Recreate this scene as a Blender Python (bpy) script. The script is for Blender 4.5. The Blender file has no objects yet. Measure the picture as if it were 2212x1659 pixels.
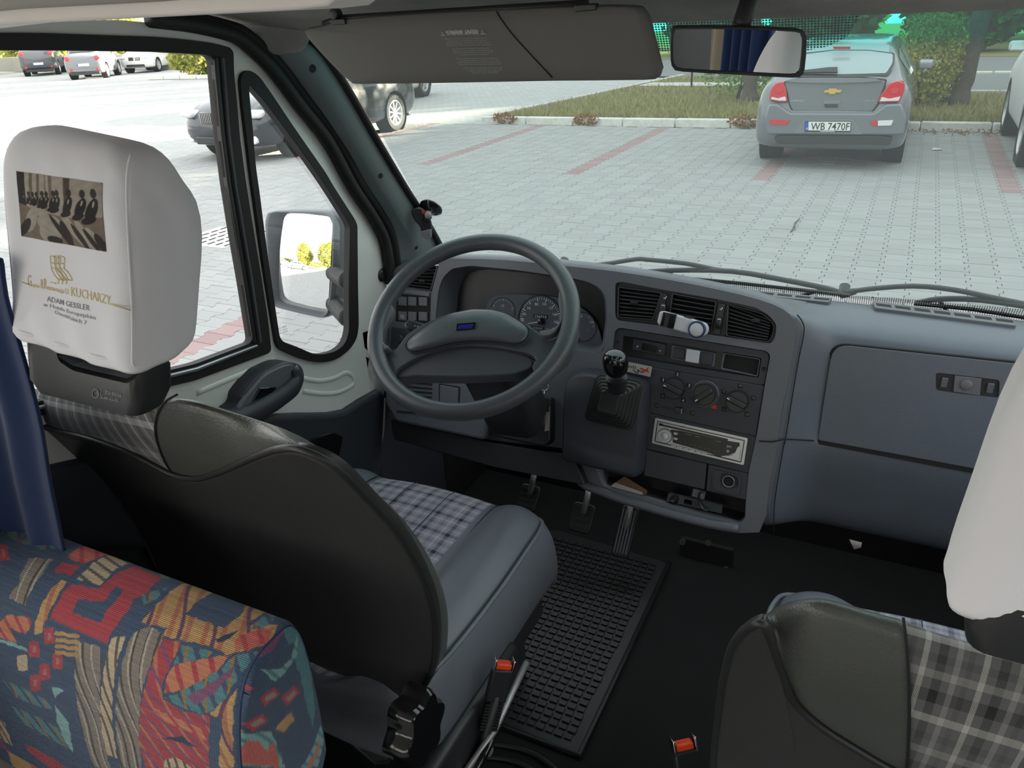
import bpy, bmesh, math, random
import numpy as np
from mathutils import Vector, Matrix, Euler

C = bpy.context.scene.collection
SC = bpy.context.scene
V = Vector
PI = math.pi
random.seed(7)
RNG = np.random.default_rng(7)

# ------------------------------------------------------------------ camera
# world: x to the right of the van, y forward, z up, ground at z = 0, camera above the origin
IW, IH, FPX = 2212.0, 1659.0, 1660.0
CAM = V((0.0, 0.0, 1.94))
_f = V((2022 - IW / 2, -15 - IH / 2, FPX)).normalized()          # vanishing point of the van's forward axis
_r = -V((-2479 - IW / 2, 204 - IH / 2, FPX)).normalized()         # of its cross axis
_r = (_r - _f * _r.dot(_f)).normalized()
_u = _r.cross(_f)
if _u.y > 0: _u = -_u
# rows: camera right / down / forward written in world axes
CR = V((_r.x, _f.x, _u.x)); CD = V((_r.y, _f.y, _u.y)); CF = V((_r.z, _f.z, _u.z))
cam_data = bpy.data.cameras.new('camera')
cam = bpy.data.objects.new('camera', cam_data); C.objects.link(cam)
cam_data.sensor_width = 36.0
cam_data.lens = FPX / IW * 36.0
cam_data.clip_start = 0.02; cam_data.clip_end = 400
m = Matrix((CR, -CD, -CF)).transposed().to_4x4()
m.translation = CAM
cam.matrix_world = m
SC.camera = cam

# ------------------------------------------------------------------ sky, sun, exposure
world = bpy.data.worlds.new('world'); SC.world = world
world.use_nodes = True
wn = world.node_tree.nodes; wl = world.node_tree.links
wn.clear()
w_out = wn.new('ShaderNodeOutputWorld'); w_bg = wn.new('ShaderNodeBackground')
w_tc = wn.new('ShaderNodeTexCoord'); w_sep = wn.new('ShaderNodeSeparateXYZ'); w_ramp = wn.new('ShaderNodeValToRGB')
wl.new(w_tc.outputs['Generated'], w_sep.inputs[0]); wl.new(w_sep.outputs['Z'], w_ramp.inputs[0])
w_ramp.color_ramp.elements[0].position = 0.0; w_ramp.color_ramp.elements[0].color = (1.0, 0.985, 0.95, 1)
w_ramp.color_ramp.elements[1].position = 0.75; w_ramp.color_ramp.elements[1].color = (0.93, 0.965, 1.0, 1)
wl.new(w_ramp.outputs[0], w_bg.inputs['Color']); wl.new(w_bg.outputs[0], w_out.inputs['Surface'])
w_bg.inputs['Strength'].default_value = 1.98
SUN_DIR = V((0.70, 0.65, 0.215)).normalized()                     # towards the low evening sun
sun_d = bpy.data.lights.new('sun', 'SUN'); sun = bpy.data.objects.new('sun', sun_d); C.objects.link(sun)
sun_d.energy = 46.0; sun_d.angle = math.radians(0.8); sun_d.color = (1.0, 0.86, 0.66)
sun.rotation_euler = SUN_DIR.to_track_quat('Z', 'Y').to_euler()
vs = SC.view_settings
SC.display_settings.display_device = 'sRGB'
vs.view_transform = 'Standard'; vs.look = 'None'; vs.gamma = 1.0; vs.use_curve_mapping = False
vs.exposure = 0.30
SC.cycles.max_bounces = 8; SC.cycles.transparent_max_bounces = 24
SC.cycles.caustics_reflective = False; SC.cycles.caustics_refractive = False
SC.cycles.sample_clamp_indirect = 6.0

# ------------------------------------------------------------------ points on known planes
def ray(px, py):
    return CR * (px - IW / 2) + CD * (py - IH / 2) + CF * FPX
class Plane:
    """A plane in the van or the street; at() reads where a measured sight line meets it."""
    def __init__(s, o, n):
        s.o = V(o); s.n = V(n).normalized()
    def at(s, px, py, off=0.0):
        d = ray(px, py); t = ((s.o + s.n * off - CAM).dot(s.n)) / d.dot(s.n)
        return CAM + d * t
    def pts(s, l, off=0.0):
        return [s.at(a, b, off) for a, b in l]
    def shift(s, k):
        return Plane(s.o + s.n * k, s.n)
def PX(x): return Plane((x, 0, 0), (1, 0, 0))
def PY(y): return Plane((0, y, 0), (0, -1, 0))
def PZ(z): return Plane((0, 0, z), (0, 0, 1))

# ------------------------------------------------------------------ materials
def S(r, g, b):
    f = lambda c: (c / 255) / 12.92 if c / 255 <= 0.04045 else ((c / 255 + 0.055) / 1.055) ** 2.4
    return (f(r), f(g), f(b), 1.0)
class N:
    """Small node-graph helper."""
    def __init__(s, name):
        s.m = bpy.data.materials.new(name); s.m.use_nodes = True
        s.t = s.m.node_tree; s.t.nodes.clear()
        s.out = s.t.nodes.new('ShaderNodeOutputMaterial')
    def n(s, typ, **k):
        nd = s.t.nodes.new('ShaderNode' + typ)
        for a, b in k.items():
            if hasattr(nd, a): setattr(nd, a, b)
        return nd
    def l(s, a, b): s.t.links.new(a, b)
    def math(s, op, a, b=None, c=None):
        nd = s.n('Math', operation=op)
        for i, v in enumerate((a, b, c)):
            if v is None: continue
            if isinstance(v, (int, float)): nd.inputs[i].default_value = v
            else: s.l(v, nd.inputs[i])
        return nd.outputs[0]
    def mix(s, fac, a, b, mode='MIX'):
        nd = s.n('Mix', data_type='RGBA', blend_type=mode)
        for i, v in ((0, fac), (6, a), (7, b)):
            if isinstance(v, (int, float)): nd.inputs[i].default_value = v
            elif isinstance(v, tuple): nd.inputs[i].default_value = v
            else: s.l(v, nd.inputs[i])
        return nd.outputs[2]
    def ramp(s, fac, stops, interp='LINEAR'):
        nd = s.n('ValToRGB'); cr = nd.color_ramp; cr.interpolation = interp
        while len(cr.elements) < len(stops): cr.elements.new(0.5)
        for e, (p, c) in zip(cr.elements, stops): e.position = p; e.color = c
        s.l(fac, nd.inputs[0]); return nd.outputs[0]
    def obj(s): return s.n('TexCoord').outputs['Object']
    def noise(s, scale, vec=None, detail=3.0, rough=0.5):
        nd = s.n('TexNoise'); nd.inputs['Scale'].default_value = scale; nd.inputs['Detail'].default_value = detail
        nd.inputs['Roughness'].default_value = rough
        s.l(vec if vec is not None else s.obj(), nd.inputs['Vector']); return nd.outputs['Fac']
    def bsdf(s, col, rough=0.5, metal=0.0, spec=0.5, coat=0.0, sheen=0.0):
        b = s.n('BsdfPrincipled')
        for nm, v in (('Base Color', col), ('Roughness', rough), ('Metallic', metal), ('Specular IOR Level', spec),
                      ('Coat Weight', coat), ('Sheen Weight', sheen)):
            if isinstance(v, (int, float)) or isinstance(v, tuple): b.inputs[nm].default_value = v
            else: s.l(v, b.inputs[nm])
        s.l(b.outputs[0], s.out.inputs['Surface']); return b
    def bump(s, b, h, strength=0.3, dist=0.002):
        nd = s.n('Bump'); nd.inputs['Strength'].default_value = strength; nd.inputs['Distance'].default_value = dist
        s.l(h, nd.inputs['Height']); s.l(nd.outputs[0], b.inputs['Normal'])
M = {}
def plain(name, col, rough=0.5, metal=0.0, spec=0.5, grain=0.0, gscale=300.0, vary=0.0, coat=0.0, sheen=0.0, gdist=0.001):
    g = N(name); c = col
    if vary:
        c = g.mix(g.noise(14.0, detail=5), tuple(x * (1 - vary) for x in col[:3]) + (1,), tuple(min(1, x * (1 + vary)) for x in col[:3]) + (1,))
    b = g.bsdf(c, rough, metal, spec, coat, sheen)
    if grain: g.bump(b, g.noise(gscale, detail=2), grain, gdist)
    M[name] = g.m
    return g.m
def leather(name, col, rough, spec=0.5, scale=260.0, strength=0.35):
    g = N(name)
    c = g.mix(g.noise(9.0, detail=4), tuple(x * 0.86 for x in col[:3]) + (1,), tuple(x * 1.14 for x in col[:3]) + (1,))
    b = g.bsdf(c, rough, 0, spec)
    vo = g.n('TexVoronoi', feature='DISTANCE_TO_EDGE'); vo.inputs['Scale'].default_value = scale
    g.l(g.obj(), vo.inputs['Vector'])
    h = g.math('ADD', g.math('MINIMUM', vo.outputs['Distance'], 0.25), g.math('MULTIPLY', g.noise(30.0, detail=4), 0.6))
    g.bump(b, h, strength, 0.0015)
    M[name] = g.m
leather('dash_plastic', (0.125, 0.136, 0.160, 1), 0.42, 0.5, 420.0, 0.22)
leather('dash_leather_grain', (0.108, 0.126, 0.156, 1), 0.42, 0.55, 230.0, 0.30)
leather('console_plastic', (0.038, 0.043, 0.053, 1), 0.50, 0.45, 450.0, 0.18)
leather('wheel_plastic', (0.090, 0.099, 0.110, 1), 0.30, 0.5, 380.0, 0.20)
leather('seat_vinyl', (0.138, 0.152, 0.178, 1), 0.40, 0.55, 180.0, 0.25)
leather('black_vinyl', (0.046, 0.047, 0.047, 1), 0.38, 0.5, 190.0, 0.30)
leather('shoulder_vinyl', (0.080, 0.086, 0.078, 1), 0.36, 0.55, 190.0, 0.42)
plain('black_plastic', (0.023, 0.025, 0.027, 1), 0.42, grain=0.12, gscale=500)
plain('black_matte', (0.010, 0.010, 0.011, 1), 0.75, grain=0.15)
plain('black_gloss', (0.008, 0.008, 0.009, 1), 0.09, coat=0.5)
plain('black_rubber', (0.022, 0.024, 0.024, 1), 0.45, grain=0.12)
plain('seal_rubber', (0.012, 0.012, 0.012, 1), 0.62, grain=0.25, gscale=700)
plain('mat_rubber', (0.014, 0.018, 0.018, 1), 0.50, grain=0.2)
plain('carpet', (0.008, 0.009, 0.009, 1), 0.95, grain=0.7, gscale=900, vary=0.4)
plain('white_paint', (0.83, 0.84, 0.80, 1), 0.28, coat=0.4)
plain('pillar_paint', (0.18, 0.225, 0.222, 1), 0.50, grain=0.12, gscale=600)
plain('felt', (0.30, 0.30, 0.29, 1), 0.95, grain=0.8, gscale=420, vary=0.35, gdist=0.002)
plain('felt_dark', (0.27, 0.245, 0.22, 1), 0.95, grain=0.8, gscale=420, vary=0.35, gdist=0.002)
plain('bounce_lining', (0.62, 0.60, 0.57, 1), 0.9, vary=0.05)
plain('bounce_lino', (0.42, 0.41, 0.39, 1), 0.7, vary=0.1)
plain('visor_vinyl', (0.125, 0.123, 0.116, 1), 0.62, grain=0.2, gscale=380)
plain('cream_trim', (0.86, 0.80, 0.76, 1), 0.55, grain=0.15, vary=0.08)
plain('beige_trim', (0.36, 0.33, 0.29, 1), 0.6, vary=0.1)
plain('silver', (0.42, 0.43, 0.45, 1), 0.36, 0.8)
plain('chrome', (0.75, 0.76, 0.78, 1), 0.12, 1.0)
plain('steel', (0.42, 0.41, 0.40, 1), 0.42, 0.6, vary=0.2)
plain('switch_grey', (0.13, 0.138, 0.155, 1), 0.5, grain=0.1)
plain('print_white', (0.78, 0.80, 0.80, 1), 0.6)
plain('print_dim', (0.38, 0.40, 0.42, 1), 0.6)
plain('print_grey', (0.22, 0.22, 0.23, 1), 0.6)
plain('print_gold', (0.60, 0.46, 0.14, 1), 0.5)
plain('red_print', (0.65, 0.015, 0.02, 1), 0.5)
plain('dull_red', (0.20, 0.012, 0.03, 1), 0.5)
plain('blue_print', (0.012, 0.03, 0.42, 1), 0.35)
plain('dull_blue', (0.012, 0.03, 0.10, 1), 0.5)
plain('orange_plastic', (0.90, 0.075, 0.018, 1), 0.42)
plain('white_plastic', (0.62, 0.64, 0.70, 1), 0.35)
plain('gauge_face', (0.075, 0.088, 0.118, 1), 0.55)
plain('display_dark', (0.005, 0.005, 0.006, 1), 0.35)
plain('key_metal', (0.46, 0.44, 0.41, 1), 0.45, 0.35)
plain('paper', (0.42, 0.40, 0.37, 1), 0.8)
plain('sticker_paper', (0.44, 0.43, 0.40, 1), 0.6)
plain('brown_paper', (0.16, 0.085, 0.040, 1), 0.8, vary=0.25)
plain('kerb_white', (0.66, 0.66, 0.62, 1), 0.85, grain=0.5, gscale=60, vary=0.3)
plain('concrete', (0.50, 0.48, 0.46, 1), 0.9, grain=0.5, gscale=40, vary=0.25)
plain('asphalt', (0.17, 0.18, 0.18, 1), 0.9, grain=0.4, gscale=50, vary=0.12)
plain('soil', (0.17, 0.155, 0.065, 1), 0.95, grain=0.8, gscale=30, vary=0.45)
plain('bark', (0.10, 0.085, 0.065, 1), 0.95, grain=0.9, gscale=26, vary=0.5, gdist=0.02)
plain('tyre', (0.018, 0.019, 0.020, 1), 0.8, grain=0.2)
plain('alloy', (0.58, 0.59, 0.60, 1), 0.35, 0.35)
plain('lamp_red', (0.62, 0.012, 0.02, 1), 0.12, coat=0.8)
plain('lamp_clear', (0.72, 0.74, 0.75, 1), 0.12, coat=0.8)
plain('gold_emblem', (0.72, 0.50, 0.14, 1), 0.25, 0.6)
plain('plate_white', (0.76, 0.77, 0.75, 1), 0.4)
plain('plate_blue', (0.01, 0.07, 0.45, 1), 0.4)
plain('car_glass', (0.035, 0.05, 0.055, 1), 0.05, spec=0.9)
plain('car_glass_pale', (0.30, 0.40, 0.41, 1), 0.06, spec=0.9)
def paint(name, col): plain(name, col, 0.26, 0.05, 0.5, coat=0.8)
paint('paint_grey', (0.165, 0.175, 0.195, 1)); paint('paint_navy', (0.012, 0.017, 0.026, 1)); plain('paint_silver', (0.66, 0.67, 0.66, 1), 0.6, 0.0, 0.15)
paint('paint_dark', (0.055, 0.062, 0.075, 1)); paint('paint_mid', (0.19, 0.20, 0.22, 1)); paint('paint_white', (0.80, 0.80, 0.78, 1)); paint('paint_cream', (0.62, 0.55, 0.40, 1))

def glass_mat(name, tint, gloss=0.08, haze=0.0, band=None, z0=0, z1=1):
    """Thin pane: tinted straight-through light, a mirror coat and a film painting milky haze; band = (tint, z from, z to) sun strip."""
    g = N(name)
    tr = g.n('BsdfTransparent'); gl = g.n('BsdfGlossy'); gl.inputs['Roughness'].default_value = 0.02
    gl.inputs['Color'].default_value = (0.9, 0.95, 0.95, 1)
    if band:
        se = g.n('SeparateXYZ'); g.l(g.obj(), se.inputs[0])
        f = g.n('MapRange', interpolation_type='SMOOTHSTEP'); f.inputs[1].default_value = z0; f.inputs[2].default_value = z1
        g.l(se.outputs['Z'], f.inputs[0])
        g.l(g.mix(f.outputs[0], tint, band), tr.inputs['Color'])
    else:
        tr.inputs['Color'].default_value = tint
    fr = g.n('LayerWeight'); fr.inputs[0].default_value = 0.25
    mx = g.n('MixShader'); g.l(g.math('MULTIPLY', fr.outputs['Fresnel'], gloss * 4), mx.inputs[0])
    g.l(tr.outputs[0], mx.inputs[1]); g.l(gl.outputs[0], mx.inputs[2])
    last = mx.outputs[0]
    if haze:
        di = g.n('BsdfTranslucent'); di.inputs['Color'].default_value = (0.75, 0.86, 0.84, 1)  # translucent film put in for the milky veil over the view
        m2 = g.n('MixShader'); m2.inputs[0].default_value = haze
        g.l(last, m2.inputs[1]); g.l(di.outputs[0], m2.inputs[2]); last = m2.outputs[0]
    g.l(last, g.out.inputs['Surface']); M[name] = g.m
glass_mat('windscreen_glass', (0.565, 0.632, 0.617, 1), 0.05, 0.045, (0.03, 0.42, 0.40, 1), 1.858, 1.894)
glass_mat('door_glass', (0.95, 0.965, 0.955, 1), 0.06, 0.01)
glass_mat('clear_lens', (0.97, 0.975, 0.98, 1), 0.012, 0.0)
g = N('mirror'); b = g.bsdf((0.93, 0.94, 0.94, 1), 0.0, 1.0); M['mirror'] = g.m

def dots_mat(name, scale, radius, col):
    """Printed dot screen on glass: opaque dots, clear between them."""
    g = N(name)
    mp = g.n('Mapping'); mp.inputs['Scale'].default_value = (scale, scale, scale); g.l(g.n('TexCoord').outputs['UV'], mp.inputs[0])
    vo = g.n('TexVoronoi', voronoi_dimensions='2D'); vo.inputs['Scale'].default_value = 1.0; vo.inputs['Randomness'].default_value = 0.0
    g.l(mp.outputs[0], vo.inputs['Vector'])
    d = g.n('BsdfDiffuse'); d.inputs['Color'].default_value = col
    tr = g.n('BsdfTransparent')
    mx = g.n('MixShader'); g.l(g.math('LESS_THAN', vo.outputs['Distance'], radius), mx.inputs[0])
    g.l(tr.outputs[0], mx.inputs[1]); g.l(d.outputs[0], mx.inputs[2]); g.l(mx.outputs[0], g.out.inputs['Surface'])
    M[name] = g.m
dots_mat('frit_dots', 1.0, 0.36, (0.012, 0.014, 0.014, 1))
dots_mat('frit_net', 1.0, 0.36, (0.10, 0.22, 0.21, 1))

def plaid_mat(name, base, dark, light, period_u, period_v, rough=0.9):
    """Woven plaid from the UV map (metres): dark and light bands in both directions, crossing by averaging."""
    g = N(name)
    se = g.n('SeparateXYZ'); g.l(g.n('TexCoord').outputs['UV'], se.inputs[0])
    mid = tuple((a + b) / 2 for a, b in zip(base, light))
    stops = [(0.0, dark), (0.16, base), (0.30, mid), (0.40, base), (0.50, tuple((a * 0.6 + b * 0.4) for a, b in zip(base, dark))), (0.60, base), (0.74, light), (0.84, base)]
    cu = g.ramp(g.math('FRACT', g.math('DIVIDE', se.outputs[0], period_u)), stops, 'CONSTANT')
    cv = g.ramp(g.math('FRACT', g.math('DIVIDE', se.outputs[1], period_v)), stops, 'CONSTANT')
    # twill: fine diagonal threads pick one set of yarns or the other
    tw = g.math('FRACT', g.math('MULTIPLY', g.math('ADD', se.outputs[0], se.outputs[1]), 420.0))
    c = g.mix(g.math('ADD', 0.35, g.math('MULTIPLY', g.math('GREATER_THAN', tw, 0.5), 0.3)), cu, cv)
    b = g.bsdf(c, rough, 0, 0.2, sheen=0.2)
    g.bump(b, tw, 0.15, 0.0006)
    M[name] = g.m
plaid_mat('plaid_blue', (0.27, 0.27, 0.33, 1), (0.020, 0.022, 0.045, 1), (0.46, 0.46, 0.48, 1), 0.052, 0.052)
plaid_mat('plaid_black', (0.105, 0.105, 0.105, 1), (0.012, 0.012, 0.012, 1), (0.42, 0.42, 0.39, 1), 0.046, 0.075)

def cloth_mat(name, col, scale=900.0, sheen=0.3, wr=0.35):
    g = N(name)
    b = g.bsdf(col, 0.92, 0, 0.15, sheen=sheen)
    g.bump(b, g.math('ADD', g.math('MULTIPLY', g.noise(scale, detail=1), 0.15), g.noise(22.0, detail=2)), wr, 0.006)
    M[name] = g.m
cloth_mat('white_cloth', (0.82, 0.81, 0.84, 1), wr=0.16)
cloth_mat('blue_curtain_cloth', (0.013, 0.030, 0.095, 1), wr=0.2)
cloth_mat('beige_curtain_cloth', (0.30, 0.26, 0.20, 1), wr=0.2)

def attr_mat(name, rough=0.92, weave=700.0, bump=0.35):
    """Colour woven or printed into the cloth, read from the mesh's colour attribute."""
    g = N(name)
    a = g.n('Attribute', attribute_name='Col')
    se = g.n('SeparateXYZ'); g.l(g.n('TexCoord').outputs['UV'], se.inputs[0])
    b = g.bsdf(a.outputs['Color'], rough, 0, 0.15, sheen=0.15)
    if bump:
        w1 = g.math('SINE', g.math('MULTIPLY', se.outputs[1], weave * 2.2)); w2 = g.math('SINE', g.math('MULTIPLY', se.outputs[0], weave * 1.1))
        g.bump(b, g.math('ADD', w1, g.math('MULTIPLY', w2, 0.5)), bump, 0.0008)
    M[name] = g.m
attr_mat('woven_pattern', 0.92, 1400.0, 0.5); attr_mat('printed_picture', 0.8, 900, 0.0)

def paver_mat(name, col, vary):
    g = N(name)
    nd = g.n('ObjectInfo'); ge = g.n('NewGeometry')
    r = g.math('FRACT', g.math('ADD', ge.outputs['Random Per Island'], nd.outputs['Random']))
    lo = tuple(c * (1 - vary) for c in col[:3]) + (1,); hi = tuple(c * (1 + vary) for c in col[:3]) + (1,)
    c = g.mix(r, lo, hi)
    c = g.mix(g.math('MULTIPLY', g.noise(3.0, detail=4), 0.35), c, tuple(x * 0.75 for x in col[:3]) + (1,))
    b = g.bsdf(c, 0.88, 0, 0.25)
    g.bump(b, g.noise(180.0, detail=2), 0.3, 0.002)
    M[name] = g.m
paver_mat('paver_grey', (0.345, 0.352, 0.345, 1), 0.07)
paver_mat('paver_red', (0.33, 0.235, 0.23, 1), 0.10)
plain('joint_sand', (0.15, 0.155, 0.14, 1), 0.95, vary=0.3)
def leaf_mat(name, a, b_):
    g = N(name)
    ge = g.n('NewGeometry')
    c = g.mix(ge.outputs['Random Per Island'], a, b_)
    d = g.n('BsdfDiffuse'); t = g.n('BsdfTranslucent'); g.l(c, d.inputs[0]); g.l(c, t.inputs[0])
    mx = g.n('MixShader'); mx.inputs[0].default_value = 0.35; g.l(d.outputs[0], mx.inputs[1]); g.l(t.outputs[0], mx.inputs[2])
    g.l(mx.outputs[0], g.out.inputs['Surface']); M[name] = g.m
leaf_mat('leaf_green', (0.09, 0.22, 0.05, 1), (0.26, 0.44, 0.12, 1))
leaf_mat('leaf_dark', (0.035, 0.11, 0.035, 1), (0.13, 0.27, 0.08, 1))
leaf_mat('leaf_yellow_sun', (0.24, 0.27, 0.05, 1), (0.50, 0.50, 0.13, 1))  # a shrub's own yellow green; for sunlit bushes, low sun put into the colour
leaf_mat('leaf_autumn', (0.28, 0.10, 0.03, 1), (0.34, 0.20, 0.08, 1))
leaf_mat('grass_blades', (0.21, 0.22, 0.065, 1), (0.46, 0.42, 0.20, 1))

# ------------------------------------------------------------------ mesh helpers
OFF = {}
def off(parent): return OFF.get(parent.name, V((0, 0, 0))) if parent else V((0, 0, 0))
def tag(o, label=None, cat=None, group=None, kind=None):
    if label: o['label'] = label
    if cat: o['category'] = cat
    if group: o['group'] = group
    if kind: o['kind'] = kind
    return o
def thing(name, label, cat, loc=(0, 0, 0), group=None, kind=None, rotz=0.0, local=False):
    o = bpy.data.objects.new(name, None); C.objects.link(o)
    o.empty_display_size = 0.05
    o.location = loc; o.rotation_euler = (0, 0, rotz)
    OFF[o.name] = V((0, 0, 0)) if local else V(loc)
    return tag(o, label, cat, group, kind)
def link(name, me, mat, parent=None):
    o = bpy.data.objects.new(name, me); C.objects.link(o)
    for q in (mat if isinstance(mat, (list, tuple)) else [mat]):
        me.materials.append(M[q] if isinstance(q, str) else q)
    if parent is not None:
        o.parent = parent; OFF[o.name] = off(parent)
    return o
def mesh(name, vs_, fs, mat, parent=None, smooth=False, fmat=None, sub=0, uv=None, bevel=0.0, seg=2):
    me = bpy.data.meshes.new(name); ov = off(parent)
    me.from_pydata([tuple(V(v) - ov) for v in vs_], [], fs)
    if fmat is not None: me.polygons.foreach_set('material_index', fmat)
    if smooth: me.polygons.foreach_set('use_smooth', [True] * len(me.polygons))
    if uv is not None:
        l = me.uv_layers.new(name='UVMap')
        li = np.zeros(len(me.loops), dtype=np.int32); me.loops.foreach_get('vertex_index', li)
        l.data.foreach_set('uv', np.asarray(uv, dtype=np.float32)[li].ravel())
    me.update()
    o = link(name, me, mat, parent)
    if bevel:
        md = o.modifiers.new('bevel', 'BEVEL'); md.width = bevel; md.segments = seg; md.limit_method = 'ANGLE'; md.angle_limit = math.radians(35)
        md.harden_normals = False
        me.polygons.foreach_set('use_smooth', [True] * len(me.polygons))
        try: me.set_sharp_from_angle(angle=math.radians(40))
        except Exception: pass
    if sub:
        md = o.modifiers.new('subdivision', 'SUBSURF'); md.levels = sub; md.render_levels = sub
    return o
def bm_obj(name, bm, mat, parent=None, smooth=False, bevel=0.0, seg=2, sub=0):
    """bm holds world coordinates."""
    ov = off(parent)
    if ov.length: bmesh.ops.translate(bm, vec=-ov, verts=bm.verts)
    me = bpy.data.meshes.new(name); bm.to_mesh(me); bm.free()
    if smooth or bevel: me.polygons.foreach_set('use_smooth', [True] * len(me.polygons))
    o = link(name, me, mat, parent)
    if bevel:
        try: me.set_sharp_from_angle(angle=math.radians(40))
        except Exception: pass
        md = o.modifiers.new('bevel', 'BEVEL'); md.width = bevel; md.segments = seg; md.limit_method = 'ANGLE'; md.angle_limit = math.radians(35)
    if sub:
        md = o.modifiers.new('subdivision', 'SUBSURF'); md.levels = sub; md.render_levels = sub
    return o
def rnd(poly, r, seg=5):
    """Round the corners of a polygon (list of Vectors) with radius r (a number or one per corner)."""
    out = []; n = len(poly)
    for i in range(n):
        p = V(poly[i]); a = V(poly[i - 1]); b_ = V(poly[(i + 1) % n])
        rr = r[i] if isinstance(r, (list, tuple)) else r
        da = a - p; db = b_ - p
        k = min(rr, da.length * 0.48, db.length * 0.48)
        if k < 1e-5: out.append(p); continue
        pa = p + da.normalized() * k; pb = p + db.normalized() * k
        for j in range(seg + 1):
            t = j / seg
            out.append(pa * (1 - t) ** 2 + p * 2 * t * (1 - t) + pb * t * t)
    return out
def smooth_path(pts, n=6, closed=False):
    """Catmull-Rom through the points."""
    pts = [V(p) for p in pts]; out = []; L = len(pts)
    rg = range(L if closed else L - 1)
    for i in rg:
        p1, p2 = pts[i], pts[(i + 1) % L]
        p0 = pts[i - 1] if (i > 0 or closed) else p1 * 2 - p2
        p3 = pts[(i + 2) % L] if (i + 2 < L or closed) else p2 * 2 - p1
        for j in range(n):
            t = j / n
            out.append(0.5 * ((2 * p1) + (p2 - p0) * t + (2 * p0 - 5 * p1 + 4 * p2 - p3) * t * t + (3 * p1 - p0 - 3 * p2 + p3) * t ** 3))
    if not closed: out.append(pts[-1])
    return out
def resample(pts, n, closed=False):
    pts = [V(p) for p in pts]
    if closed: pts = pts + [pts[0]]
    d = [0.0]
    for a, b_ in zip(pts, pts[1:]): d.append(d[-1] + (b_ - a).length)
    out = []; T = d[-1]; k = 0
    for i in range(n):
        s = T * i / (n if closed else n - 1)
        while k < len(d) - 2 and d[k + 1] < s: k += 1
        q = (s - d[k]) / max(1e-9, d[k + 1] - d[k])
        out.append(pts[k].lerp(pts[k + 1], min(1, q)))
    return out
def plate(name, outer, holes, nrm, depth, mat, parent=None, bevel=0.0, seg=2, front=0.0, smooth=False):
    """A flat piece: polygon with holes, front face moved by front along nrm, extruded back by depth."""
    nrm = V(nrm).normalized()
    bm = bmesh.new(); loops = [outer] + list(holes); es = []; fl = []
    for lp in loops:
        vs_ = [bm.verts.new(V(p) + nrm * front) for p in lp]; fl.append(vs_)
        es += [bm.edges.new((vs_[i], vs_[(i + 1) % len(vs_)])) for i in range(len(vs_))]
    if holes:
        bmesh.ops.triangle_fill(bm, use_beauty=True, use_dissolve=False, edges=es, normal=nrm)
        fs = list(bm.faces)
    else:
        fs = [bm.faces.new(fl[0])]
    bm.normal_update()
    for f in fs:
        if f.normal.dot(nrm) < 0: f.normal_flip()
    if depth:
        mp = {}
        for v in list(bm.verts): mp[v] = bm.verts.new(v.co - nrm * depth)
        for f in fs: bm.faces.new([mp[v] for v in reversed(f.verts)])
        for vs_ in fl:
            for i in range(len(vs_)):
                a, b_ = vs_[i], vs_[(i + 1) % len(vs_)]
                try: bm.faces.new((a, b_, mp[b_], mp[a]))
                except ValueError: pass
        bmesh.ops.recalc_face_normals(bm, faces=bm.faces)
    return bm_obj(name, bm, mat, parent, smooth, bevel, seg)
def loft(name, rings, mat, parent=None, closed=True, caps=(True, True), smooth=True, sub=0, fmat=None, uv=None, bevel=0.0):
    n = len(rings[0]); vs_ = [p for r in rings for p in r]; fs = []
    for i in range(len(rings) - 1):
        for j in range(n if closed else n - 1):
            k = (j + 1) % n
            fs.append((i * n + j, i * n + k, (i + 1) * n + k, (i + 1) * n + j))
    mats = [fmat(i // (n if closed else n - 1), i % (n if closed else n - 1)) for i in range(len(fs))] if fmat else None
    if closed and caps[0]: fs.append(tuple(range(n - 1, -1, -1)))
    if closed and caps[1]: fs.append(tuple((len(rings) - 1) * n + j for j in range(n)))
    if mats: mats += [0] * (len(fs) - len(mats))
    o = mesh(name, vs_, fs, mat, parent, smooth, mats, sub, uv, bevel)
    return o
def fix_normals(o):
    bm = bmesh.new(); bm.from_mesh(o.data); bmesh.ops.recalc_face_normals(bm, faces=bm.faces); bm.to_mesh(o.data); bm.free(); return o
def tube_geo(pts, r, n=10, closed=False, squash=None):
    pts = [V(p) for p in pts]; L = len(pts); rs = r if isinstance(r, (list, tuple)) else [r] * L
    vs_, fs = [], []; up = None
    for i, p in enumerate(pts):
        a = pts[i - 1] if (i or closed) else p; b_ = pts[(i + 1) % L] if (i < L - 1 or closed) else p
        t = (b_ - a).normalized()
        if up is None: up = t.orthogonal().normalized()
        up = (up - t * up.dot(t)).normalized(); s = t.cross(up)
        for k in range(n):
            an = 2 * PI * k / n
            vs_.append(p + (up * math.cos(an) + s * math.sin(an)) * rs[i])
    for i in range(L if closed else L - 1):
        for k in range(n):
            a, b_ = i * n, ((i + 1) % L) * n
            fs.append((a + k, a + (k + 1) % n, b_ + (k + 1) % n, b_ + k))
    if not closed: fs += [tuple(range(n - 1, -1, -1)), tuple((L - 1) * n + k for k in range(n))]
    return vs_, fs
def tube(name, pts, r, mat, parent=None, n=10, closed=False):
    v, f = tube_geo(pts, r, n, closed); return fix_normals(mesh(name, v, f, mat, parent, True))
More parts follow.
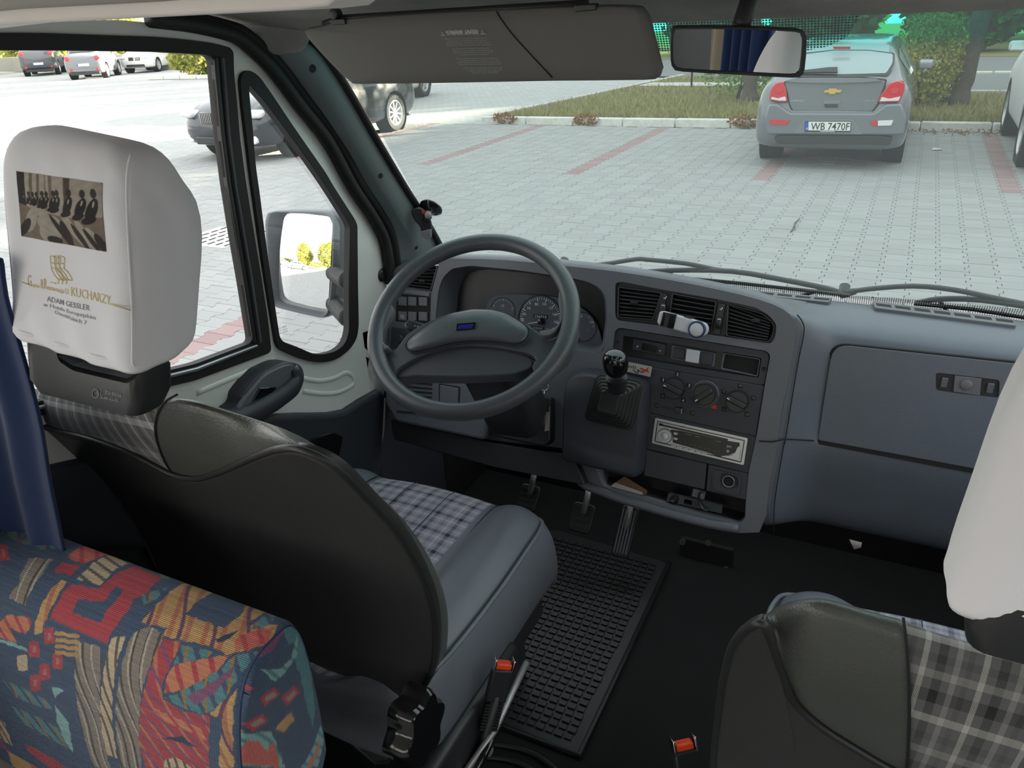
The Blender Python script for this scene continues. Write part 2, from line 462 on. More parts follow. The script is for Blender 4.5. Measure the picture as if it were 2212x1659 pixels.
def lathe(name, o, axis, prof, mat, parent=None, n=28, smooth=True, bevel=0.0, xdir=None, caps=True):
    """prof: (radius, height along axis) from o."""
    axis = V(axis).normalized(); x = V(xdir).normalized() if xdir else axis.orthogonal().normalized(); y = axis.cross(x); o = V(o)
    vs_ = []; fs = []
    for r, h in prof:
        for k in range(n):
            a = 2 * PI * k / n; vs_.append(o + axis * h + (x * math.cos(a) + y * math.sin(a)) * max(r, 1e-5))
    for i in range(len(prof) - 1):
        for k in range(n):
            fs.append((i * n + k, i * n + (k + 1) % n, (i + 1) * n + (k + 1) % n, (i + 1) * n + k))
    if caps: fs += [tuple(range(n - 1, -1, -1)), tuple((len(prof) - 1) * n + k for k in range(n))]
    q = mesh(name, vs_, fs, mat, parent, smooth); fix_normals(q)
    if smooth:
        try: q.data.set_sharp_from_angle(angle=math.radians(38))
        except Exception: pass
    return q
def box(name, c, size, mat, parent=None, bevel=0.004, axes=None, seg=2):
    """axes: three unit vectors (default world)."""
    ax = axes or (V((1, 0, 0)), V((0, 1, 0)), V((0, 0, 1))); c = V(c)
    vs_ = [c + ax[0] * (sx * size[0] / 2) + ax[1] * (sy * size[1] / 2) + ax[2] * (sz * size[2] / 2)
           for sx in (-1, 1) for sy in (-1, 1) for sz in (-1, 1)]
    fs = [(0, 1, 3, 2), (4, 6, 7, 5), (0, 4, 5, 1), (2, 3, 7, 6), (0, 2, 6, 4), (1, 5, 7, 3)]
    return fix_normals(mesh(name, vs_, fs, mat, parent, bevel=bevel, seg=seg))
def boxes(name, lst, mat, parent=None, bevel=0.0, kind=None):
    """One part of several little boxes: (centre, size, axes)."""
    vs_, fs = [], []
    for c, s, ax in lst:
        ax = ax or (V((1, 0, 0)), V((0, 1, 0)), V((0, 0, 1))); c = V(c); k = len(vs_)
        vs_ += [c + ax[0] * (sx * s[0] / 2) + ax[1] * (sy * s[1] / 2) + ax[2] * (sz * s[2] / 2) for sx in (-1, 1) for sy in (-1, 1) for sz in (-1, 1)]
        fs += [tuple(k + q for q in f) for f in ((0, 1, 3, 2), (4, 6, 7, 5), (0, 4, 5, 1), (2, 3, 7, 6), (0, 2, 6, 4), (1, 5, 7, 3))]
    o = fix_normals(mesh(name, vs_, fs, mat, parent, bevel=bevel))
    if kind: o['kind'] = kind
    return o
def evaluated(o):
    dg = bpy.context.evaluated_depsgraph_get(); dg.update()
    return bpy.data.meshes.new_from_object(o.evaluated_get(dg))
def cut(o, cutters):
    """Subtract the cutter meshes for good, then remove them."""
    for c in cutters:
        md = o.modifiers.new('cut', 'BOOLEAN'); md.operation = 'DIFFERENCE'; md.object = c; md.solver = 'EXACT'
    bpy.context.view_layer.update()
    me = evaluated(o); o.modifiers.clear(); old = o.data; o.data = me
    bpy.data.meshes.remove(old)
    for c in cutters:
        d = c.data; bpy.data.objects.remove(c); bpy.data.meshes.remove(d)
    return o
def text(name, s, o, xd, yd, h, mat, parent=None, depth=0.0004, align='LEFT', shear=0.0, sx=1.0, bold=0.0):
    """Lettering as thin mesh: o = baseline start, h = capital height."""
    cu = bpy.data.curves.new(name, 'FONT'); cu.body = s; cu.size = h / 0.69; cu.align_x = align; cu.shear = shear
    cu.extrude = 0.0; cu.resolution_u = 2; cu.offset = bold * h * 1.2
    t = bpy.data.objects.new(name + '_curve', cu); C.objects.link(t)
    bpy.context.view_layer.update()
    me = evaluated(t); bpy.data.objects.remove(t); bpy.data.curves.remove(cu)
    xd = V(xd).normalized(); zd = xd.cross(V(yd)).normalized(); yd = zd.cross(xd)
    mt = Matrix((xd * sx, yd, zd)).transposed().to_4x4(); mt.translation = V(o) + zd * depth - off(parent)
    me.transform(mt); me.name = name
    return link(name, me, mat, parent)
def px_text(name, s, pl, p0, p1, hpx, mat, parent=None, lift=0.0006, shear=0.0, bold=0.0):
    """Lettering on plane pl filling the sight lines p0..p1 along the baseline, capitals about hpx high."""
    a = pl.at(*p0); b_ = pl.at(*p1); c = pl.at(p0[0], p0[1] - hpx)
    xd = (b_ - a); L = xd.length; xd.normalize(); h = (c - a).dot(pl.n.cross(xd))
    o = text(name, s, V((0, 0, 0)), (1, 0, 0), (0, 1, 0), h, mat, None, 0.0, shear=shear, bold=bold)
    w = max(v.co.x for v in o.data.vertices) - min(0, min(v.co.x for v in o.data.vertices))
    yd = pl.n.cross(xd); mt = Matrix((xd * (L / max(w, 1e-6)), yd, pl.n)).transposed().to_4x4(); mt.translation = a + pl.n * lift - off(parent)
    o.data.transform(mt)
    if parent is not None: o.parent = parent; OFF[o.name] = off(parent)
    return o
def copy_tree(o, parent=None):
    c = o.copy(); C.objects.link(c)
    if parent is not None: c.parent = parent
    OFF[c.name] = OFF.get(o.name, V((0, 0, 0)))
    for ch in list(o.children): copy_tree(ch, c)
    return c
def struct(o): o['kind'] = 'structure'; return o
# ================================================================== VAN SHELL
XL, XR = -1.06, 0.56
WS = Plane((0, 1.64, 1.385), (0, -0.565, -0.44))                  # windscreen, inner side
XD = PX(XL)                                                       # inner face of the driver's door
def zz(x0, y0, s):                                                # readings taken off an enlarged view
    return lambda *l: [(x0 + a / s, y0 + b_ / s) for a, b_ in l]
# ---- driver's door: white pressed panel with two window openings
door_out = [(-420, 55), (0, 52), (150, 46), (250, 43), (304, 47), (369, 54), (434, 66), (480, 78), (501, 86), (535, 108), (569, 137), (600, 176), (641, 224), (700, 299), (753, 400), (798, 467), (822, 515), (832, 562), (836, 620), (838, 700), (838, 800), (828, 860), (820, 960), (800, 1100), (400, 1100), (-420, 1150)]
win_rub = [(-420, 73), (0, 71), (100, 72), (210, 76), (330, 80), (400, 86), (460, 94), (492, 103), (499, 113), (500, 156), (506, 214), (513, 296), (525, 385), (540, 480), (560, 600), (574, 690), (582, 760), (413, 822), (-420, 1010)]
win_glass = [(-420, 110), (0, 109), (100, 109), (200, 110), (330, 112), (400, 116), (436, 118), (455, 123), (457, 156), (470, 289), (484, 398), (500, 500), (518, 602), (540, 739), (417, 785), (-420, 985)]
q_seal = [(516, 161), (523, 154), (535, 152), (554, 164), (583, 205), (631, 277), (700, 375), (714, 400), (762, 474), (767, 486), (768, 600), (770, 704), (766, 731), (751, 754), (724, 775), (697, 782), (670, 781), (636, 771), (599, 754), (591, 741), (582, 687), (562, 562), (545, 440), (535, 370), (527, 301), (518, 229), (513, 176)]
q_glass = [(532, 182), (569, 224), (641, 320), (699, 403), (747, 480), (751, 491), (748, 619), (749, 714), (741, 741), (721, 758), (690, 765), (670, 763), (636, 748), (606, 737), (599, 727), (591, 677), (569, 525), (554, 407), (547, 361), (539, 265), (533, 205)]
door = struct(thing('door_1', None, None, (XL, 1.0, 0.6)))
plate('door_panel', XD.pts(door_out), [rnd(XD.pts(win_rub), .012), rnd(XD.pts(q_seal), .035)], XD.n, 0.018, 'white_paint', door, 0.008, 3)
def seal(nm, outer, inner, front, depth, mat='seal_rubber', r=.012):
    return plate(nm, rnd(XD.pts(outer), r), [rnd(XD.pts(inner), r)], XD.n, depth, mat, door, 0.006, 3, front)
seal('window_rubber', win_rub, win_glass, 0.006, 0.016)
seal('quarter_rubber', q_seal, q_glass, 0.007, 0.016, r=.035)
# sliding-glass channel of the main window: rubber lips and a bright edge strip
for k, (a, mt) in enumerate((([(455, 123), (463, 123), (478, 289), (492, 398), (526, 602), (548, 742), (540, 739), (518, 602), (484, 398), (470, 289), (457, 156)], 'black_rubber'),
                            ([(470, 124), (474, 124), (487, 289), (501, 398), (536, 602), (556, 738), (552, 739), (532, 602), (497, 398), (483, 289)], 'switch_grey'))):
    plate('glass_channel', XD.pts(a), [], XD.n, 0.012, mt, door, 0.002, 2, 0.010 + 0.003 * k)
plate('sill_strip', XD.pts([(548, 742), (417, 792), (-420, 995), (-420, 1003), (417, 801), (550, 748)]), [], XD.n, 0.03, 'silver', door, 0.004, 2, 0.011)
gl = mesh('window_glass', XD.pts([(-420, 90), (470, 100), (560, 760), (-420, 1030)], -0.007), [(0, 1, 2, 3)], 'door_glass', door)
gl2 = mesh('quarter_glass', XD.pts([(520, 165), (765, 470), (765, 790), (585, 760)], -0.007), [(0, 1, 2, 3)], 'door_glass', door)
for k, (s_, p0, p1, h) in enumerate((('SICURSIV', (601, 712), (619, 706), 4), ('43R-00072', (600, 717), (620, 711), 2.6), ('DOT 38 M20', (601, 722), (621, 716), 2.6))):
    px_text('glass_mark', s_, XD.shift(-0.006), p0, p1, h, 'black_matte', gl2)
# pressed swages below the quarter window
zB = zz(400, 400, 2.963)
for l in (zB((742, 1236), (850, 1252), (950, 1232), (1010, 1202), (1050, 1212), (1072, 1250), (1060, 1285)), zB((742, 1316), (840, 1332), (950, 1330), (1020, 1305), (1062, 1280)), zB((60, 1330), (250, 1250), (420, 1180), (560, 1120))):
    tube('swage', smooth_path(XD.pts(l, -0.0045), 5), 0.0075, 'white_paint', door, 10)
pd = XD.at(825, 594)
lathe('rubber_plug', pd - V((0.004, 0, 0)), (1, 0, 0), [(0.016, 0), (0.016, 0.006), (0.012, 0.010), (0.001, 0.011)], 'black_rubber', door, 22)
low_l = [(-420, 1120), (300, 960), (500, 915), (565, 899), (589, 893), (636, 891), (704, 890), (737, 884), (771, 862), (812, 839), (823, 850), (818, 960), (805, 1100), (400, 1180), (-420, 1200)]
plate('lower_trim', XD.pts(low_l, 0.0), [], XD.n, 0.03, 'console_plastic', door, 0.012, 3, 0.016)
plate('door_pocket', XD.pts([(640, 950), (705, 930), (728, 940), (715, 1000), (640, 1030)]), [], XD.n, 0.012, 'black_gloss', door, 0.004, 2, 0.020)
tube('door_edge', XD.pts([(829, 860), (826, 930), (812, 1010)], 0.004), 0.005, 'white_paint', door, 8)
# door pull / armrest: fat lip round a scooped pocket
arm = XD.shift(0.03)
aw = smooth_path(arm.pts([(440, 930), (513, 874), (520, 850), (552, 810), (577, 794), (606, 782), (629, 782), (643, 790), (649, 808), (647, 827), (636, 849), (602, 879), (569, 900), (510, 940)]), 3, True)
plate('armrest', aw, [], XD.n, 0.055, 'console_plastic', door, 0.016, 4, 0.012)
sc = smooth_path(arm.pts([(500, 884), (520, 852), (554, 812), (578, 797), (606, 786), (622, 787), (627, 800), (616, 823), (569, 852), (520, 876)]), 3, True)
ao = plate('armrest_scoop', sc, [], XD.n, 0.01, 'switch_grey', door, 0.003, 2, 0.0165)
plate('pull_recess', arm.pts([(545, 834), (584, 833), (569, 850), (528, 864)]), [], XD.n, 0.01, 'black_gloss', door, 0.002, 2, 0.0190)
lip = smooth_path(arm.pts([(455, 938), (505, 908), (545, 889), (569, 876), (602, 856), (626, 836), (637, 814), (632, 795)], 0.012), 4)
tube('armrest_lip', lip, [0.021 - 0.009 * max(0, (i - 20) / 8) for i in range(len(lip))], 'console_plastic', door, 12)
# frame round the door opening: weather seals, then the windscreen pillar
fr = struct(thing('trim_2', None, None, (XL, 1.2, 1.2)))
sA = [(330, 38), (420, 50), (490, 66), (520, 78), (548, 100), (580, 130), (612, 168), (655, 226), (716, 304), (768, 400), (812, 466), (836, 512), (846, 560), (850, 610)]
tube('weather_seal', smooth_path(XD.pts([(a - 7, b_ + 2) for a, b_ in sA], 0.012), 4), 0.013, 'seal_rubber', fr, 12)
tube('weather_seal', smooth_path(XD.pts([(a + 9, b_ - 6) for a, b_ in sA], 0.008), 4), 0.011, 'black_matte', fr, 12)
in_px = [(560, 88), (587, 117), (629, 168), (671, 229), (719, 301), (762, 364), (801, 428), (834, 482), (852, 527), (862, 575)]
cr_px = [(630, 95), (650, 125), (690, 190), (728, 250), (768, 318), (805, 380), (842, 440), (872, 490), (893, 530), (905, 572)]
ou_px = [(655, 80), (690, 108), (730, 165), (770, 232), (807, 297), (842, 356), (872, 406), (905, 458), (936, 510), (962, 560)]
rI = [XD.at(a, b_, 0.0) + V((0.01, 0, 0)) for a, b_ in in_px]
rI0 = [XD.at(a - 25, b_ + 16, -0.01) for a, b_ in in_px]
rO = WS.pts(ou_px, 0.012)
rC = []
for (a, b_), p, q in zip(cr_px, rI, rO):
    # the crease stands a little into the cab between door edge and glass edge
    d = ray(a, b_).normalized(); k = ((p - CAM).length * 0.45 + (q - CAM).length * 0.55) - 0.012; rC.append(CAM + d * k)
rE = [p + V((-0.025, 0.05, 0.0)) for p in rO]
pil = struct(loft('trim_3', [smooth_path(r, 3) for r in (rI0, rI, rC, rO, rE)], 'pillar_paint', None, False, (False, False), True, 0))
md = pil.modifiers.new('solid', 'SOLIDIFY'); md.thickness = 0.012; md.offset = -1
tube('glass_seal', smooth_path(WS.pts([(a + 4, b_ - 1) for a, b_ in ou_px], 0.010), 3), 0.0075, 'seal_rubber', pil, 8)
from mathutils.bvhtree import BVHTree
pbv = BVHTree.FromPolygons([v.co.copy() for v in pil.data.vertices], [tuple(p.vertices) for p in pil.data.polygons])
for (a, b_), r in (((675, 148), .0075), ((822, 380), .006), ((899, 535), .005)):
    d = ray(a, b_).normalized(); h_ = pbv.ray_cast(CAM, d)
    if h_[0] is None: continue
    nn = h_[1] if h_[1].dot(d) < 0 else -h_[1]
    lathe('fixing_hole', h_[0], nn, [(r, -0.004), (r, 0.0008), (0.0001, 0.0006)], 'black_matte', pil, 16)
# ---- windscreen
tl = WS.at(690, 70); bl_ = WS.at(965, 575)
wp = [bl_, V((XR - 0.02, 1.655, 1.366)), V((XR - 0.13, 1.19, 1.963)), V((tl.x, 1.19, 1.963))]
WSG = WS.shift(-0.02)
def onws(p): return p - WSG.n * ((p - WSG.o).dot(WSG.n))
wscr = struct(mesh('window_1', [onws(p) for p in wp], [(0, 1, 2, 3)], 'windscreen_glass'))
def frit(nm, px_poly, mat, pitch, par=wscr, lift=0.002):
    pts = WSG.pts(px_poly, lift); X = V((1, 0, 0)); Y = WSG.n.cross(X)
    uv = [((p.dot(X)) / pitch, p.dot(Y) / pitch) for p in pts]
    return mesh(nm, pts, [tuple(range(len(pts)))], mat, par, uv=uv)
frit('dotted_border', [(1000, 566), (1230, 578), (1400, 592), (1550, 603), (1700, 620), (1830, 638), (1960, 645), (2060, 655), (2212, 668), (2400, 690), (2400, 760), (2212, 720), (1900, 690), (1600, 660), (1230, 600)], 'frit_dots', 0.0042)
frit('dotted_sun_patch', [(1380, 40), (1860, 30), (1850, 48), (1830, 80), (1790, 100), (1740, 110), (1460, 118), (1420, 108)], 'frit_net', 0.0044)
# ---- roof lining, header and light rail
cl_rows = [(1.215, 1.918), (1.185, 1.924), (1.12, 1.944), (1.0, 1.968), (0.8, 2.00), (0.5, 2.04), (0.3, 2.055)]
xs_ = [-1.09, -1.03, -0.97, -0.86, -0.6, -0.25, 0.2, 0.5, XR]
rings = [[V((x, y, z)) for x in xs_] for y, z in cl_rows]
ceil = struct(loft('ceiling', rings, 'felt_dark', None, False, (False, False), True, 2))
loft('roof_skin', [[p + V((0, .01, .045)) for p in r] for r in rings], 'white_paint', ceil, False, (False, False), True, 1)
struct(loft('ceiling_rear', [[V((x, y, z)) for x in (-1.09, -.6, -.25, .1, XR)] for y, z in ((.30, 2.056), (.1, 2.07), (-1.0, 2.09), (-3.2, 2.09))], 'bounce_lining', None, False, (False, False), True, 0))  # unseen rear ceiling, lined pale to bounce daylight into the cab
# felt corner pad over the pillar head
fc = [(440, 25), (520, 30), (640, 15), (720, 20), (725, 60), (668, 70), (664, 95), (650, 112), (620, 117), (590, 119), (565, 96), (530, 66), (470, 48)]
FP = Plane(rI[1].lerp(rO[1], .35) + V((0.02, -0.03, -0.0)), (0.55, -0.80, -0.12))
struct(plate('trim_4', smooth_path(FP.pts(fc), 2, True), [], FP.n, 0.05, 'felt', None, 0.012, 3))
tb = PY(0.46)
struct(plate('trim_1', tb.pts([(-300, 88), (0, 52), (240, 40), (480, 28), (640, 20), (705, 13), (760, -30), (-300, 20)]), [], (0, -1, 0), 0.05, 'cream_trim', None, 0.002, 2))
struct(plate('trim_5', PY(0.44).pts([(-300, 48), (0, 20), (300, 4), (500, -12), (500, -90), (-300, -70)]), [], (0, -1, 0), 0.06, 'beige_trim', None, 0.006, 2))
# ---- floor, bulkhead, sides and tail of the passenger room; unseen rear walls cut low for more daylight
ZF = 0.62
struct(mesh('floor_rear', [(-1.10, -3.2, ZF), (XR, -3.2, ZF), (XR, .1, ZF), (-1.10, .1, ZF)], [(0, 1, 2, 3)], 'bounce_lino'))  # rear floor out of view, made pale to throw light forward
struct(mesh('floor', [(-1.10, .1, ZF), (XR, .1, ZF), (XR, 1.86, ZF), (-1.10, 1.86, ZF)], [(0, 1, 2, 3)], 'carpet'))
struct(mesh('wall_front', [(-1.10, 1.84, 0.55), (XR, 1.84, 0.55), (XR, 1.80, 1.22), (-1.10, 1.80, 1.22)], [(0, 1, 2, 3)], 'black_matte'))
struct(box('wall_right', (XR + 0.03, -0.8, 0.90), (0.05, 5.0, 0.60), 'beige_trim', None, 0.01))
for i, y in enumerate((0.35, -1.35, -3.15)):
    struct(box('trim_%d' % (6 + i), (XR + 0.03, y, 1.70), (0.06, 0.14, 0.80), 'beige_trim', None, 0.01))
    struct(box('trim_%d' % (10 + i), (-1.09, y - 0.05, 1.70), (0.06, 0.14, 0.80), 'beige_trim', None, 0.01))
struct(box('wall_left', (-1.10, -1.36, 0.90), (0.05, 3.7, 0.64), 'beige_trim', None, 0.01))
box('door_base', (-1.096, .56, .86), (0.04, 1.54, 0.78), 'console_plastic', door, 0.01)
struct(box('trim_14', (-1.085, 1.45, .95), (0.05, .30, 0.72), 'console_plastic', None, 0.01))
struct(box('trim_15', (-1.085, 1.72, .86), (0.05, .26, 0.62), 'black_matte', None, 0.01))
struct(box('wall_back', (-0.27, -3.22, .9), (1.66, 0.05, 0.6), 'beige_trim', None, 0.01))
struct(box('door_2', (XR + 0.03, 1.15, 1.0), (0.05, 1.3, 0.9), 'white_paint', None, 0.02))
# ================================================================== DASHBOARD
DP = Plane((0, 1.42, 1.40), (0, -1, 0.27))
GP = Plane((0, 1.455, 1.38), (0, -1, 0.20))
dash = thing('dashboard', 'dark grey van dashboard below the windscreen', 'dashboard', (-0.3, 1.5, 1.0))
zC = zz(820, 520, 3.456); zD = zz(1300, 580, 5.267); z8 = zz(1200, 560, 2.675); zH = zz(1380, 780, 4.607); zG = zz(1640, 560, 2.44)
fas = [(842, 640), (843, 610), (850, 586), (868, 570), (905, 562), (1000, 559), (1100, 562), (1230, 575), (1330, 586), (1450, 605), (1560, 627), (1640, 647), (1690, 667), (1715, 690), (1720, 715), (1708, 790), (1690, 880), (1680, 950), (1660, 1060), (1640, 1150), (1536, 1136), (1350, 1083), (1256, 1046), (1237, 1009), (1230, 975), (1189, 965), (1060, 950), (860, 905), (838, 860), (838, 760)]
clu = [(941, 700), (941, 682), (947, 627), (956, 600), (976, 580), (1017, 574), (1120, 584), (1230, 600), (1271, 609), (1297, 623), (1309, 644), (1312, 694), (1303, 757), (1294, 763), (1237, 754), (1100, 750), (945, 742)]
ven = [(1329, 611), (1345, 609), (1431, 626), (1547, 646), (1632, 664), (1661, 681), (1677, 701), (1675, 728), (1666, 742), (1537, 723), (1421, 703), (1334, 692), (1329, 680)]
pan = [(1328, 715), (1338, 708), (1655, 758), (1664, 767), (1652, 832), (1634, 943), (1617, 1021), (1611, 1082), (1391, 1030), (1391, 1024), (1323, 1008), (1305, 900), (1323, 757)]
try_ = [(1280, 1003), (1391, 1027), (1611, 1083), (1609, 1121), (1596, 1131), (1305, 1050), (1297, 1038)]
lvn = [(868, 590), (885, 575), (949, 571), (938, 590), (933, 630), (864, 618)]
fo = smooth_path(DP.pts(fas), 2, True)
plate('fascia', fo, [rnd(DP.pts(clu), .012), rnd(DP.pts(ven), .006), rnd(DP.pts([(1328, 715), (1338, 708), (1655, 758), (1664, 767), (1652, 832), (1634, 943), (1617, 1021), (1611, 1083), (1609, 1121), (1596, 1131), (1305, 1050), (1297, 1038), (1284, 1003), (1305, 900), (1323, 757)]), .006), rnd(DP.pts(lvn), .004)],
      DP.n, 0.06, 'dash_plastic', dash, 0.010, 3)
# top pad: from the fascia's upper edge over to the glass
te = [(843, 612), (848, 586), (868, 568), (905, 560), (1000, 557), (1100, 560), (1230, 573), (1330, 584), (1450, 603), (1560, 625), (1640, 645), (1692, 666), (1720, 692)]
r0 = [p + V((0, 0.0, -0.004)) for p in DP.pts(te, -.004)]
dz = lambda p: max(1.384, p.z)
rows = [r0, [p + V((0, .012, .007)) for p in r0], [V((p.x, p.y + .05, p.z + .004)) for p in r0], [V((p.x, 1.56, max(1.392, p.z - .045))) for p in r0], [V((p.x, 1.655, 1.374)) for p in r0]]
loft('top_pad', rows, 'dash_plastic', dash, False, (False, False), True, 2)
# passenger side: one soft moulding wrapping from the cockpit edge to the right wall
A_ = DP.pts([(1690, 667), (1714, 690), (1719, 716), (1706, 790), (1681, 943), (1676, 962), (1660, 1060), (1640, 1150)], -.003)
B_ = DP.pts([(1722, 679), (1733, 694), (1737, 718), (1722, 795), (1697, 948), (1693, 964), (1674, 1080), (1672, 1146)], -.006)
C_ = PY(1.50).pts([(1782, 690)]) + GP.pts([(1790, 712)], -.012) + GP.pts([(1794, 742), (1782, 830), (1762, 944)]) + GP.pts([(1752, 962)], .012) + PY(1.405).pts([(1735, 1070), (1728, 1135)])
D_ = [V((XR, p.y, p.z)) for p in C_]; C2 = [V((p.x + .05, p.y, p.z)) for p in C_]
def full(l):
    a = l[0]; b_ = l[-1]
    return [V((a.x, 1.665, 1.366)), V((a.x, 1.59, 1.386)), V((a.x, (a.y + 1.58) / 2, max(1.386, (a.z + 1.386) / 2)))] + l + [V((b_.x + .02, b_.y + .10, b_.z - .03))]
pb = loft('passenger_moulding', [full(A_), full(B_), full(C_), full(C2), full(D_)], 'dash_leather_grain', dash, False, (False, False), True, 3)
tube('moulding_seam', smooth_path([p + DP.n * .003 for p in B_], 4), 0.0012, 'black_matte', dash, 6)
tube('moulding_seam', smooth_path(DP.pts([(1640, 953), (1671, 954), (1697, 949)], .0035) + [GP.at(1758, 952, .012)], 4), 0.0014, 'black_matte', dash, 6)
# glovebox lid
lidp = [(1800, 742), (2212, 786), (2420, 809), (2400, 1062), (2152, 1017), (1930, 976), (1768, 947)]
gb = rnd(GP.pts(lidp), [.03, .0, .02, .01, 0, 0, .006])
plate('glovebox_gap', [p + (p - GP.at(2050, 880)).normalized() * .005 for p in gb], [], GP.n, 0.01, 'black_matte', dash, 0, 2, 0.0045)
plate('lid_gap', GP.pts([(1767, 946), (2152, 1016), (2420, 1064), (2420, 1078), (2150, 1028), (1768, 956)]), [], GP.n, .01, 'black_matte', dash, 0, 2, .0095)
lid = plate('glovebox_lid', gb, [rnd(GP.pts([(2021, 802), (2158, 818), (2156, 857), (2021, 841)]), .006)], GP.n, 0.008, 'dash_leather_grain', dash, 0.0025, 2, 0.0105)
plate('latch_well', GP.pts([(2015, 796), (2164, 812), (2162, 864), (2015, 848)]), [], GP.n, 0.004, 'black_plastic', lid, 0, 2, 0.006)
plate('latch_plate', GP.pts([(2062, 808), (2119, 815), (2116, 852), (2058, 844)]), [], GP.n, 0.006, 'dash_plastic', lid, .001, 2, 0.0108)
lathe('lock', GP.at(2088, 831, .0105), GP.n, [(.0095, 0), (.0095, .003), (.008, .004), (.001, .004)], 'switch_grey', lid, 24)
for a in ((2040, 826), (2139, 838)):
    box('latch_lever', GP.at(*a, .008), (.010, .006, .018), 'dash_plastic', lid, .001)
# defroster outlets on the top
TP = Plane((0, 1.59, 1.3885), (0, 0.02, 1.0))
for nm, o4, ns in (('defroster_vent', [(1884, 652), (2187, 690), (2195, 706), (1890, 667)], 7), ('defroster_vent', [(1560, 622), (1797, 645), (1790, 655), (1560, 632)], 6)):
    q = TP.pts(o4); f = plate(nm, rnd(q, .004), [], TP.n, .01, 'switch_grey', dash, .001, 2, .0025)
    for k in range(ns):
        a = (k + .12) / ns; b_ = (k + .95) / ns
        l = [q[0].lerp(q[1], a), q[0].lerp(q[1], b_), q[3].lerp(q[2], b_), q[3].lerp(q[2], a)]; c = sum(l, V()) / 4
        plate('vent_slot', [c + (p - c) * .95 for p in (l[0].lerp(l[3], .32), l[1].lerp(l[2], .32), l[2].lerp(l[1], .32), l[3].lerp(l[0], .32))], [], TP.n, .002, 'black_matte', f, 0, 2, .0030)
# ---- instrument binnacle
IP = DP.shift(-0.055)
inn = [(1000, 745), (1002, 640), (1012, 605), (1030, 590), (1130, 596), (1240, 612), (1275, 630), (1296, 655), (1306, 700), (1300, 760), (1150, 757)]
ci = sum(DP.pts(clu), V()) / len(clu)
o1 = resample(rnd(DP.pts(clu, -.004), .012), 80, True)
o2 = [ci + (p - ci) * .93 - DP.n * .03 for p in o1]; o3 = [ci + (p - ci) * .90 - DP.n * .058 for p in o1]
loft('binnacle_hood', [o1, o2, o3], 'dash_plastic', dash, True, (False, False), True, 0)
bp = plate('binnacle_back', [ci + (p - ci) * 1.0 - DP.n * .058 for p in o1], [], DP.n, .004, 'display_dark', dash)
gpx = smooth_path(IP.pts([(1048, 690), (1053, 655), (1070, 640), (1108, 635), (1160, 637), (1215, 645), (1262, 668), (1290, 700), (1299, 756), (1240, 752), (1100, 745), (1050, 742)]), 3, True)
gf = plate('gauge_panel', gpx, [], IP.n, .004, 'gauge_face', dash, .001, 2, .001)
lens = mesh('binnacle_lens', DP.pts([(1000, 600), (1270, 630), (1306, 690), (1298, 757), (1000, 745)], -.03), [(0, 1, 2, 3, 4)], 'clear_lens', dash)
IX = V((1, 0, 0)); IYv = IP.n.cross(IX)
def dial(cx_, cy_, rpx, a0, a1, nt, big, mat='print_white', rim=True):
    c = IP.at(cx_, cy_, .0022); r = (IP.at(cx_ + rpx, cy_, .0022) - c).length
    if rim: tube('dial_ring', [c + (IX * math.cos(t) + IYv * math.sin(t)) * r * 1.05 for t in [2 * PI * k / 48 for k in range(48)]], r * .02, 'black_gloss', gf, 5, True)
    L = []
    for k in range(nt + 1):
        a = math.radians(a0 + (a1 - a0) * k / nt); d = IX * math.cos(a) + IYv * math.sin(a); s = IYv * math.cos(a) - IX * math.sin(a)
        ln = r * (.16 if k % big == 0 else .09); L.append((c + d * (r * .96 - ln / 2), (ln, r * (.035 if k % big == 0 else .02), .0006), (d, s, IP.n)))
    boxes('dial_ticks', L, mat, gf); return c, r
c, r = dial(1167, 690, 46, 212, -32, 36, 4)
for s_, (a, b_) in zip(('20', '40', '60', '80', '100', '120', '140', '160', '180'), zC((1068, 592), (1083, 547), (1118, 502), (1175, 473), (1232, 473), (1282, 500), (1308, 550), (1320, 606), (1303, 660))):
    w = 8 if len(s_) == 2 else 10
    px_text('dial_number', s_, IP, (a - w / 2, b_ + 2.5), (a + w / 2, b_ + 3.2), 6.0, 'print_white', gf, .003)
nd = IP.at(1169, 695, .004)
lathe('needle_hub', nd, IP.n, [(r * .15, -.002), (r * .14, .004), (.0005, .0045)], 'black_gloss', gf, 18)
nt_ = IP.at(1140, 699, .006); tube('needle', [nd + IP.n * .003, nt_], [.0012, .0006], 'print_white', gf, 6)
od = plate('odometer', IP.pts(zC((1152, 548), (1256, 551), (1253, 583), (1150, 572))), [], IP.n, .001, 'display_dark', gf, 0, 2, .0032)
px_text('odometer_digits', '156714', IP, zC((1162, 571))[0], zC((1250, 578))[0], 5.0, 'print_white', od, .0042)
plate('trip_meter', IP.pts(zC((1140, 634), (1228, 643), (1226, 668), (1138, 658))), [], IP.n, .001, 'display_dark', gf, 0, 2, .0032)
px_text('trip_digits', '0000', IP, zC((1148, 656))[0], zC((1220, 663))[0], 4.4, 'print_dim', gf, .0044)
px_text('dial_unit', 'km/h', IP, zC((1238, 660))[0], zC((1275, 663))[0], 3.0, 'print_dim', gf, .003)
dial(1086, 672, 25, 160, 20, 16, 8); px_text('dial_number', '1/2', IP, (1083, 662), (1090, 663), 5, 'print_white', gf, .003)
px_text('dial_number', '0', IP, (1061, 668), (1065, 668.5), 4.5, 'print_dim', gf, .003); px_text('dial_number', '1', IP, (1106, 673), (1108, 673.2), 4.5, 'print_dim', gf, .003)
dial(1258, 706, 28, 110, 10, 12, 6); px_text('dial_number', '130', IP, (1273, 697), (1283, 698.5), 4.8, 'print_white', gf, .003)
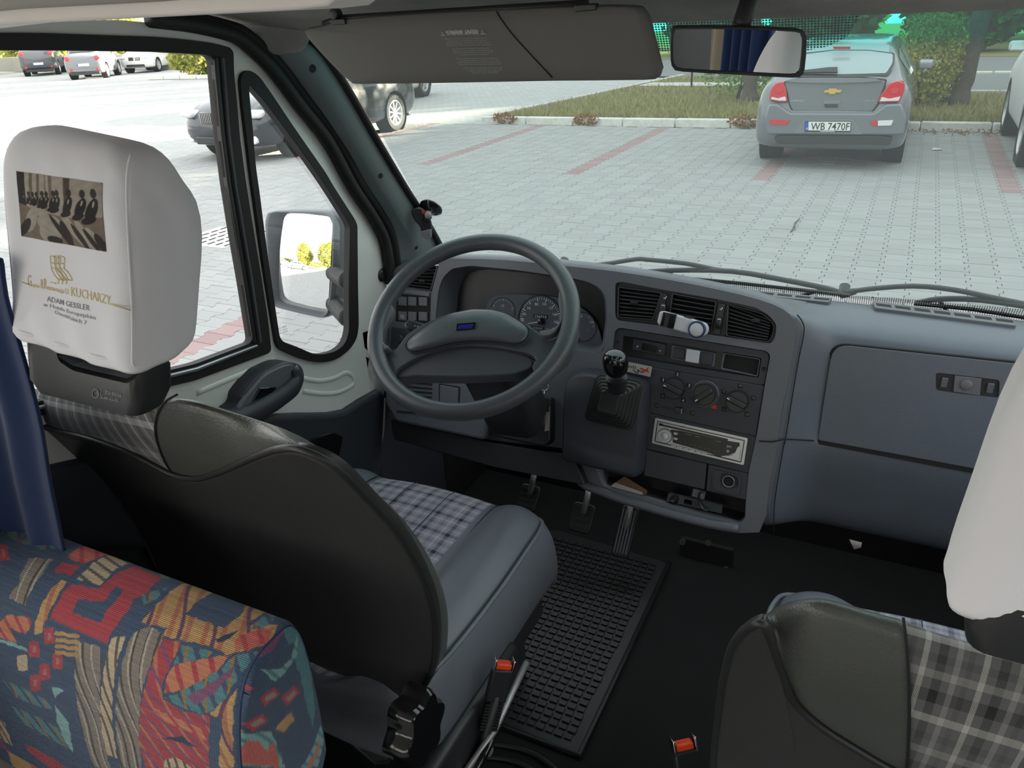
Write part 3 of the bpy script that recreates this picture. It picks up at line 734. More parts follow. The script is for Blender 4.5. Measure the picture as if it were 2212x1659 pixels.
px_text('dial_number', '90', IP, (1252, 685), (1259, 686), 4.8, 'print_white', gf, .003); px_text('dial_unit', '°C', IP, (1267, 714), (1272, 715), 4.5, 'print_dim', gf, .003)
# ---- vents
def vent(nm, poly, slats, mat='black_plastic', depth=.03, tilt=0.0, mid=None, par=dash, pl=DP):
    """poly: four measured corners (top left, top right, bottom right, bottom left) or more with the first two and last two as ends."""
    q = pl.pts(poly); c = sum(q, V()) / len(q)
    f = plate(nm, rnd(q, .004), [rnd([c + (p - c) * .93 for p in q], .004)], pl.n, depth, mat, par, .0015, 2, .002)
    plate('vent_throat', [c + (p - c) * .95 for p in q], [], pl.n, .003, 'black_matte', f, 0, 2, -.024)
    TL, TR, BR, BL = q[0], q[1], q[-2] if len(q) > 4 else q[2], q[-1]
    if len(q) > 4: TL, TR, BR, BL = q[0], q[len(q) // 2 - 1], q[-2], q[-1]
    for k in range(slats):
        t = (k + .6) / slats
        a = TL.lerp(BL, t); b_ = TR.lerp(BR, t); a, b_ = a.lerp(b_, .035), b_.lerp(a, .035)
        d = (b_ - a).normalized(); w = pl.n.cross(d); L = (b_ - a).length
        n2 = (pl.n * math.cos(.5) + w * math.sin(.5)); w2 = n2.cross(d)
        box('slat', (a + b_) / 2 - pl.n * .008, (L, .0030, .016), mat, f, .0008, (d, w2, n2), 1)
    if mid:
        box('vent_thumb', pl.at(*mid, .001), (.016, .005, .006), mat, f, .001)
    return f
plate('vent_surround', DP.pts(ven, 0), [], DP.n, .004, 'black_matte', dash, 0, 2, -.034)
plate('vent_fascia', rnd(DP.pts([(a, b_) for a, b_ in ven]), .004), [rnd(DP.pts(p), .002) for p in ([(1336, 621), (1430, 634), (1412, 691), (1335, 685)], [(1453, 635), (1548, 653), (1537, 716), (1442, 702)], [(1572, 658), (1646, 679), (1665, 693), (1671, 706), (1668, 724), (1659, 739), (1566, 725)])], DP.n, .02, 'black_plastic', dash, .002, 2, -.006)
vent('air_vent', [(1335, 619), (1431, 632), (1412, 692), (1333, 686)], 8, mid=(1370, 655))
vent('air_vent', [(1452, 633), (1549, 651), (1538, 717), (1441, 703)], 7)
vent('air_vent', [(1571, 656), (1612, 667), (1647, 677), (1668, 694), (1674, 706), (1670, 724), (1661, 741), (1566, 726)], 8, mid=(1632, 693))
vent('air_vent', [(872, 580), (947, 573), (932, 628), (868, 619)], 7, mid=(912, 606), depth=.03)
for a, b_, m1, m2 in (((1434, 633), (1421, 690), (1437, 643), (1432, 668)), ((1560, 655), (1548, 722), (1558, 667), (1553, 698))):
    w = 7
    s = plate('vent_slider', rnd(DP.pts([(a[0] - w, a[1]), (a[0] + w, a[1] + 2.5), (b_[0] + w, b_[1] + 2.5), (b_[0] - w, b_[1])]), .002), [], DP.n, .01, 'black_plastic', dash, .001, 2, .0015)
    tube('thumb_wheel', DP.pts([(m2[0] + 1, m2[1] - 12), (m2[0], m2[1]), (m2[0] - 1, m2[1] + 12)], .003), .006, 'black_plastic', s, 10)
    tube('flow_mark', DP.pts([(m1[0] - 3, m1[1]), (m1[0], m1[1] + 3), (m1[0] + 3, m1[1] - 3)], .0025), .0008, 'print_white', s, 5)
    box('slider_mark', DP.at(m2[0] + .5, m2[1] - 8, .0092), (.006, .0008, .0015), 'print_white', s, 0)
# ---- switch and clock panel
SPn = DP.shift(-.004)
p1 = [(1328, 716), (1338, 709), (1654, 759), (1662, 768), (1651, 833), (1409, 793), (1320, 778)]
sw = plate('switch_panel', rnd(SPn.pts(p1), .008), [rnd(SPn.pts(p), .003) for p in (z8((392, 442), (1190, 572), (1172, 684), (1135, 680), (560, 590), (380, 560)),)], DP.n, .02, 'console_plastic', dash, .003, 2)
plate('panel_floor', SPn.pts([(1335, 715), (1655, 765), (1645, 825), (1330, 775)]), [], DP.n, .004, 'black_plastic', sw, 0, 2, -.012)
plate('clock_bezel', rnd(SPn.pts(zD((350, 800), (720, 866), (702, 1000), (335, 930))), .003), [], DP.n, .01, 'console_plastic', sw, .001, 2, -.006)
plate('clock_display', SPn.pts(zD((450, 852), (622, 888), (612, 962), (445, 930))), [], DP.n, .002, 'display_dark', sw, 0, 2, -.0045)
for a in zD((408, 888), (666, 935)): lathe('clock_button', SPn.at(*a, -.006), DP.n, [(.0018, 0), (.0016, .003), (.0002, .003)], 'print_dim', sw, 10)
plate('switch_bezel', rnd(SPn.pts(zD((790, 876), (1290, 966), (1268, 1124), (776, 1032))), .003), [], DP.n, .01, 'switch_grey', sw, .001, 2, -.006)
for l, mt, nm in ((zD((815, 894), (945, 918), (930, 1040), (800, 1014)), 'console_plastic', 'rocker_switch'), (zD((963, 914), (1117, 938), (1102, 1084), (948, 1058)), 'white_plastic', 'rocker_switch'), (zD((1132, 950), (1267, 976), (1250, 1110), (1115, 1086)), 'console_plastic', 'rocker_switch')):
    q = plate(nm, rnd(SPn.pts(l), .003), [], DP.n, .012, mt, sw, .002, 3, .002)
    if mt == 'white_plastic': q['label'] = 'pale pinkish switch cap'
plate('pocket', rnd(SPn.pts(zD((1380, 960), (1806, 1030), (1772, 1238), (1345, 1150))), .004), [rnd(SPn.pts(zD((1396, 975), (1790, 1042), (1760, 1222), (1362, 1138))), .003)], DP.n, .012, 'switch_grey', sw, .001, 2, -.003)
plate('pocket_back', SPn.pts(zD((1380, 960), (1806, 1030), (1772, 1238), (1345, 1150))), [], DP.n, .002, 'black_matte', sw, 0, 2, -.0115)
for a in ((1334, 740), (1650, 797)): lathe('screw', SPn.at(*a), DP.n, [(.0042, -.002), (.0042, .0008), (.003, .0002), (.0005, .0002)], 'black_matte', sw, 16)
# ---- heater controls
HPn = DP.shift(-.002)
hc = plate('heater_panel', rnd(HPn.pts([(1322, 779), (1409, 794), (1651, 834), (1633, 944), (1404, 893), (1318, 875)]), .003), [], DP.n, .02, 'console_plastic', dash, .002, 2)
def knob(cx_, cy_, rpx, mark, ring=False):
    c = HPn.at(cx_, cy_); r = (HPn.at(cx_ + rpx, cy_) - c).length
    if ring: lathe('knob_ring', c, DP.n, [(r * 1.26, 0), (r * 1.26, .003), (r * 1.2, .004), (r * 1.12, .002)], 'switch_grey', hc, 40)
    k = lathe('control_knob', c, DP.n, [(r, 0), (r, .010), (r * .92, .013), (r * .3, .013), (.0005, .013)], 'black_plastic', hc, 40)
    m_ = HPn.at(*mark); d = (m_ - c); d -= DP.n * d.dot(DP.n); d.normalize(); s = DP.n.cross(d)
    box('knob_grip', c + DP.n * .016, (r * 1.86, r * .52, .010), 'black_plastic', k, .003, (d, s, DP.n), 3)
    box('knob_mark', c + d * r * .78 + DP.n * .0212, (r * .26, r * .10, .001), 'print_white', k, 0, (d, s, DP.n))
knob(1458, 838, 23, (1442, 830)); knob(1524, 851, 24, (1509, 861), True); knob(1594, 866, 24, (1577, 857))
def icon(px_, py_, s_, mat='print_dim'):
    q = plate('control_mark', rnd(HPn.pts([(px_ - 5, py_ - 5.5), (px_ + 5, py_ - 4), (px_ + 4.5, py_ + 5.5), (px_ - 5.5, py_ + 4)]), .0008), [], DP.n, .001, 'black_matte', hc, 0, 2, .0006)
    if s_: px_text('mark_print', s_, HPn, (px_ - 2, py_ + 3), (px_ + (2 if len(s_) == 1 else 3.5), py_ + 3.6), 6.2, mat, q, .0012, bold=.01)
    return q
for (a, b_), s_ in zip(zH((384, 128), (238, 185), (500, 239), (440, 390)), '2134'): icon(a, b_, s_, 'print_white')
def sketch(a, b_, strokes, r=.00035):
    q = icon(a, b_, None); pl_ = HPn.shift(.0014)
    for l in strokes: tube('mark_stroke', pl_.pts([(a + x, b_ + y) for x, y in l]), r, 'print_dim', q, 4)
SEAT_ = [(-1.5, -3), (-1.5, 0), (1, .8), (1, 3)]
for (a, b_), st_ in zip(zH((1010, 248), (848, 308), (1140, 368), (848, 477)), ([SEAT_, [(3, -3), (.5, -2)], [(3.4, -1), (1, -.5)]], [SEAT_, [(3, -3), (.5, -2)]], [SEAT_, [(3, 0), (1.5, 2.5)], [(3, -3), (.5, -2)]], [SEAT_, [(3, .5), (1.5, 3)]])): sketch(a, b_, st_)
for a, b_ in zH((238, 348)): sketch(a, b_, [[(0, 0), (0, -3)], [(0, 0), (2.6, 1.5)], [(0, 0), (-2.6, 1.5)]], .0006)
for a, b_ in zH((1078, 530), (180, 440), (535, 518)): sketch(a, b_, [[(-3, 1), (-3, -1), (-1, -2), (2, -1.6), (3, 0), (2.6, 2), (-3, 1)]])
for (a, b_), mt in zip(zH((540, 408), (748, 455)), ('dull_blue', 'red_print')):
    plate('temperature_mark', rnd(HPn.pts([(a - 5.5, b_ - 6), (a + 6, b_ - 3), (a + 5.5, b_ + 4.5), (a - 6, b_ + 3)]), .0008), [], DP.n, .001, mt, hc, 0, 2, .0008)
plate('slider_slot', HPn.pts(zH((222, 440), (498, 498), (494, 522), (220, 462))), [], DP.n, .001, 'display_dark', hc, 0, 2, .0005)
box('slider_knob', HPn.at(*zH((398, 486))[0], .004), (.016, .010, .008), 'black_plastic', hc, .001, (IX, DP.n.cross(IX), DP.n))
box('slider_mark', HPn.at(*zH((428, 498))[0], .006), (.0012, .010, .006), 'print_dim', hc, 0, (IX, DP.n.cross(IX), DP.n))
# ---- lower console: drawer, lighter socket, open tray
plate('console_face', rnd(HPn.pts([(1404, 893), (1633, 944), (1617, 1022), (1528, 1001), (1391, 968), (1385, 960)]), .002), [rnd(HPn.pts([(1416, 902), (1615, 946), (1607, 1003), (1409, 956)]), .003)], DP.n, .02, 'console_plastic', dash, .002, 2, -.001)
plate('blank_drawer', rnd(HPn.pts([(1396, 971), (1527, 1002), (1522, 1058), (1391, 1027)]), .002), [], DP.n, .03, 'console_plastic', dash, .002, 2, .001)
lp = plate('lighter_panel', rnd(HPn.pts([(1530, 1003), (1617, 1023), (1612, 1080), (1525, 1060)]), .002), [], DP.n, .03, 'console_plastic', dash, .002, 2, .001)
q = HPn.at(1575, 1038)
cup_ = resample(rnd(HPn.pts([(1540, 1012), (1603, 1028), (1598, 1074), (1536, 1058)]), .01), 40, True)
ring2 = []
for p in cup_:
    d = (p - q); d -= DP.n * d.dot(DP.n); ring2.append(q + d.normalized() * .0155 + DP.n * .001)
loft('lighter_bowl', [[p + DP.n * .0035 for p in cup_], [p.lerp(r_, .5) + DP.n * .0045 for p, r_ in zip(cup_, ring2)], [r_ + DP.n * .0012 for r_ in ring2]], 'console_plastic', lp, True, (False, False), True)
lathe('lighter_socket', q, DP.n, [(.0125, .004), (.0118, .007), (.0105, .0065), (.0098, .002), (.0005, .002)], 'black_matte', lp, 28)
tube('socket_rim', [q + DP.n * .0075 + (IX * math.cos(t) + DP.n.cross(IX) * math.sin(t)) * .0112 for t in [2 * PI * k / 32 for k in range(32)]], .0009, 'steel', lp, 6, True)
TY = DP.shift(-.05)
plate('tray_back', TY.pts([(1270, 985), (1620, 1060), (1620, 1140), (1280, 1060)]), [], DP.n, .004, 'black_matte', dash)
tf = DP.pts([(1290, 1046), (1600, 1133)], -.004) ; tbk = [p + V((0, .09, -.006)) for p in tf]
mesh('tray_floor', [tf[0], tf[1], tbk[1], tbk[0]], [(0, 1, 2, 3)], 'black_matte', dash)
# ---- gear housing standing out of the console
gh_px = [(1234, 835), (1242, 808), (1258, 796), (1284, 794), (1396, 818), (1408, 832), (1405, 889), (1391, 1024), (1230, 984)]
gh0 = resample(rnd(DP.pts(gh_px, -.002), .008), 72, True); cg = sum(gh0, V()) / 72
gh1 = [cg + (p - cg) * .985 + DP.n * .035 for p in gh0]; gh2 = [cg + (p - cg) * .955 + DP.n * .052 for p in gh0]; gh3 = [cg + (p - cg) * .90 + DP.n * .058 for p in gh0]
gho = loft('gear_housing', [gh0, gh1, gh2, gh3], 'console_plastic', dash, True, (False, True), True); gho.data.set_sharp_from_angle(angle=math.radians(50))
tube('console_lip', smooth_path(DP.pts([(1232, 986), (1240, 1012), (1258, 1044), (1300, 1062), (1350, 1080), (1450, 1110), (1536, 1132), (1596, 1142)], .002), 4), .010, 'dash_plastic', dash, 10)
# ---- left bank of switches, lamp levelling knob, lower grilles
for cx_ in (872, 893, 916):
    for cy_ in (650, 682):
        k = (cx_ - 872) * .02
        b_ = plate('push_switch', rnd(DP.pts([(cx_ - 9, cy_ - 10 + k), (cx_ + 9, cy_ - 8.5 + k), (cx_ + 9, cy_ + 10.5 + k), (cx_ - 9, cy_ + 9 + k)]), .0015), [], DP.n, .012, 'switch_grey', dash, .0012, 2, .006)
        if (cx_, cy_) == (872, 682): px_text('fog_symbol', 'O‡', DP, (868, 686), (877, 687), 7, 'print_white', b_, .0068)
plate('switch_bay', rnd(DP.pts([(858, 634), (930, 641), (928, 700), (856, 694)]), .002), [], DP.n, .004, 'black_matte', dash, 0, 2, .002)
plate('bay_trim', rnd(DP.pts([(876, 624), (930, 632), (929, 640), (872, 632)]), .001), [], DP.n, .006, 'dash_plastic', dash, .001, 2, .006)
lv = plate('levelling_panel', rnd(DP.pts([(847, 706), (920, 716), (918, 765), (843, 752)]), .003), [], DP.n, .004, 'console_plastic', dash, .001, 2, .003)
lathe('levelling_knob', DP.at(866, 731, .003), DP.n, [(.013, 0), (.012, .010), (.010, .013), (.0005, .013)], 'black_plastic', lv, 24)
KP = Plane((0, 1.338, 1.17), (0, -1, 0.42))
kn = plate('knee_panel', rnd(KP.pts([(838, 800), (1010, 815), (1045, 860), (1060, 905), (1050, 950), (860, 910), (838, 872)]), .01), [], KP.n, .03, 'dash_plastic', dash, .008, 3, .012)
for k in range(9):
    y = 817 + k * 9.2
    L0 = KP.at(858, y - 2, .0125); L1 = KP.at(934 - k * .3, y + 4.5, .0125); d = (L1 - L0).normalized()
    if k not in (7,): box('grille_slot', (L0 + L1) / 2, ((L1 - L0).length, .0042, .002), 'black_matte', kn, 0, (d, KP.n.cross(d), KP.n))
fb = plate('fuse_cover', rnd(KP.pts([(957, 831), (997, 838), (995, 900), (956, 893)]), .003), [], KP.n, .006, 'dash_plastic', kn, .0015, 2, .015)
plate('fuse_gap', rnd(KP.pts([(954.5, 828), (999.5, 835), (997.5, 903), (953.5, 896)]), .003), [], KP.n, .003, 'black_matte', kn, 0, 2, .0132)
plate('lower_panel', rnd(KP.pts([(1040, 905), (1060, 850), (1192, 858), (1190, 955), (1176, 965), (1070, 942)]), .008), [], KP.n, .03, 'black_plastic', dash, .004, 2, .004)
plate('lower_rail', rnd(KP.pts([(838, 905), (1062, 958), (1235, 985), (1260, 1050), (1060, 1010), (845, 950)]), .006), [], KP.n, .05, 'black_plastic', dash, .006, 2, -.01)
# ---- items on and in the dashboard
rad_pl = HPn.shift(.001)
rd = thing('car_radio', 'silver framed car radio with a round dial in the centre console', 'radio', tuple(rad_pl.at(1510, 955)))
def rp(nm, l, mat, depth, front, bev=.001, r=.002, par=None, holes=()):
    return plate(nm, rnd(rad_pl.pts(zH(*l)), r), [rnd(rad_pl.pts(zH(*h)), r * .8) for h in holes], DP.n, depth, mat, par or rd, bev, 2, front)
rp('surround', [(168, 560), (1088, 764), (1048, 1032), (134, 812)], 'silver', .02, .004, .002, .003, None, [[(188, 590), (1058, 783), (1022, 1006), (160, 798)]])
fc_ = rp('faceplate', [(190, 594), (1054, 786), (1020, 1003), (163, 796)], 'silver', .02, .003, .0015)
rp('display', [(316, 678), (420, 690), (880, 790), (1010, 810), (1004, 842), (960, 905), (880, 942), (800, 946), (690, 905), (600, 880), (340, 806), (345, 740)], 'display_dark', .003, .0042, .0004, .003, fc_)
rp('disc_slot', [(240, 626), (890, 772), (886, 790), (238, 644)], 'display_dark', .002, .0036, 0, .001, fc_)
rp('eject_button', [(206, 614), (246, 622), (242, 644), (204, 636)], 'black_gloss', .002, .0045, .0004, .0008, fc_)
dc = rad_pl.at(*zH((262, 742))[0], .003)
lathe('volume_dial', dc, DP.n, [(.0155, 0), (.0155, .004), (.014, .0065), (.0085, .0065), (.0078, .0085), (.0005, .009)], 'silver', rd, 36)
for k in range(6):
    a, b_ = zH((325 + k * 62, 822 + k * 15.2))[0]
    plate('preset_button', rnd(rad_pl.pts([(a, b_), (a + 12, b_ + 2.9), (a + 11.4, b_ + 6.6), (a - .6, b_ + 3.6)]), .0012), [], DP.n, .003, 'silver', rd, .0008, 2, .0062)
for l in ([(352, 700), (400, 712), (388, 732), (352, 726)], [(352, 752), (398, 764), (388, 784), (350, 776)]): rp('source_button', l, 'silver', .003, .006, .0008, .0015)
rp('side_wing', [(985, 850), (1004, 842), (1018, 880), (1000, 985), (830, 950), (822, 938), (930, 932), (965, 900)], 'silver', .003, .0055, .0008, .002)
px_text('maker_lettering', 'JVC', rad_pl, zH((880, 850))[0], zH((928, 860))[0], 4.0, 'print_white', rd, .0046, bold=.01)
for a, b_ in (((458, 722), (525, 737)), ((556, 745), (604, 756)), ((758, 792), (818, 806))):
    tube('radio_print', rad_pl.pts(zH(a, b_), .0046), .0004, 'print_dim', rd, 4)
lathe('disc_mark', rad_pl.at(*zH((886, 896))[0], .0042), DP.n, [(.0028, 0), (.0028, .0006), (.0012, .0007), (.0001, .0002)], 'print_dim', rd, 16)
for k in range(9): 
    a = zH((415 + k * 48, 806 + k * 12))[0]; box('radio_tick', rad_pl.at(*a, .0046), (.0022, .0006, .0004), 'print_dim', rd, 0)
st = thing('sticker', 'small white sticker with a red cross, right of the gear knob', 'sticker', tuple(DP.at(1383, 798)))
SK = DP.shift(.0005)
plate('sticker_paper', SK.pts([(1345, 779), (1409, 792), (1405, 814), (1341, 800)]), [], DP.n, .0006, 'sticker_paper', st, 0, 2, .001)
px_text('sticker_lettering', 'Pinti', SK, (1345, 792), (1374, 796.5), 7, 'black_matte', st, .0014)
cx1 = zD((432, 1135), (455, 1128), (492, 1150), (545, 1118), (520, 1150), (545, 1185), (500, 1165), (450, 1190), (470, 1155))
plate('red_cross', SK.pts(cx1), [], DP.n, .0004, 'red_print', st, 0, 2, .0016)
tube('ink_bird', smooth_path(SK.pts(zD((355, 1150), (380, 1170), (395, 1185), (415, 1170), (405, 1150), (425, 1165), (455, 1180)), .0014), 4), .0007, 'black_matte', st, 5)
# gear lever
gz = DP.n
glv = thing('gear_lever', 'gear lever with glossy black knob and pleated rubber gaiter', 'gear lever', tuple(cg + gz * .058))
bq = [cg + 0 * gz for _ in range(4)]
b0 = DP.shift(.058).pts([(1291, 806), (1393, 823), (1366, 930), (1262, 905)])
bc = sum(b0, V()) / 4
up_ = V((0, -.45, .89)).normalized()
kb = CAM + ray(1330, 792).normalized() * ((DP.at(1330, 792) - CAM).length - .135)   # knob centre
ke = CAM + ray(1333, 832).normalized() * ((DP.at(1333, 832) - CAM).length - .110)   # gaiter top
rg = []
N0 = 48
sq = resample(rnd(b0, .012), N0, True)
for k in range(6):
    f0 = 1 - k * .115; f1 = f0 - .055
    h0 = gz * (.001 + k * .0065); 
    sh = (ke - bc) * (k / 5.0) * .10
    rg.append([bc + sh + (p - bc) * f0 + h0 for p in sq]); rg.append([bc + sh + (p - bc) * (f0 - .006) + h0 + gz * .005 for p in sq]); rg.append([bc + sh + (p - bc) * f1 + h0 + gz * .004 for p in sq])
last = rg[-1]; lc = sum(last, V()) / N0
for k in range(1, 7):
    t = k / 6; c_ = lc.lerp(ke, t); s_ = (1 - t) ** 1.15
    rg.append([c_ + (p - lc) * (.36 + .64 * s_) for p in last])
loft('gaiter', rg, 'black_rubber', glv, True, (False, True), True)
kd = (kb - ke).normalized()
lathe('collar', ke - kd * .01, kd, [(.018, 0), (.0185, .012), (.020, .022), (.021, .030)], 'black_plastic', glv, 28)
kx = V((1, 0, 0)); kx = (kx - kd * kx.dot(kd)).normalized(); ky = kd.cross(kx)
kr = []
hgt = (kb - ke).length
for h, rx, ry in ((-.018, .016, .015), (-.012, .0215, .020), (.0, .0245, .022), (.012, .0255, .0225), (.022, .0245, .0215), (.030, .0205, .018), (.034, .0135, .012), (.0352, .004, .004)):
    kr.append([kb + kd * h + kx * rx * math.cos(t) + ky * ry * math.sin(t) for t in [2 * PI * i / 32 for i in range(32)]])
loft('gear_knob', kr, 'black_gloss', glv, True, (True, True), True, 1)
KT = Plane(kb + kd * .0355 + V((0, -.004, 0)), (kd + V((0, -.55, 0.0))).normalized()).shift(.0012)
for l in (zD((120, 1030), (210, 1048)), zD((118, 1006), (112, 1058)), zD((168, 1012), (158, 1068)), zD((214, 1026), (206, 1082))):
    tube('shift_pattern', KT.pts(l), .00028, 'print_dim', glv, 5)
for s_, a in zip('135246', zD((108, 1000), (172, 1022), (232, 1040), (84, 1078), (148, 1088), (206, 1104))): px_text('shift_number', s_, KT, a, (a[0] + 3, a[1] + .5), 4.5, 'print_dim', glv, .0006)
# phone clamp on the middle vent
ph = thing('phone_holder', 'white and black phone clamp hanging on the middle air vent', 'phone holder', tuple(DP.at(1475, 700)))
PHP = DP.shift(.028)
plate('clamp_body', rnd(PHP.pts(zD((655, 490), (700, 486), (1110, 600), (1185, 625), (1215, 680), (1195, 750), (1140, 775), (1060, 765), (650, 650), (625, 610))), [.006, .006, .01, .01, .01, .01, .01, .01, .006, .006]), [], DP.n, .012, 'white_plastic', ph, .003, 3)
plate('rubber_pad', PHP.pts(zD((700, 492), (855, 526), (815, 690), (662, 652))), [], DP.n, .004, 'black_gloss', ph, .001, 2, .0015)
plate('pad_strip', PHP.pts(zD((735, 500), (780, 510), (745, 672), (700, 662))), [], DP.n, .002, 'black_plastic', ph, 0, 2, .0022)
q = PHP.at(*zD((1085, 692))[0])
lathe('dial_ring', q, DP.n, [(.0165, -.002), (.0165, .006), (.015, .0075), (.0135, .0065)], 'dull_blue', ph, 32)
lathe('dial_cap', q, DP.n, [(.0138, 0), (.0138, .006), (.012, .0072), (.0005, .0075)], 'white_plastic', ph, 32)
box('vent_clip', DP.at(1488, 690, .012), (.018, .012, .03), 'black_plastic', ph, .002, (IX, DP.n.cross(IX), DP.n))
# what lies in the tray
tz = thing('folded_leaflet', 'brown folded leaflet lying in the open console tray', 'leaflet', tuple(DP.at(1375, 1060, -.02)))
plate('leaflet_sheet', DP.pts(z8((320, 1305), (400, 1255), (530, 1335), (520, 1360)), -.01), [], (0, -.5, 1), .004, 'brown_paper', tz, 0)
plate('leaflet_sheet', DP.pts(z8((320, 1312), (345, 1290), (500, 1345), (505, 1362)), -.006), [], (0, -.5, 1), .003, 'paper', tz, 0)
tt = thing('tool_case', 'clear plastic case holding small fittings in the tray', 'case', tuple(DP.at(1480, 1090, -.012)))
plate('case_shell', rnd(DP.pts(z8((650, 1352), (965, 1425), (960, 1470), (640, 1398)), -.008), .003), [rnd(DP.pts(z8((745, 1385), (790, 1395), (785, 1425), (740, 1415)), -.008), .002)], DP.n, .01, 'car_glass', tt, .002, 2)
lathe('case_roller', DP.at(*z8((688, 1388))[0], -.006), DP.n, [(.009, 0), (.009, .004), (.006, .005), (.004, .003), (.0005, .003)], 'black_gloss', tt, 20)
plate('case_tab', DP.pts(z8((795, 1325), (868, 1345), (858, 1390), (785, 1370)), -.006), [], DP.n, .004, 'switch_grey', tt, .001)
tag(tube('black_cable', smooth_path(DP.pts(z8((868, 1345), (835, 1350), (828, 1390), (850, 1440), (880, 1452)), .0), 5), .0022, 'black_gloss', None, 8), 'black cable looping out of the console tray', 'cable')
# key bunch
kyy = DP.shift(.035)
ky_ = thing('key_bunch', 'two keys hanging on a steel ring below the steering wheel', 'keys', tuple(kyy.at(1176, 834)))
c = kyy.at(1176, 834); tube('key_ring', [c + (IX * math.cos(t) + V((0, .3, .95)) * math.sin(t)) * .0095 for t in [2 * PI * k / 28 for k in range(28)]], .0009, 'chrome', ky_, 6, True)
tube('ring_link', kyy.pts([(1176, 844), (1176, 852), (1175, 862)]), .0012, 'chrome', ky_, 6)
plate('key_head', rnd(kyy.pts(zC((1190, 1178), (1262, 1172), (1264, 1280), (1182, 1270))), .003), [], DP.n, .005, 'black_plastic', ky_, .001)
plate('key_blade', kyy.pts(zC((1205, 1275), (1232, 1280), (1236, 1310), (1226, 1370), (1214, 1385), (1198, 1365), (1204, 1330))), [], DP.n, .002, 'key_metal', ky_, .0004)
plate('key_blade', kyy.pts(zC((1238, 1270), (1268, 1240), (1262, 1420), (1226, 1425))), [], DP.n, .002, 'key_metal', ky_, .0004, 2, -.003)
tag(plate('paper_scrap', PZ(0.90).pts([(1835, 1165), (1862, 1172), (1860, 1182), (1845, 1186)]), [], (0, -.3, 1), .002, 'paper', None), 'tiny white paper tag under the passenger side of the dashboard', 'paper')
# ---- steering wheel
wc = V((-0.6625, 1.129, 1.44)); tl_, yw = 0.9467, 0.13
wa = V((math.cos(yw), math.sin(yw), 0)); wb_ = V((-math.sin(yw) * math.sin(tl_), math.cos(yw) * math.sin(tl_), math.cos(tl_))); wn_ = wa.cross(wb_)
WP = Plane(wc, wn_)
whl = thing('steering_wheel', 'large dark grey two spoked steering wheel with a blue badge', 'steering wheel', tuple(wc))
RW = 0.1835
tube('rim', [wc + (wa * math.cos(t) + wb_ * math.sin(t)) * RW for t in [2 * PI * k / 96 for k in range(96)]], .0160, 'wheel_plastic', whl, 20, True)
WS1 = WP.shift(-.012); WS2 = WP.shift(-.002)
pad = [(190, 775), (230, 722), (400, 602), (520, 548), (700, 515), (850, 518), (960, 548), (1080, 622), (1120, 662), (1108, 720), (1062, 765), (1000, 772), (850, 752), (700, 747), (550, 762), (400, 800), (260, 830), (205, 822)]
spk = [(-15, 860), (-30, 700), (30, 800), (110, 820), (200, 705), (330, 620), (500, 550), (720, 510), (920, 528), (1090, 620), (1190, 690), (1260, 740), (1350, 700), (1400, 620), (1480, 640), (1400, 880), (1200, 1000), (1140, 940), (1165, 890), (1120, 845), (900, 800), (700, 782), (500, 800), (300, 862), (130, 960), (105, 1040), (60, 1010)]
plate('spokes', smooth_path(WS1.pts(zC(*spk)), 3, True), [], wn_, .022, 'wheel_plastic', whl, .008, 4)
# deep hub behind the spokes
hub_px = [(110, 1030), (125, 970), (300, 862), (500, 800), (700, 782), (900, 795), (1110, 850), (1160, 890), (1130, 940), (1000, 985), (650, 1005), (250, 1000)]
hb = resample(rnd(WS1.pts(zC(*hub_px), -.006), .01), 60, True); hcn = sum(hb, V()) / 60
plate('hub', hb, [], wn_, .03, 'wheel_plastic', whl, .008, 3, -.004)
po = resample(rnd(WS2.pts(zC(*pad)), .008), 84, True); pc = sum(po, V()) / 84
rings = [[p - wn_ * .012 for p in po], po, [pc + (p - pc) * .95 + wn_ * .0045 for p in po], [pc + (p - pc) * .75 + wn_ * .009 for p in po], [pc + (p - pc) * .4 + wn_ * .011 for p in po], [pc + (p - pc) * .05 + wn_ * .0115 for p in po]]
loft('horn_pad', rings, 'wheel_plastic', whl, True, (False, True), True)
pg_ = [p + wn_ * .0005 for p in po]; tube('pad_groove', pg_, .0011, 'black_matte', whl, 6, True)
bd = WP.shift(.0116)
bdg = plate('badge', rnd(bd.pts(zC((570, 615), (725, 603), (715, 655), (565, 670))), .003), [], wn_, .006, 'black_gloss', whl, .001)
plate('badge_field', bd.pts(zC((590, 634), (700, 624), (690, 650), (582, 660))), [], wn_, .001, 'blue_print', bdg, 0, 2, .0006)
px_text('badge_lettering', 'DUCATO', bd, zC((592, 656))[0], zC((688, 647))[0], 5.2, 'black_gloss', bdg, .0012, shear=.15, bold=.01)
z7 = zz(780, 480, 3.191)
for l in ([(140, 590), (220, 588), (228, 640), (175, 735), (158, 795), (168, 850), (208, 878), (165, 898), (110, 880), (92, 830), (98, 720), (120, 630)], [(1392, 466), (1416, 484), (1422, 560), (1404, 655), (1372, 735), (1322, 788), (1262, 800), (1240, 770), (1330, 752), (1378, 690), (1366, 560), (1372, 490)]):
    plate('thumb_grip', smooth_path(WP.pts(z7(*l), -.004), 3, True), [], wn_, .016, 'switch_grey', whl, .005, 3, .0095)
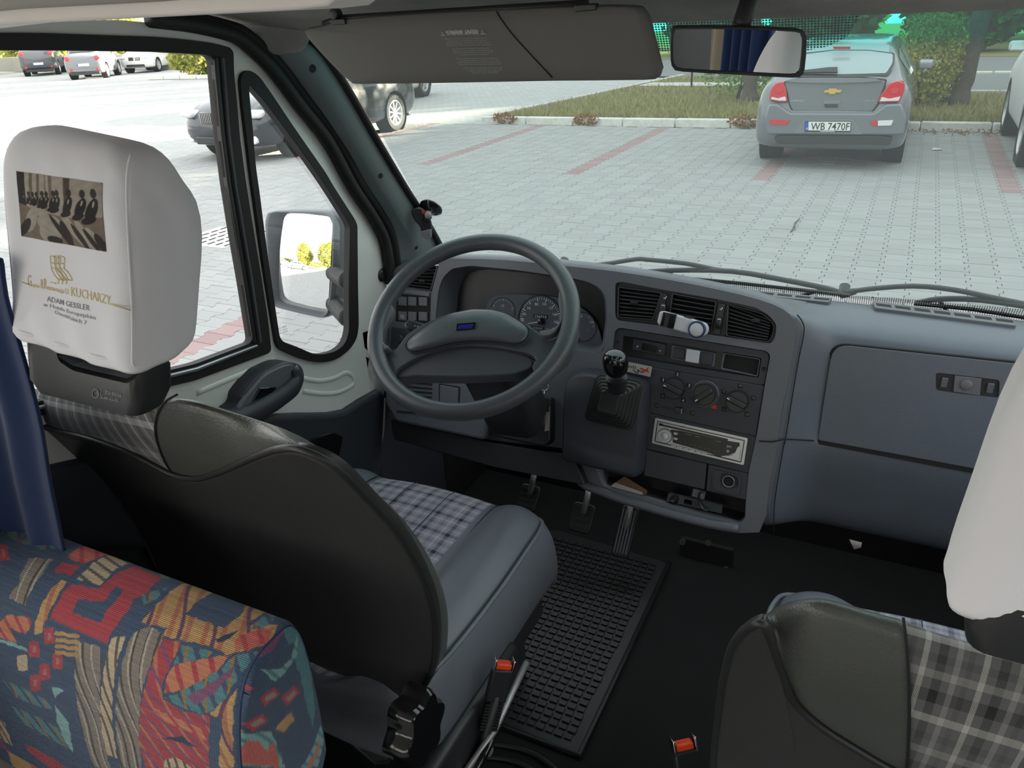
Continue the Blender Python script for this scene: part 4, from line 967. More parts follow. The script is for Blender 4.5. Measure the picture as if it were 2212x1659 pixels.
# column behind the wheel
ca = -wn_
col_c = WP.at(1060, 772, -.062)
colm = thing('steering_column', 'dark steering column shroud with indicator stalks behind the wheel', 'steering column', tuple(col_c + ca * .1))
sq = [col_c + wa * a + wb_ * b_ for a, b_ in ((-.05, .035), (.055, .035), (.06, -.03), (.045, -.055), (-.04, -.055), (-.055, -.03))]
sq = rnd(sq, .015); s0 = [p for p in sq]; cc_ = sum(s0, V()) / len(s0)
loft('shroud', [[cc_ + (p - cc_) * .8 for p in s0], [p + ca * .02 for p in s0], [cc_ + (p - cc_) * 1.08 + ca * .22 for p in s0]], 'black_plastic', colm, True, (True, True), True).data.set_sharp_from_angle(angle=math.radians(40))
lathe('ignition_lock', WP.at(1105, 808, -.075), wn_ + wa * .4, [(.016, -.02), (.016, .004), (.013, .006), (.0005, .006)], 'black_gloss', colm, 24)
SKP = WP.shift(-.05)
sl = plate('indicator_stalk', rnd(SKP.pts(zC((178, 622), (215, 582), (360, 628), (520, 640), (520, 700), (340, 690), (198, 652))), .006), [], wn_, .018, 'black_plastic', colm, .005, 3)
px_text('stalk_symbol', '‹›', SKP, zC((252, 640))[0], zC((292, 648))[0], 5, 'print_white', sl, .0008)
plate('wiper_stalk', rnd(SKP.pts(zC((1300, 690), (1440, 668), (1488, 650), (1497, 718), (1440, 752), (1300, 740))), .006), [], wn_, .016, 'black_plastic', colm, .005, 3)
# ================================================================== SEATS
def shell_y(z):
    return .66 - .70 * max(0.0, z - 1.12) ** 1.75
def on_shell(px_, py_, fwd=0.0):
    d = ray(px_, py_).normalized(); lo, hi = .2, 2.6
    for _ in range(50):
        t = (lo + hi) / 2; p = CAM + d * t
        if p.y < shell_y(p.z) + fwd: lo = t
        else: hi = t
    return CAM + d * lo
def backrest(par, A_px, B_px, tail, nplaid, mir=False, fwd=.045):
    """Upholstered back: rear shell edged with piping, rolled shoulders, front face. tail: (x, z) corners out of sight."""
    rA = [on_shell(*p) for p in A_px] + [V((x, shell_y(z), z)) for x, z in tail]
    rB = [on_shell(a, b_, fwd) for a, b_ in B_px] + [V((x, shell_y(z) + fwd, z)) for x, z in tail]
    rA = smooth_path(rA, 3, True); rB = smooth_path(rB, 3, True); n_ = len(rA)
    cA = sum(rA, V()) / n_; cB = sum(rB, V()) / n_; cB.z = 1.2
    rC = [cB + (p - cB) * .955 + V((0, .045, -.030)) for p in rB]; rD = [cB + (p - cB) * .86 + V((0, .075, -.05)) for p in rB]; rE = [cB + (p - cB) * .5 + V((0, .07, -.05)) for p in rB]
    bul = lambda t: [a.lerp(b_, t) + V((0, -.62, .78)) * (math.sin(PI * t) ** .8 * min(.035, .20 * (b_ - a).length)) for a, b_ in zip(rA, rB)]
    rM = bul(.45)
    rs_ = [rA, bul(.12), bul(.28), rM, bul(.65), bul(.85), rB, rC, rD, rE]
    uv = [(p.x, p.z * .8 + p.y * .8) for r in rs_ for p in r]
    loft('backrest', rs_, ['shoulder_vinyl', 'plaid_black'], par, True, (False, True), True, 1, lambda i, j: 1 if (j < nplaid * 3 or j >= n_ - 2) and i < 8 else 0, uv)
    # shell: the same outline drawn in towards its middle, lying on the curved back surface
    cx_, cz_ = (.0 if mir else (min(p.x for p in rA) + max(p.x for p in rA)) / 2 + .02), 1.16; sh = [[p + V((0, .012, 0)) for p in rA]]
    for k in (1.0, .97, .9, .8, .7, .6, .5, .4, .3, .2, .1, .02):
        sh.append([V((cx_ + (p.x - cx_) * k, shell_y(cz_ + (p.z - cz_) * k) - .005 - .006 * (1 - k), cz_ + (p.z - cz_) * k)) for p in rA])
    loft('rear_shell', sh, 'black_vinyl', par, True, (False, True), True)
    tube('piping', [p + V((0, -.004, .002)) for p in rA], .0042, 'black_rubber', par, 8, True)
    k = nplaid * 3
    tube('seam', smooth_path([r[k] + V((0, -.001, .001)) for r in rs_[:7]], 4), .0014, 'black_matte', par, 6)
seat = thing('driver_seat', 'driver seat in black vinyl with plaid cloth centre, seen from behind', 'seat', (-.77, .85, .62))
backrest(seat, [(60, 912), (130, 932), (200, 948), (300, 985), (372, 1022), (425, 1034), (480, 1020), (560, 985), (620, 968), (670, 976), (730, 1008), (800, 1078), (860, 1145), (910, 1230), (938, 1310), (944, 1385), (934, 1455), (905, 1500), (865, 1575), (815, 1645)],
         [(60, 842), (130, 846), (200, 850), (300, 850), (385, 853), (418, 858), (470, 875), (550, 902), (622, 930), (690, 982), (748, 1030), (806, 1078), (866, 1145), (916, 1230), (945, 1310), (950, 1385), (939, 1460), (908, 1508), (868, 1580), (820, 1650)],
         [(-.80, .97), (-1.0, 1.0), (-1.045, 1.15), (-1.05, 1.32)], 4)
# cushion
xs_c = [(-1.005, .86), (-1.03, .94), (-1.035, 1.02), (-1.00, 1.064), (-.965, 1.066), (-.938, 1.05), (-.93, 1.046), (-.86, 1.052), (-.785, 1.053), (-.71, 1.052), (-.64, 1.046), (-.632, 1.05), (-.60, 1.066), (-.56, 1.066), (-.522, 1.046), (-.506, 1.01), (-.500, .95), (-.515, .88), (-.54, .85)]
cring = []
for y, dz_, sx_ in ((.63, -.02, .97), (.70, .0, .99), (.85, .0, 1), (1.0, .004, 1), (1.09, .004, 1), (1.14, -.006, .995), (1.168, -.028, .985), (1.178, -.07, .97), (1.165, -.13, .95)):
    cring.append([V((-.768 + (x + .768) * sx_, y + (-.03 * abs((x + .768) / .27) ** 3 if y > 1.1 else 0), max(.85, z + dz_ * (1 if z > .9 else .2)))) for x, z in xs_c])
uv = [(p.x, p.y - p.z * .5) for r in cring for p in r]
loft('cushion', cring, ['seat_vinyl', 'plaid_blue'], seat, True, (True, True), True, 2, lambda i, j: 1 if 6 <= j <= 9 and i < 7 else 0, uv)
tube('piping', smooth_path([(-.530, .655, 1.052), (-.516, .75, 1.048), (-.513, .9, 1.046), (-.514, 1.02, 1.05), (-.517, 1.08, 1.05), (-.535, 1.125, 1.04), (-.60, 1.158, 1.02), (-.7, 1.170, 1.008), (-.84, 1.170, 1.008), (-.94, 1.155, 1.02)], 5), .0038, 'seat_vinyl', seat, 8)
for x in (-.93, -.636):
    tube('seam', smooth_path([(x, .66, 1.046), (x, .85, 1.0475), (x, 1.0, 1.051), (x, 1.09, 1.051), (x, 1.14, 1.04)], 4), .0012, 'black_matte', seat, 6)
for x in (-.83, -.735): tube('quilting', smooth_path([(x, .68, 1.0525), (x, .85, 1.054), (x, 1.0, 1.0575), (x, 1.1, 1.0565), (x, 1.14, 1.047)], 4), .0009, 'dull_blue', seat, 5)
box('pedestal', (-.77, .90, .735), (.40, .42, .22), 'black_plastic', seat, .012)
for x in (-.96, -.56): box('slide_rail', (x, .88, .82), (.045, .50, .05), 'black_plastic', seat, .006)
box('side_cover', (-.508, .76, .86), (.028, .34, .11), 'black_plastic', seat, .012)
kp = V((-.492, .605, 1.05))
kr = [(kp + V((0, (.046 + .006 * math.cos(6 * t)) * math.cos(t), (.055 + .006 * math.cos(6 * t)) * math.sin(t)))) for t in [2 * PI * k / 60 for k in range(60)]]
loft('recline_knob', [[p + V((-.02, 0, 0)) for p in kr], [p + V((.012, 0, 0)) for p in kr], [kp + (p - kp) * .9 + V((.02, 0, 0)) for p in kr], [kp + (p - kp) * .2 + V((.02, 0, 0)) for p in kr]], 'black_gloss', seat, True, (True, True), True).data.set_sharp_from_angle(angle=math.radians(40))
tube('adjust_lever', [(-.49, .70, .83), (-.470, .78, .86), (-.465, .90, .905)], .006, 'steel', seat, 8)
tube('adjust_lever', [(-.485, .66, .80), (-.47, .74, .845), (-.47, .80, .855)], .007, 'black_gloss', seat, 8)
for y, z in ((.70, .80), (.745, .815), (.79, .79)): lathe('bolt', (-.492, y, z), (1, 0, 0), [(.009, 0), (.009, .006), (.006, .008), (.0005, .008)], 'steel', seat, 10)
# head restraint: slotted plastic stem block, cloth cover over its upper part
def hb_y(z): return .516 + (z - 1.85) * .244
HBP = Plane((-.77, hb_y(1.7), 1.7), (0, -1, .244))
base_o = [(34, 716), (62, 800), (96, 848), (112, 868), (395, 912), (408, 908), (414, 880), (414, 790), (330, 770)]
slot = [(112, 748), (270, 782), (280, 792), (278, 818), (268, 824), (150, 796), (118, 775)]
HB2 = HBP.shift(-.012)
hz0 = 1.535
def hsec(z, x0, x1, y0, y1, rb, rf):
    q = [V((x0, y0, z)), V((x1, y0, z)), V((x1, y1, z)), V((x0, y1, z))]
    return resample(rnd(q, [rb, rb, rf, rf], 6), 64, True)
def headrest(sgn_name):
    blk = loft('stem_block', [hsec(z, -.860 + i, -.678 - i, hb_y(z) + .004 + i, hb_y(z) + .060 - i, .015, .02) for z, i in ((1.568, .02), (1.574, .006), (1.59, .0), (1.63, 0), (1.67, 0))], 'black_plastic', seat, True, (True, True), True)
    return blk
blk = headrest('driver')
sl_c = [HBP.at(*p) for p in slot]
cutter = plate('cutter', rnd([p + V((0, -.1, -.004)) for p in sl_c], .006), [], (0, -1, 0), .4, 'black_matte', None)
for v in cutter.data.vertices: pass
cutter.location = V((0, 0, 0))
blk.parent = None; blk.location = OFF[blk.name]
cut(blk, [cutter]); blk.data.materials.clear(); blk.data.materials.append(M['black_plastic'])
blk.location = (0, 0, 0); blk.parent = seat
blk.data.polygons.foreach_set('use_smooth', [True] * len(blk.data.polygons)); blk.data.set_sharp_from_angle(angle=math.radians(40))
led = [HBP.at(*p) + V((0, .004, .0012)) for p in ((118, 775), (150, 795), (210, 810), (268, 823), (277, 818))]
mesh('slot_shine', led + [p + V((0, .052, .0)) for p in led], [(0, 1, 6, 5), (1, 2, 7, 6), (2, 3, 8, 7), (3, 4, 9, 8)], 'switch_grey', seat)  # pale sheet painting window light on the slot's floor
mk = HBP.shift(.0)
tube('approval_ring', [mk.at(207 + 7 * math.cos(t), 850 + 9 * math.sin(t), -.0035) for t in [2 * PI * k / 20 for k in range(20)]], .0006, 'print_grey', seat, 5, True)
px_text('moulded_lettering', 'E1', mk, (203, 854), (212, 856), 7, 'print_grey', seat, -.003)
px_text('moulded_lettering', '250 00256', mk, (221, 851), (257, 859), 7, 'print_grey', seat, -.003); px_text('moulded_lettering', 'A-AP-AS-AS', mk, (212, 862), (250, 870), 6, 'print_grey', seat, -.003)
lev = [(1.632, .000, .086, 0, .02, .04), (1.638, -.003, .094, .004, .022, .045), (1.65, -.002, .100, .003, .022, .045), (1.69, .0, .112, .004, .022, .05), (1.735, .0, .118, .006, .022, .05), (1.775, .0, .110, .005, .022, .05), (1.80, .001, .090, .002, .022, .04), (1.820, .003, .078, -.001, .022, .035), (1.834, .008, .066, -.007, .022, .028), (1.843, .016, .054, -.020, .018, .02), (1.846, .028, .040, -.05, .003, .003)]
def cover(name, label, group=None):
    t = thing(name, label, 'headrest cover', (-.77, .53, 1.60), group)
    rr = [hsec(z, -.866 - e, -.676 + e, hb_y(z) + a, hb_y(z) + max(d, a + .004), rb, rf) for z, a, d, e, rb, rf in lev]
    for k, r in enumerate(rr):
        for q, p in enumerate(r):
            if k < 8: p.y += .0025 * math.sin(q * .9 + k * 1.7) * (1 if k < 3 else .35); p.x += .0012 * math.sin(q * 1.3 + k)
            p.z += -(p.x + .77) / .1 * .009 * (k < 3) + (-.012 * (p.x + .77) / .1) * (k > 5)
    c_ = loft('cloth_sleeve', rr, 'white_cloth', t, True, (False, True), True, 1)
    md = c_.modifiers.new('solid', 'SOLIDIFY'); md.thickness = .0025; md.offset = 1
    for xx in (-.866, -.674):
        pp = [V((xx + .0015 if xx < -.77 else xx - .0005, hb_y(z) + a + .003, z)) for z, a, d, e, rb, rf in lev[:-2]]
        tube('seam', smooth_path(pp, 3), .0013, 'white_cloth', t, 6)
    tube('hem', [p + V((0, 0, .010)) for p in rr[0]], .0022, 'white_cloth', t, 6, True)
    return t
hcov = cover('headrest_cover', 'white cloth headrest cover with restaurant print on the driver seat')
PR = HBP.shift(.0045)
# printed picture: rows of waiters bending over set tables, in sepia
q4 = PR.pts([(32, 370), (209, 398), (226, 545), (43, 511)])
GW, GH = 230, 180
uu, vv_ = np.meshgrid((np.arange(GW) + .5) / GW, (np.arange(GH) + .5) / GH)
img = np.zeros((GH, GW, 3)); pale = np.array([.42, .37, .31]); dark = np.array([.022, .018, .016]); mid_ = np.array([.17, .13, .10])
img[:] = pale * (1.0 - .25 * uu[..., None])
for a, b_, c_ in ((0, .10, dark), (.15, .19, mid_), (.24, .27, mid_), (.33, .345, mid_), (.38, .42, mid_), (.56, .63, mid_ * .5)):
    mk_ = (uu > a) & (uu < b_) & (vv_ < .55); img[mk_] = c_
floor_ = vv_ > .48 + .10 * np.sin(uu * 3.0); img[floor_] = mid_ * 1.1
def ell(cx_, cy_, rx, ry, col, rot=0.0):
    dx, dy = uu - cx_, vv_ - cy_; c_, s_ = math.cos(rot), math.sin(rot)
    img[((dx * c_ + dy * s_) / rx) ** 2 + ((-dx * s_ + dy * c_) / ry) ** 2 < 1] = col
for x, y, rx, ry, rot in ((.14, .72, .07, .20, .3), (.37, .72, .15, .13, .2), (.37, .86, .13, .16, .1), (.62, .72, .05, .28, -.5), (.78, .80, .05, .24, -.45), (.90, .86, .05, .20, -.5), (.25, .55, .12, .07, .5)):
    ell(x, y, rx, ry, pale * .85, rot)
for x, y, rx, ry, rot in ((.06, .84, .05, .16, .4), (.48, .78, .03, .22, -.5), (.56, .84, .05, .2, -.3), (.72, .84, .035, .2, -.5), (.86, .88, .03, .2, -.5), (.96, .9, .05, .16, -.4), (.42, .96, .09, .06, .1)):
    ell(x, y, rx, ry, dark * 1.5, rot)
for x, s_ in ((.90, 1.0), (.77, .86), (.62, .80), (.48, .66), (.435, .6), (.35, .5), (.30, .48), (.235, .40), (.19, .38), (.14, .36), (.08, .34)):
    yb = .17 + (1 - s_) * .22
    ell(x, yb, .032 * s_ + .006, .062 * s_ + .01, dark * 1.6); ell(x - .025 * s_, yb + .25 * s_, .062 * s_, .19 * s_, dark, .28); ell(x - .06 * s_, yb + .40 * s_, .05 * s_, .10 * s_, dark, .9)
    ell(x - .005, yb + .16 * s_, .010 * s_, .05 * s_, pale, .2)
for _ in range(2): img = (img * 2 + np.roll(img, 1, 0) + np.roll(img, -1, 0) + np.roll(img, 1, 1) + np.roll(img, -1, 1)) / 6
img *= (1 + .10 * np.sin(uu * 37 + 3 * np.sin(vv_ * 11)) * np.sin(vv_ * 29))[..., None]
gxv = [[q4[0].lerp(q4[1], i / GW).lerp(q4[3].lerp(q4[2], i / GW), j / GH) + PR.n * .0 for i in range(GW + 1)] for j in range(GH + 1)]
vv2 = [p for r in gxv for p in r]
ff = [(j * (GW + 1) + i, (j + 1) * (GW + 1) + i, (j + 1) * (GW + 1) + i + 1, j * (GW + 1) + i + 1) for j in range(GH) for i in range(GW)]
pic = mesh('printed_picture', vv2, ff, 'printed_picture', hcov, uv=[(0, 0)] * len(vv2))
ca_ = pic.data.color_attributes.new('Col', 'FLOAT_COLOR', 'CORNER')
cols = np.ones((len(ff), 4, 4), dtype=np.float32); cols[:, :, :3] = img.reshape(-1, 3)[:, None, :]
ca_.data.foreach_set('color', cols.ravel()); pic['label'] = 'sepia printed picture of waiters at tables'
z5 = zz(0, 340, 2.765)
tube('gold_rule', PR.pts([(20, 605), (60, 615)], .0006), .0007, 'print_gold', hcov, 5); tube('gold_rule', PR.pts([(235, 658), (281, 670)], .0006), .0007, 'print_gold', hcov, 5)
for s_, a, b_, h, mt, bo in (('G', (160, 768), (182, 773), 24, 'print_gold', 0), ('essler', (184, 773), (232, 784), 8, 'print_gold', .01), ('R', (234, 785), (250, 789), 20, 'print_gold', 0), ('R', (252, 787), (272, 791), 22, 'print_gold', 0), ('estauracja', (272, 792), (375, 815), 10, 'print_gold', .01), ('U', (382, 818), (402, 822), 13, 'print_gold', 0), ('KUCHARZY', (416, 828), (656, 884), 19, 'print_gold', 0), ('oraz', (290, 752), (330, 761), 5, 'print_gold', 0),
                         ('ADAM GESSLER', (274, 862), (528, 920), 11, 'print_grey', .004), ('w Hotelu Europejskim', (258, 890), (560, 974), 8, 'print_grey', .0), ('Ossolińskich 7', (318, 936), (512, 1002), 8, 'print_grey', .0)):
    px_text('printed_lettering', s_, PR, z5(a)[0], z5(b_)[0], h, mt, hcov, .0006, bold=bo)
for k in range(3):   # emblem of three chairs
    dx = k * 24
    for l in ([(290 + dx, 596), (298 + dx, 590), (318 + dx, 598), (326 + dx, 606), (324 + dx, 640), (322 + dx, 664), (296 + dx, 658), (290 + dx, 596)], [(296 + dx, 658), (300 + dx, 680), (330 + dx, 724), (345 + dx, 734)], [(322 + dx, 664), (355 + dx, 700), (370 + dx, 738), (340 + dx, 728)], [(340 + dx, 728), (338 + dx, 760)], [(294 + dx, 632), (324 + dx, 640)]):
        tube('printed_emblem', smooth_path(PR.pts(z5(*l), .0006), 3), .0005, 'print_gold', hcov, 4)

# the prints lie on the cloth: drop every printed point onto the sleeve's back
from mathutils.bvhtree import BVHTree
bpy.context.view_layer.update()
slv = [c for c in hcov.children if c.name.startswith('cloth_sleeve')][0]
ev_ = evaluated(slv); bv = BVHTree.FromPolygons([v.co.copy() for v in ev_.vertices], [tuple(p.vertices) for p in ev_.polygons]); bpy.data.meshes.remove(ev_)
for c in hcov.children:
    if c.name.startswith('printed') or c.name.startswith('gold'):
        tb_ = c.name.startswith('gold') or 'emblem' in c.name
        for v in c.data.vertices:
            w_ = v.co + V(hcov.location); py_ = PR.o.y + (w_.z - PR.o.z) * .244
            h_ = bv.ray_cast(V((v.co.x, v.co.y - .08, v.co.z)), V((0, 1, 0)), .2)
            if h_[0] is not None: v.co.y = h_[0].y - .0005 + ((w_.y - py_) * .3 if tb_ else 0)
        c.data.update()

def mirrored(root, name, label, x0, dz=0.0, dy=0.0, dx=0.0, skip=()):
    """The same thing built the other way round about the plane x = x0, as its twin across the cab is."""
    r = bpy.data.objects.new(name, None); C.objects.link(r); r.empty_display_size = .05
    r.location = (2 * x0 - root.location.x + dx, root.location.y + dy, root.location.z + dz)
    tag(r, label, root['category'], root.get('group'))
    def rec(o, par):
        for ch in list(o.children):
            if ch.name.split('.')[0] in skip: continue
            c = ch.copy(); c.data = ch.data.copy(); C.objects.link(c); c.parent = par
            c.data.transform(Matrix.Scale(-1, 4, (1, 0, 0))); c.data.flip_normals()
            rec(ch, c)
    rec(root, r); return r
pse = mirrored(seat, 'passenger_seat', 'passenger seat, left shoulder and plaid centre at the lower right', -.30, 0, -.03, 0, skip=('recline_knob', 'adjust_lever', 'approval_ring', 'moulded_lettering', 'backrest', 'rear_shell', 'stem_block', 'slot_shine'))
for ch in list(pse.children):
    if ch.name.split('.')[0] == 'piping' and max(v.co.z for v in ch.data.vertices) > .6: bpy.data.objects.remove(ch)
    elif ch.name.split('.')[0] == 'seam' and max(v.co.z for v in ch.data.vertices) > .6: bpy.data.objects.remove(ch)
OFF[pse.name] = V(pse.location)
backrest(pse, [(2420, 1700), (2320, 1716), (2212, 1722), (2060, 1706), (1957, 1672), (1912, 1652), (1848, 1614), (1775, 1568), (1720, 1518), (1692, 1458), (1674, 1403), (1658, 1360), (1642, 1344), (1606, 1362), (1583, 1394), (1570, 1440), (1560, 1490), (1548, 1586), (1540, 1680), (1536, 1800)],
         [(2420, 1450), (2320, 1430), (2212, 1410), (2060, 1374), (1951, 1335), (1920, 1327), (1866, 1312), (1784, 1289), (1738, 1288), (1697, 1297), (1662, 1317), (1640, 1335), (1622, 1347), (1598, 1363), (1578, 1394), (1566, 1440), (1556, 1490), (1544, 1586), (1536, 1680), (1532, 1800)],
         [(.20, .97), (.44, 1.0), (.50, 1.15), (.51, 1.32)], 4, True)
stm = blk.copy(); stm.data = blk.data.copy(); C.objects.link(stm); stm.parent = pse
stm.data.transform(Matrix.Scale(-1, 4, (1, 0, 0))); stm.data.flip_normals(); stm.data.transform(Matrix.Translation((0, .03, -.018))); stm.data.transform(Matrix(((1, 0, .16, -.150), (0, 1, 0, 0), (0, 0, 1, 0), (0, 0, 0, 1))))
pcv = mirrored(hcov, 'headrest_cover', 'plain white cloth headrest cover at the right edge, on the passenger seat', -.30, -.046, 0, -.008, skip=('printed_picture', 'printed_lettering', 'printed_emblem', 'gold_rule', 'seam'))
for ch in pcv.children:   # this one sits slanted on its seat
    for v in ch.data.vertices: v.co.x += (v.co.z - .0) * .16
# seat belt buckles
def buckle(label, c, up, side, grp=None):
    c = V(c); up = V(up).normalized(); side = V(side).normalized(); side = (side - up * side.dot(up)).normalized(); fr_ = up.cross(side)
    t = thing('seat_belt_buckle', label, 'buckle', tuple(c - up * .10))
    ax = (side, fr_, up)
    box('housing', c - up * .03, (.034, .018, .062), 'black_plastic', t, .003, ax)
    for s in (-1, 1): box('cheek', c + side * (.0155 * s) + up * .008, (.003, .018, .022), 'chrome', t, .001, ax)
    box('release_button', c + up * .006 + fr_ * (-.0) , (.026, .015, .010), 'orange_plastic', t, .002, ax)
    px_text  # the word pressed into the button
    text('button_lettering', 'PRESS', c + up * .0113 - side * .009 - fr_ * .0022, side, fr_, .0042, 'red_print', t, .0003, sx=.9)
    boxes('stalk_ribs', [(c - up * (.068 + k * .006), (.030, .015, .0035), ax) for k in range(9)], 'black_plastic', t)
    tube('stalk', [c - up * .05, c - up * .14, c - up * .19 + V((0, -.02, 0))], [.010, .009, .009], 'black_rubber', t, 10)
    return t
buckle('orange buttoned belt buckle beside the driver seat cushion', PX(-.462).at(1086, 1443), (.15, .28, .95), (.80, .55, -.2))
buckle('orange buttoned belt buckle low beside the passenger seat', PX(-.150).at(1478, 1618), (-.25, .25, .93), (.75, .62, .2))

# ---- colourful rear bench, its back turned to the driver seat
bench = thing('bench_seat', 'bench backrest in bright woven abstract pattern behind the driver seat', 'seat', (-.83, .42, .62))
prof = [(.350, .98), (.356, 1.05), (.362, 1.14), (.370, 1.205), (.380, 1.25), (.392, 1.285), (.408, 1.309), (.430, 1.321), (.46, 1.324), (.485, 1.319), (.497, 1.295), (.502, 1.25), (.503, 1.18), (.50, 1.10)]
pr3 = resample(smooth_path([V((0, y, z)) for y, z in prof], 6), 440)
XB0, XB1 = -1.10, -.552
NX = 600
Ld = [0.0]
for a, b_ in zip(pr3, pr3[1:]): Ld.append(Ld[-1] + (b_ - a).length)
Ld = np.array(Ld); iy = int(np.argmax([p.z for p in pr3])); S0 = Ld[iy]
xs_b = np.linspace(XB0, XB1, NX)
puff = lambda x: 1 - max(0, 1 - (XB1 - x) / .02) ** 2 * .35
vb = []
for p in pr3:
    for x in xs_b:
        k = max(0.0, 1 - (XB1 - x) / .014); f = 1 - .07 * k * k
        vb.append((x, .43 + (p.y - .43) * f, 1.12 + (p.z - 1.12) * (1 - .012 * k * k)))
fb_ = [(j * NX + i, (j + 1) * NX + i, (j + 1) * NX + i + 1, j * NX + i + 1) for j in range(len(pr3) - 1) for i in range(NX - 1)]
# the weave's design, drawn in cloth coordinates: a across (m from the aisle end), s down the face from the ridge (m)
def design(a, s):
    """a, s: arrays (metres). Returns linear rgb of the woven motifs."""
    W_ = a.shape; col = np.empty(W_ + (3,)); base = np.array([.034, .060, .105]); col[:] = base
    teal = np.array([.050, .155, .175]); pteal = np.array([.14, .28, .27]); red = np.array([.30, .026, .038]); orange = np.array([.38, .125, .055]); gold = np.array([.36, .20, .062])
    taupe = np.array([.165, .135, .110]); tan = np.array([.36, .27, .16]); purple = np.array([.15, .05, .11]); rust = np.array([.40, .075, .05]); deep = np.array([.022, .035, .075]); cream = np.array([.40, .36, .27])
    nz = lambda f, p=0: np.sin(a * f + p) * np.sin(s * f * 1.3 + p * 2)
    def poly(pts, c):
        pts = np.array(pts); ins = np.zeros(W_, bool); n = len(pts)
        x = a + .0008 * np.sin(s * 260) + .0004 * np.sin(s * 610 + a * 90); y = s + .0006 * np.sin(a * 310)
        for i in range(n):
            x0, y0 = pts[i]; x1, y1 = pts[(i + 1) % n]
            cnd = ((y0 > y) != (y1 > y)) & (x < (x1 - x0) * (y - y0) / (y1 - y0 + 1e-12) + x0); ins ^= cnd
        col[ins] = c; return ins
    def streak(ins, c, freq, thr, ang):
        m_ = ins & (np.sin((a * math.cos(ang) + s * math.sin(ang)) * freq + 2.2 * np.sin(s * 40) ) > thr); col[m_] = c
    def rect(x0, y0, x1, y1, c, sk=0.0): return poly([(x0, y0), (x1, y0 + sk), (x1 + sk, y1 + sk), (x0 + sk, y1)], c)
    return col, poly, streak, rect, dict(teal=teal, pteal=pteal, red=red, orange=orange, gold=gold, taupe=taupe, tan=tan, purple=purple, rust=rust, deep=deep, cream=cream, base=base)
# motif outlines as read on the photograph, carried onto the cloth surface along the sight lines
z3 = zz(0, 1060, 2.769)
P3 = np.array([[p.y, p.z] for p in pr3])
def cloth(l):
    """Sight lines -> (a, s) on the bench: the point of the profile surface each line meets first."""
    out = []
    for px_, py_ in z3(*l):
        d = ray(px_, py_)
        best = None
        for k in range(len(P3) - 1):
            (y0, z0), (y1, z1) = P3[k], P3[k + 1]
            den = d.y * (z1 - z0) - d.z * (y1 - y0)
            if abs(den) < 1e-9: continue
            # CAM + d t = (y0, z0) + u (dy, dz)
            u = (d.y * (CAM.z - z0) - d.z * (CAM.y - y0)) / den
            if -1e-3 <= u <= 1.001:
                yy = y0 + (y1 - y0) * u; t = (yy - CAM.y) / d.y
                if t > 0 and (best is None or t < best[0]): best = (t, CAM.x + d.x * t, Ld[k] + (Ld[k + 1] - Ld[k]) * u)
        if best is None:
            t = (.50 - CAM.y) / d.y; best = (t, CAM.x + d.x * t, S0 + .05)
        out.append((best[1] - XB1, best[2] - S0))
    return out
aa, ss = np.meshgrid(xs_b - XB1, Ld - S0)
col, poly, streak, rect, K = design(aa, ss)
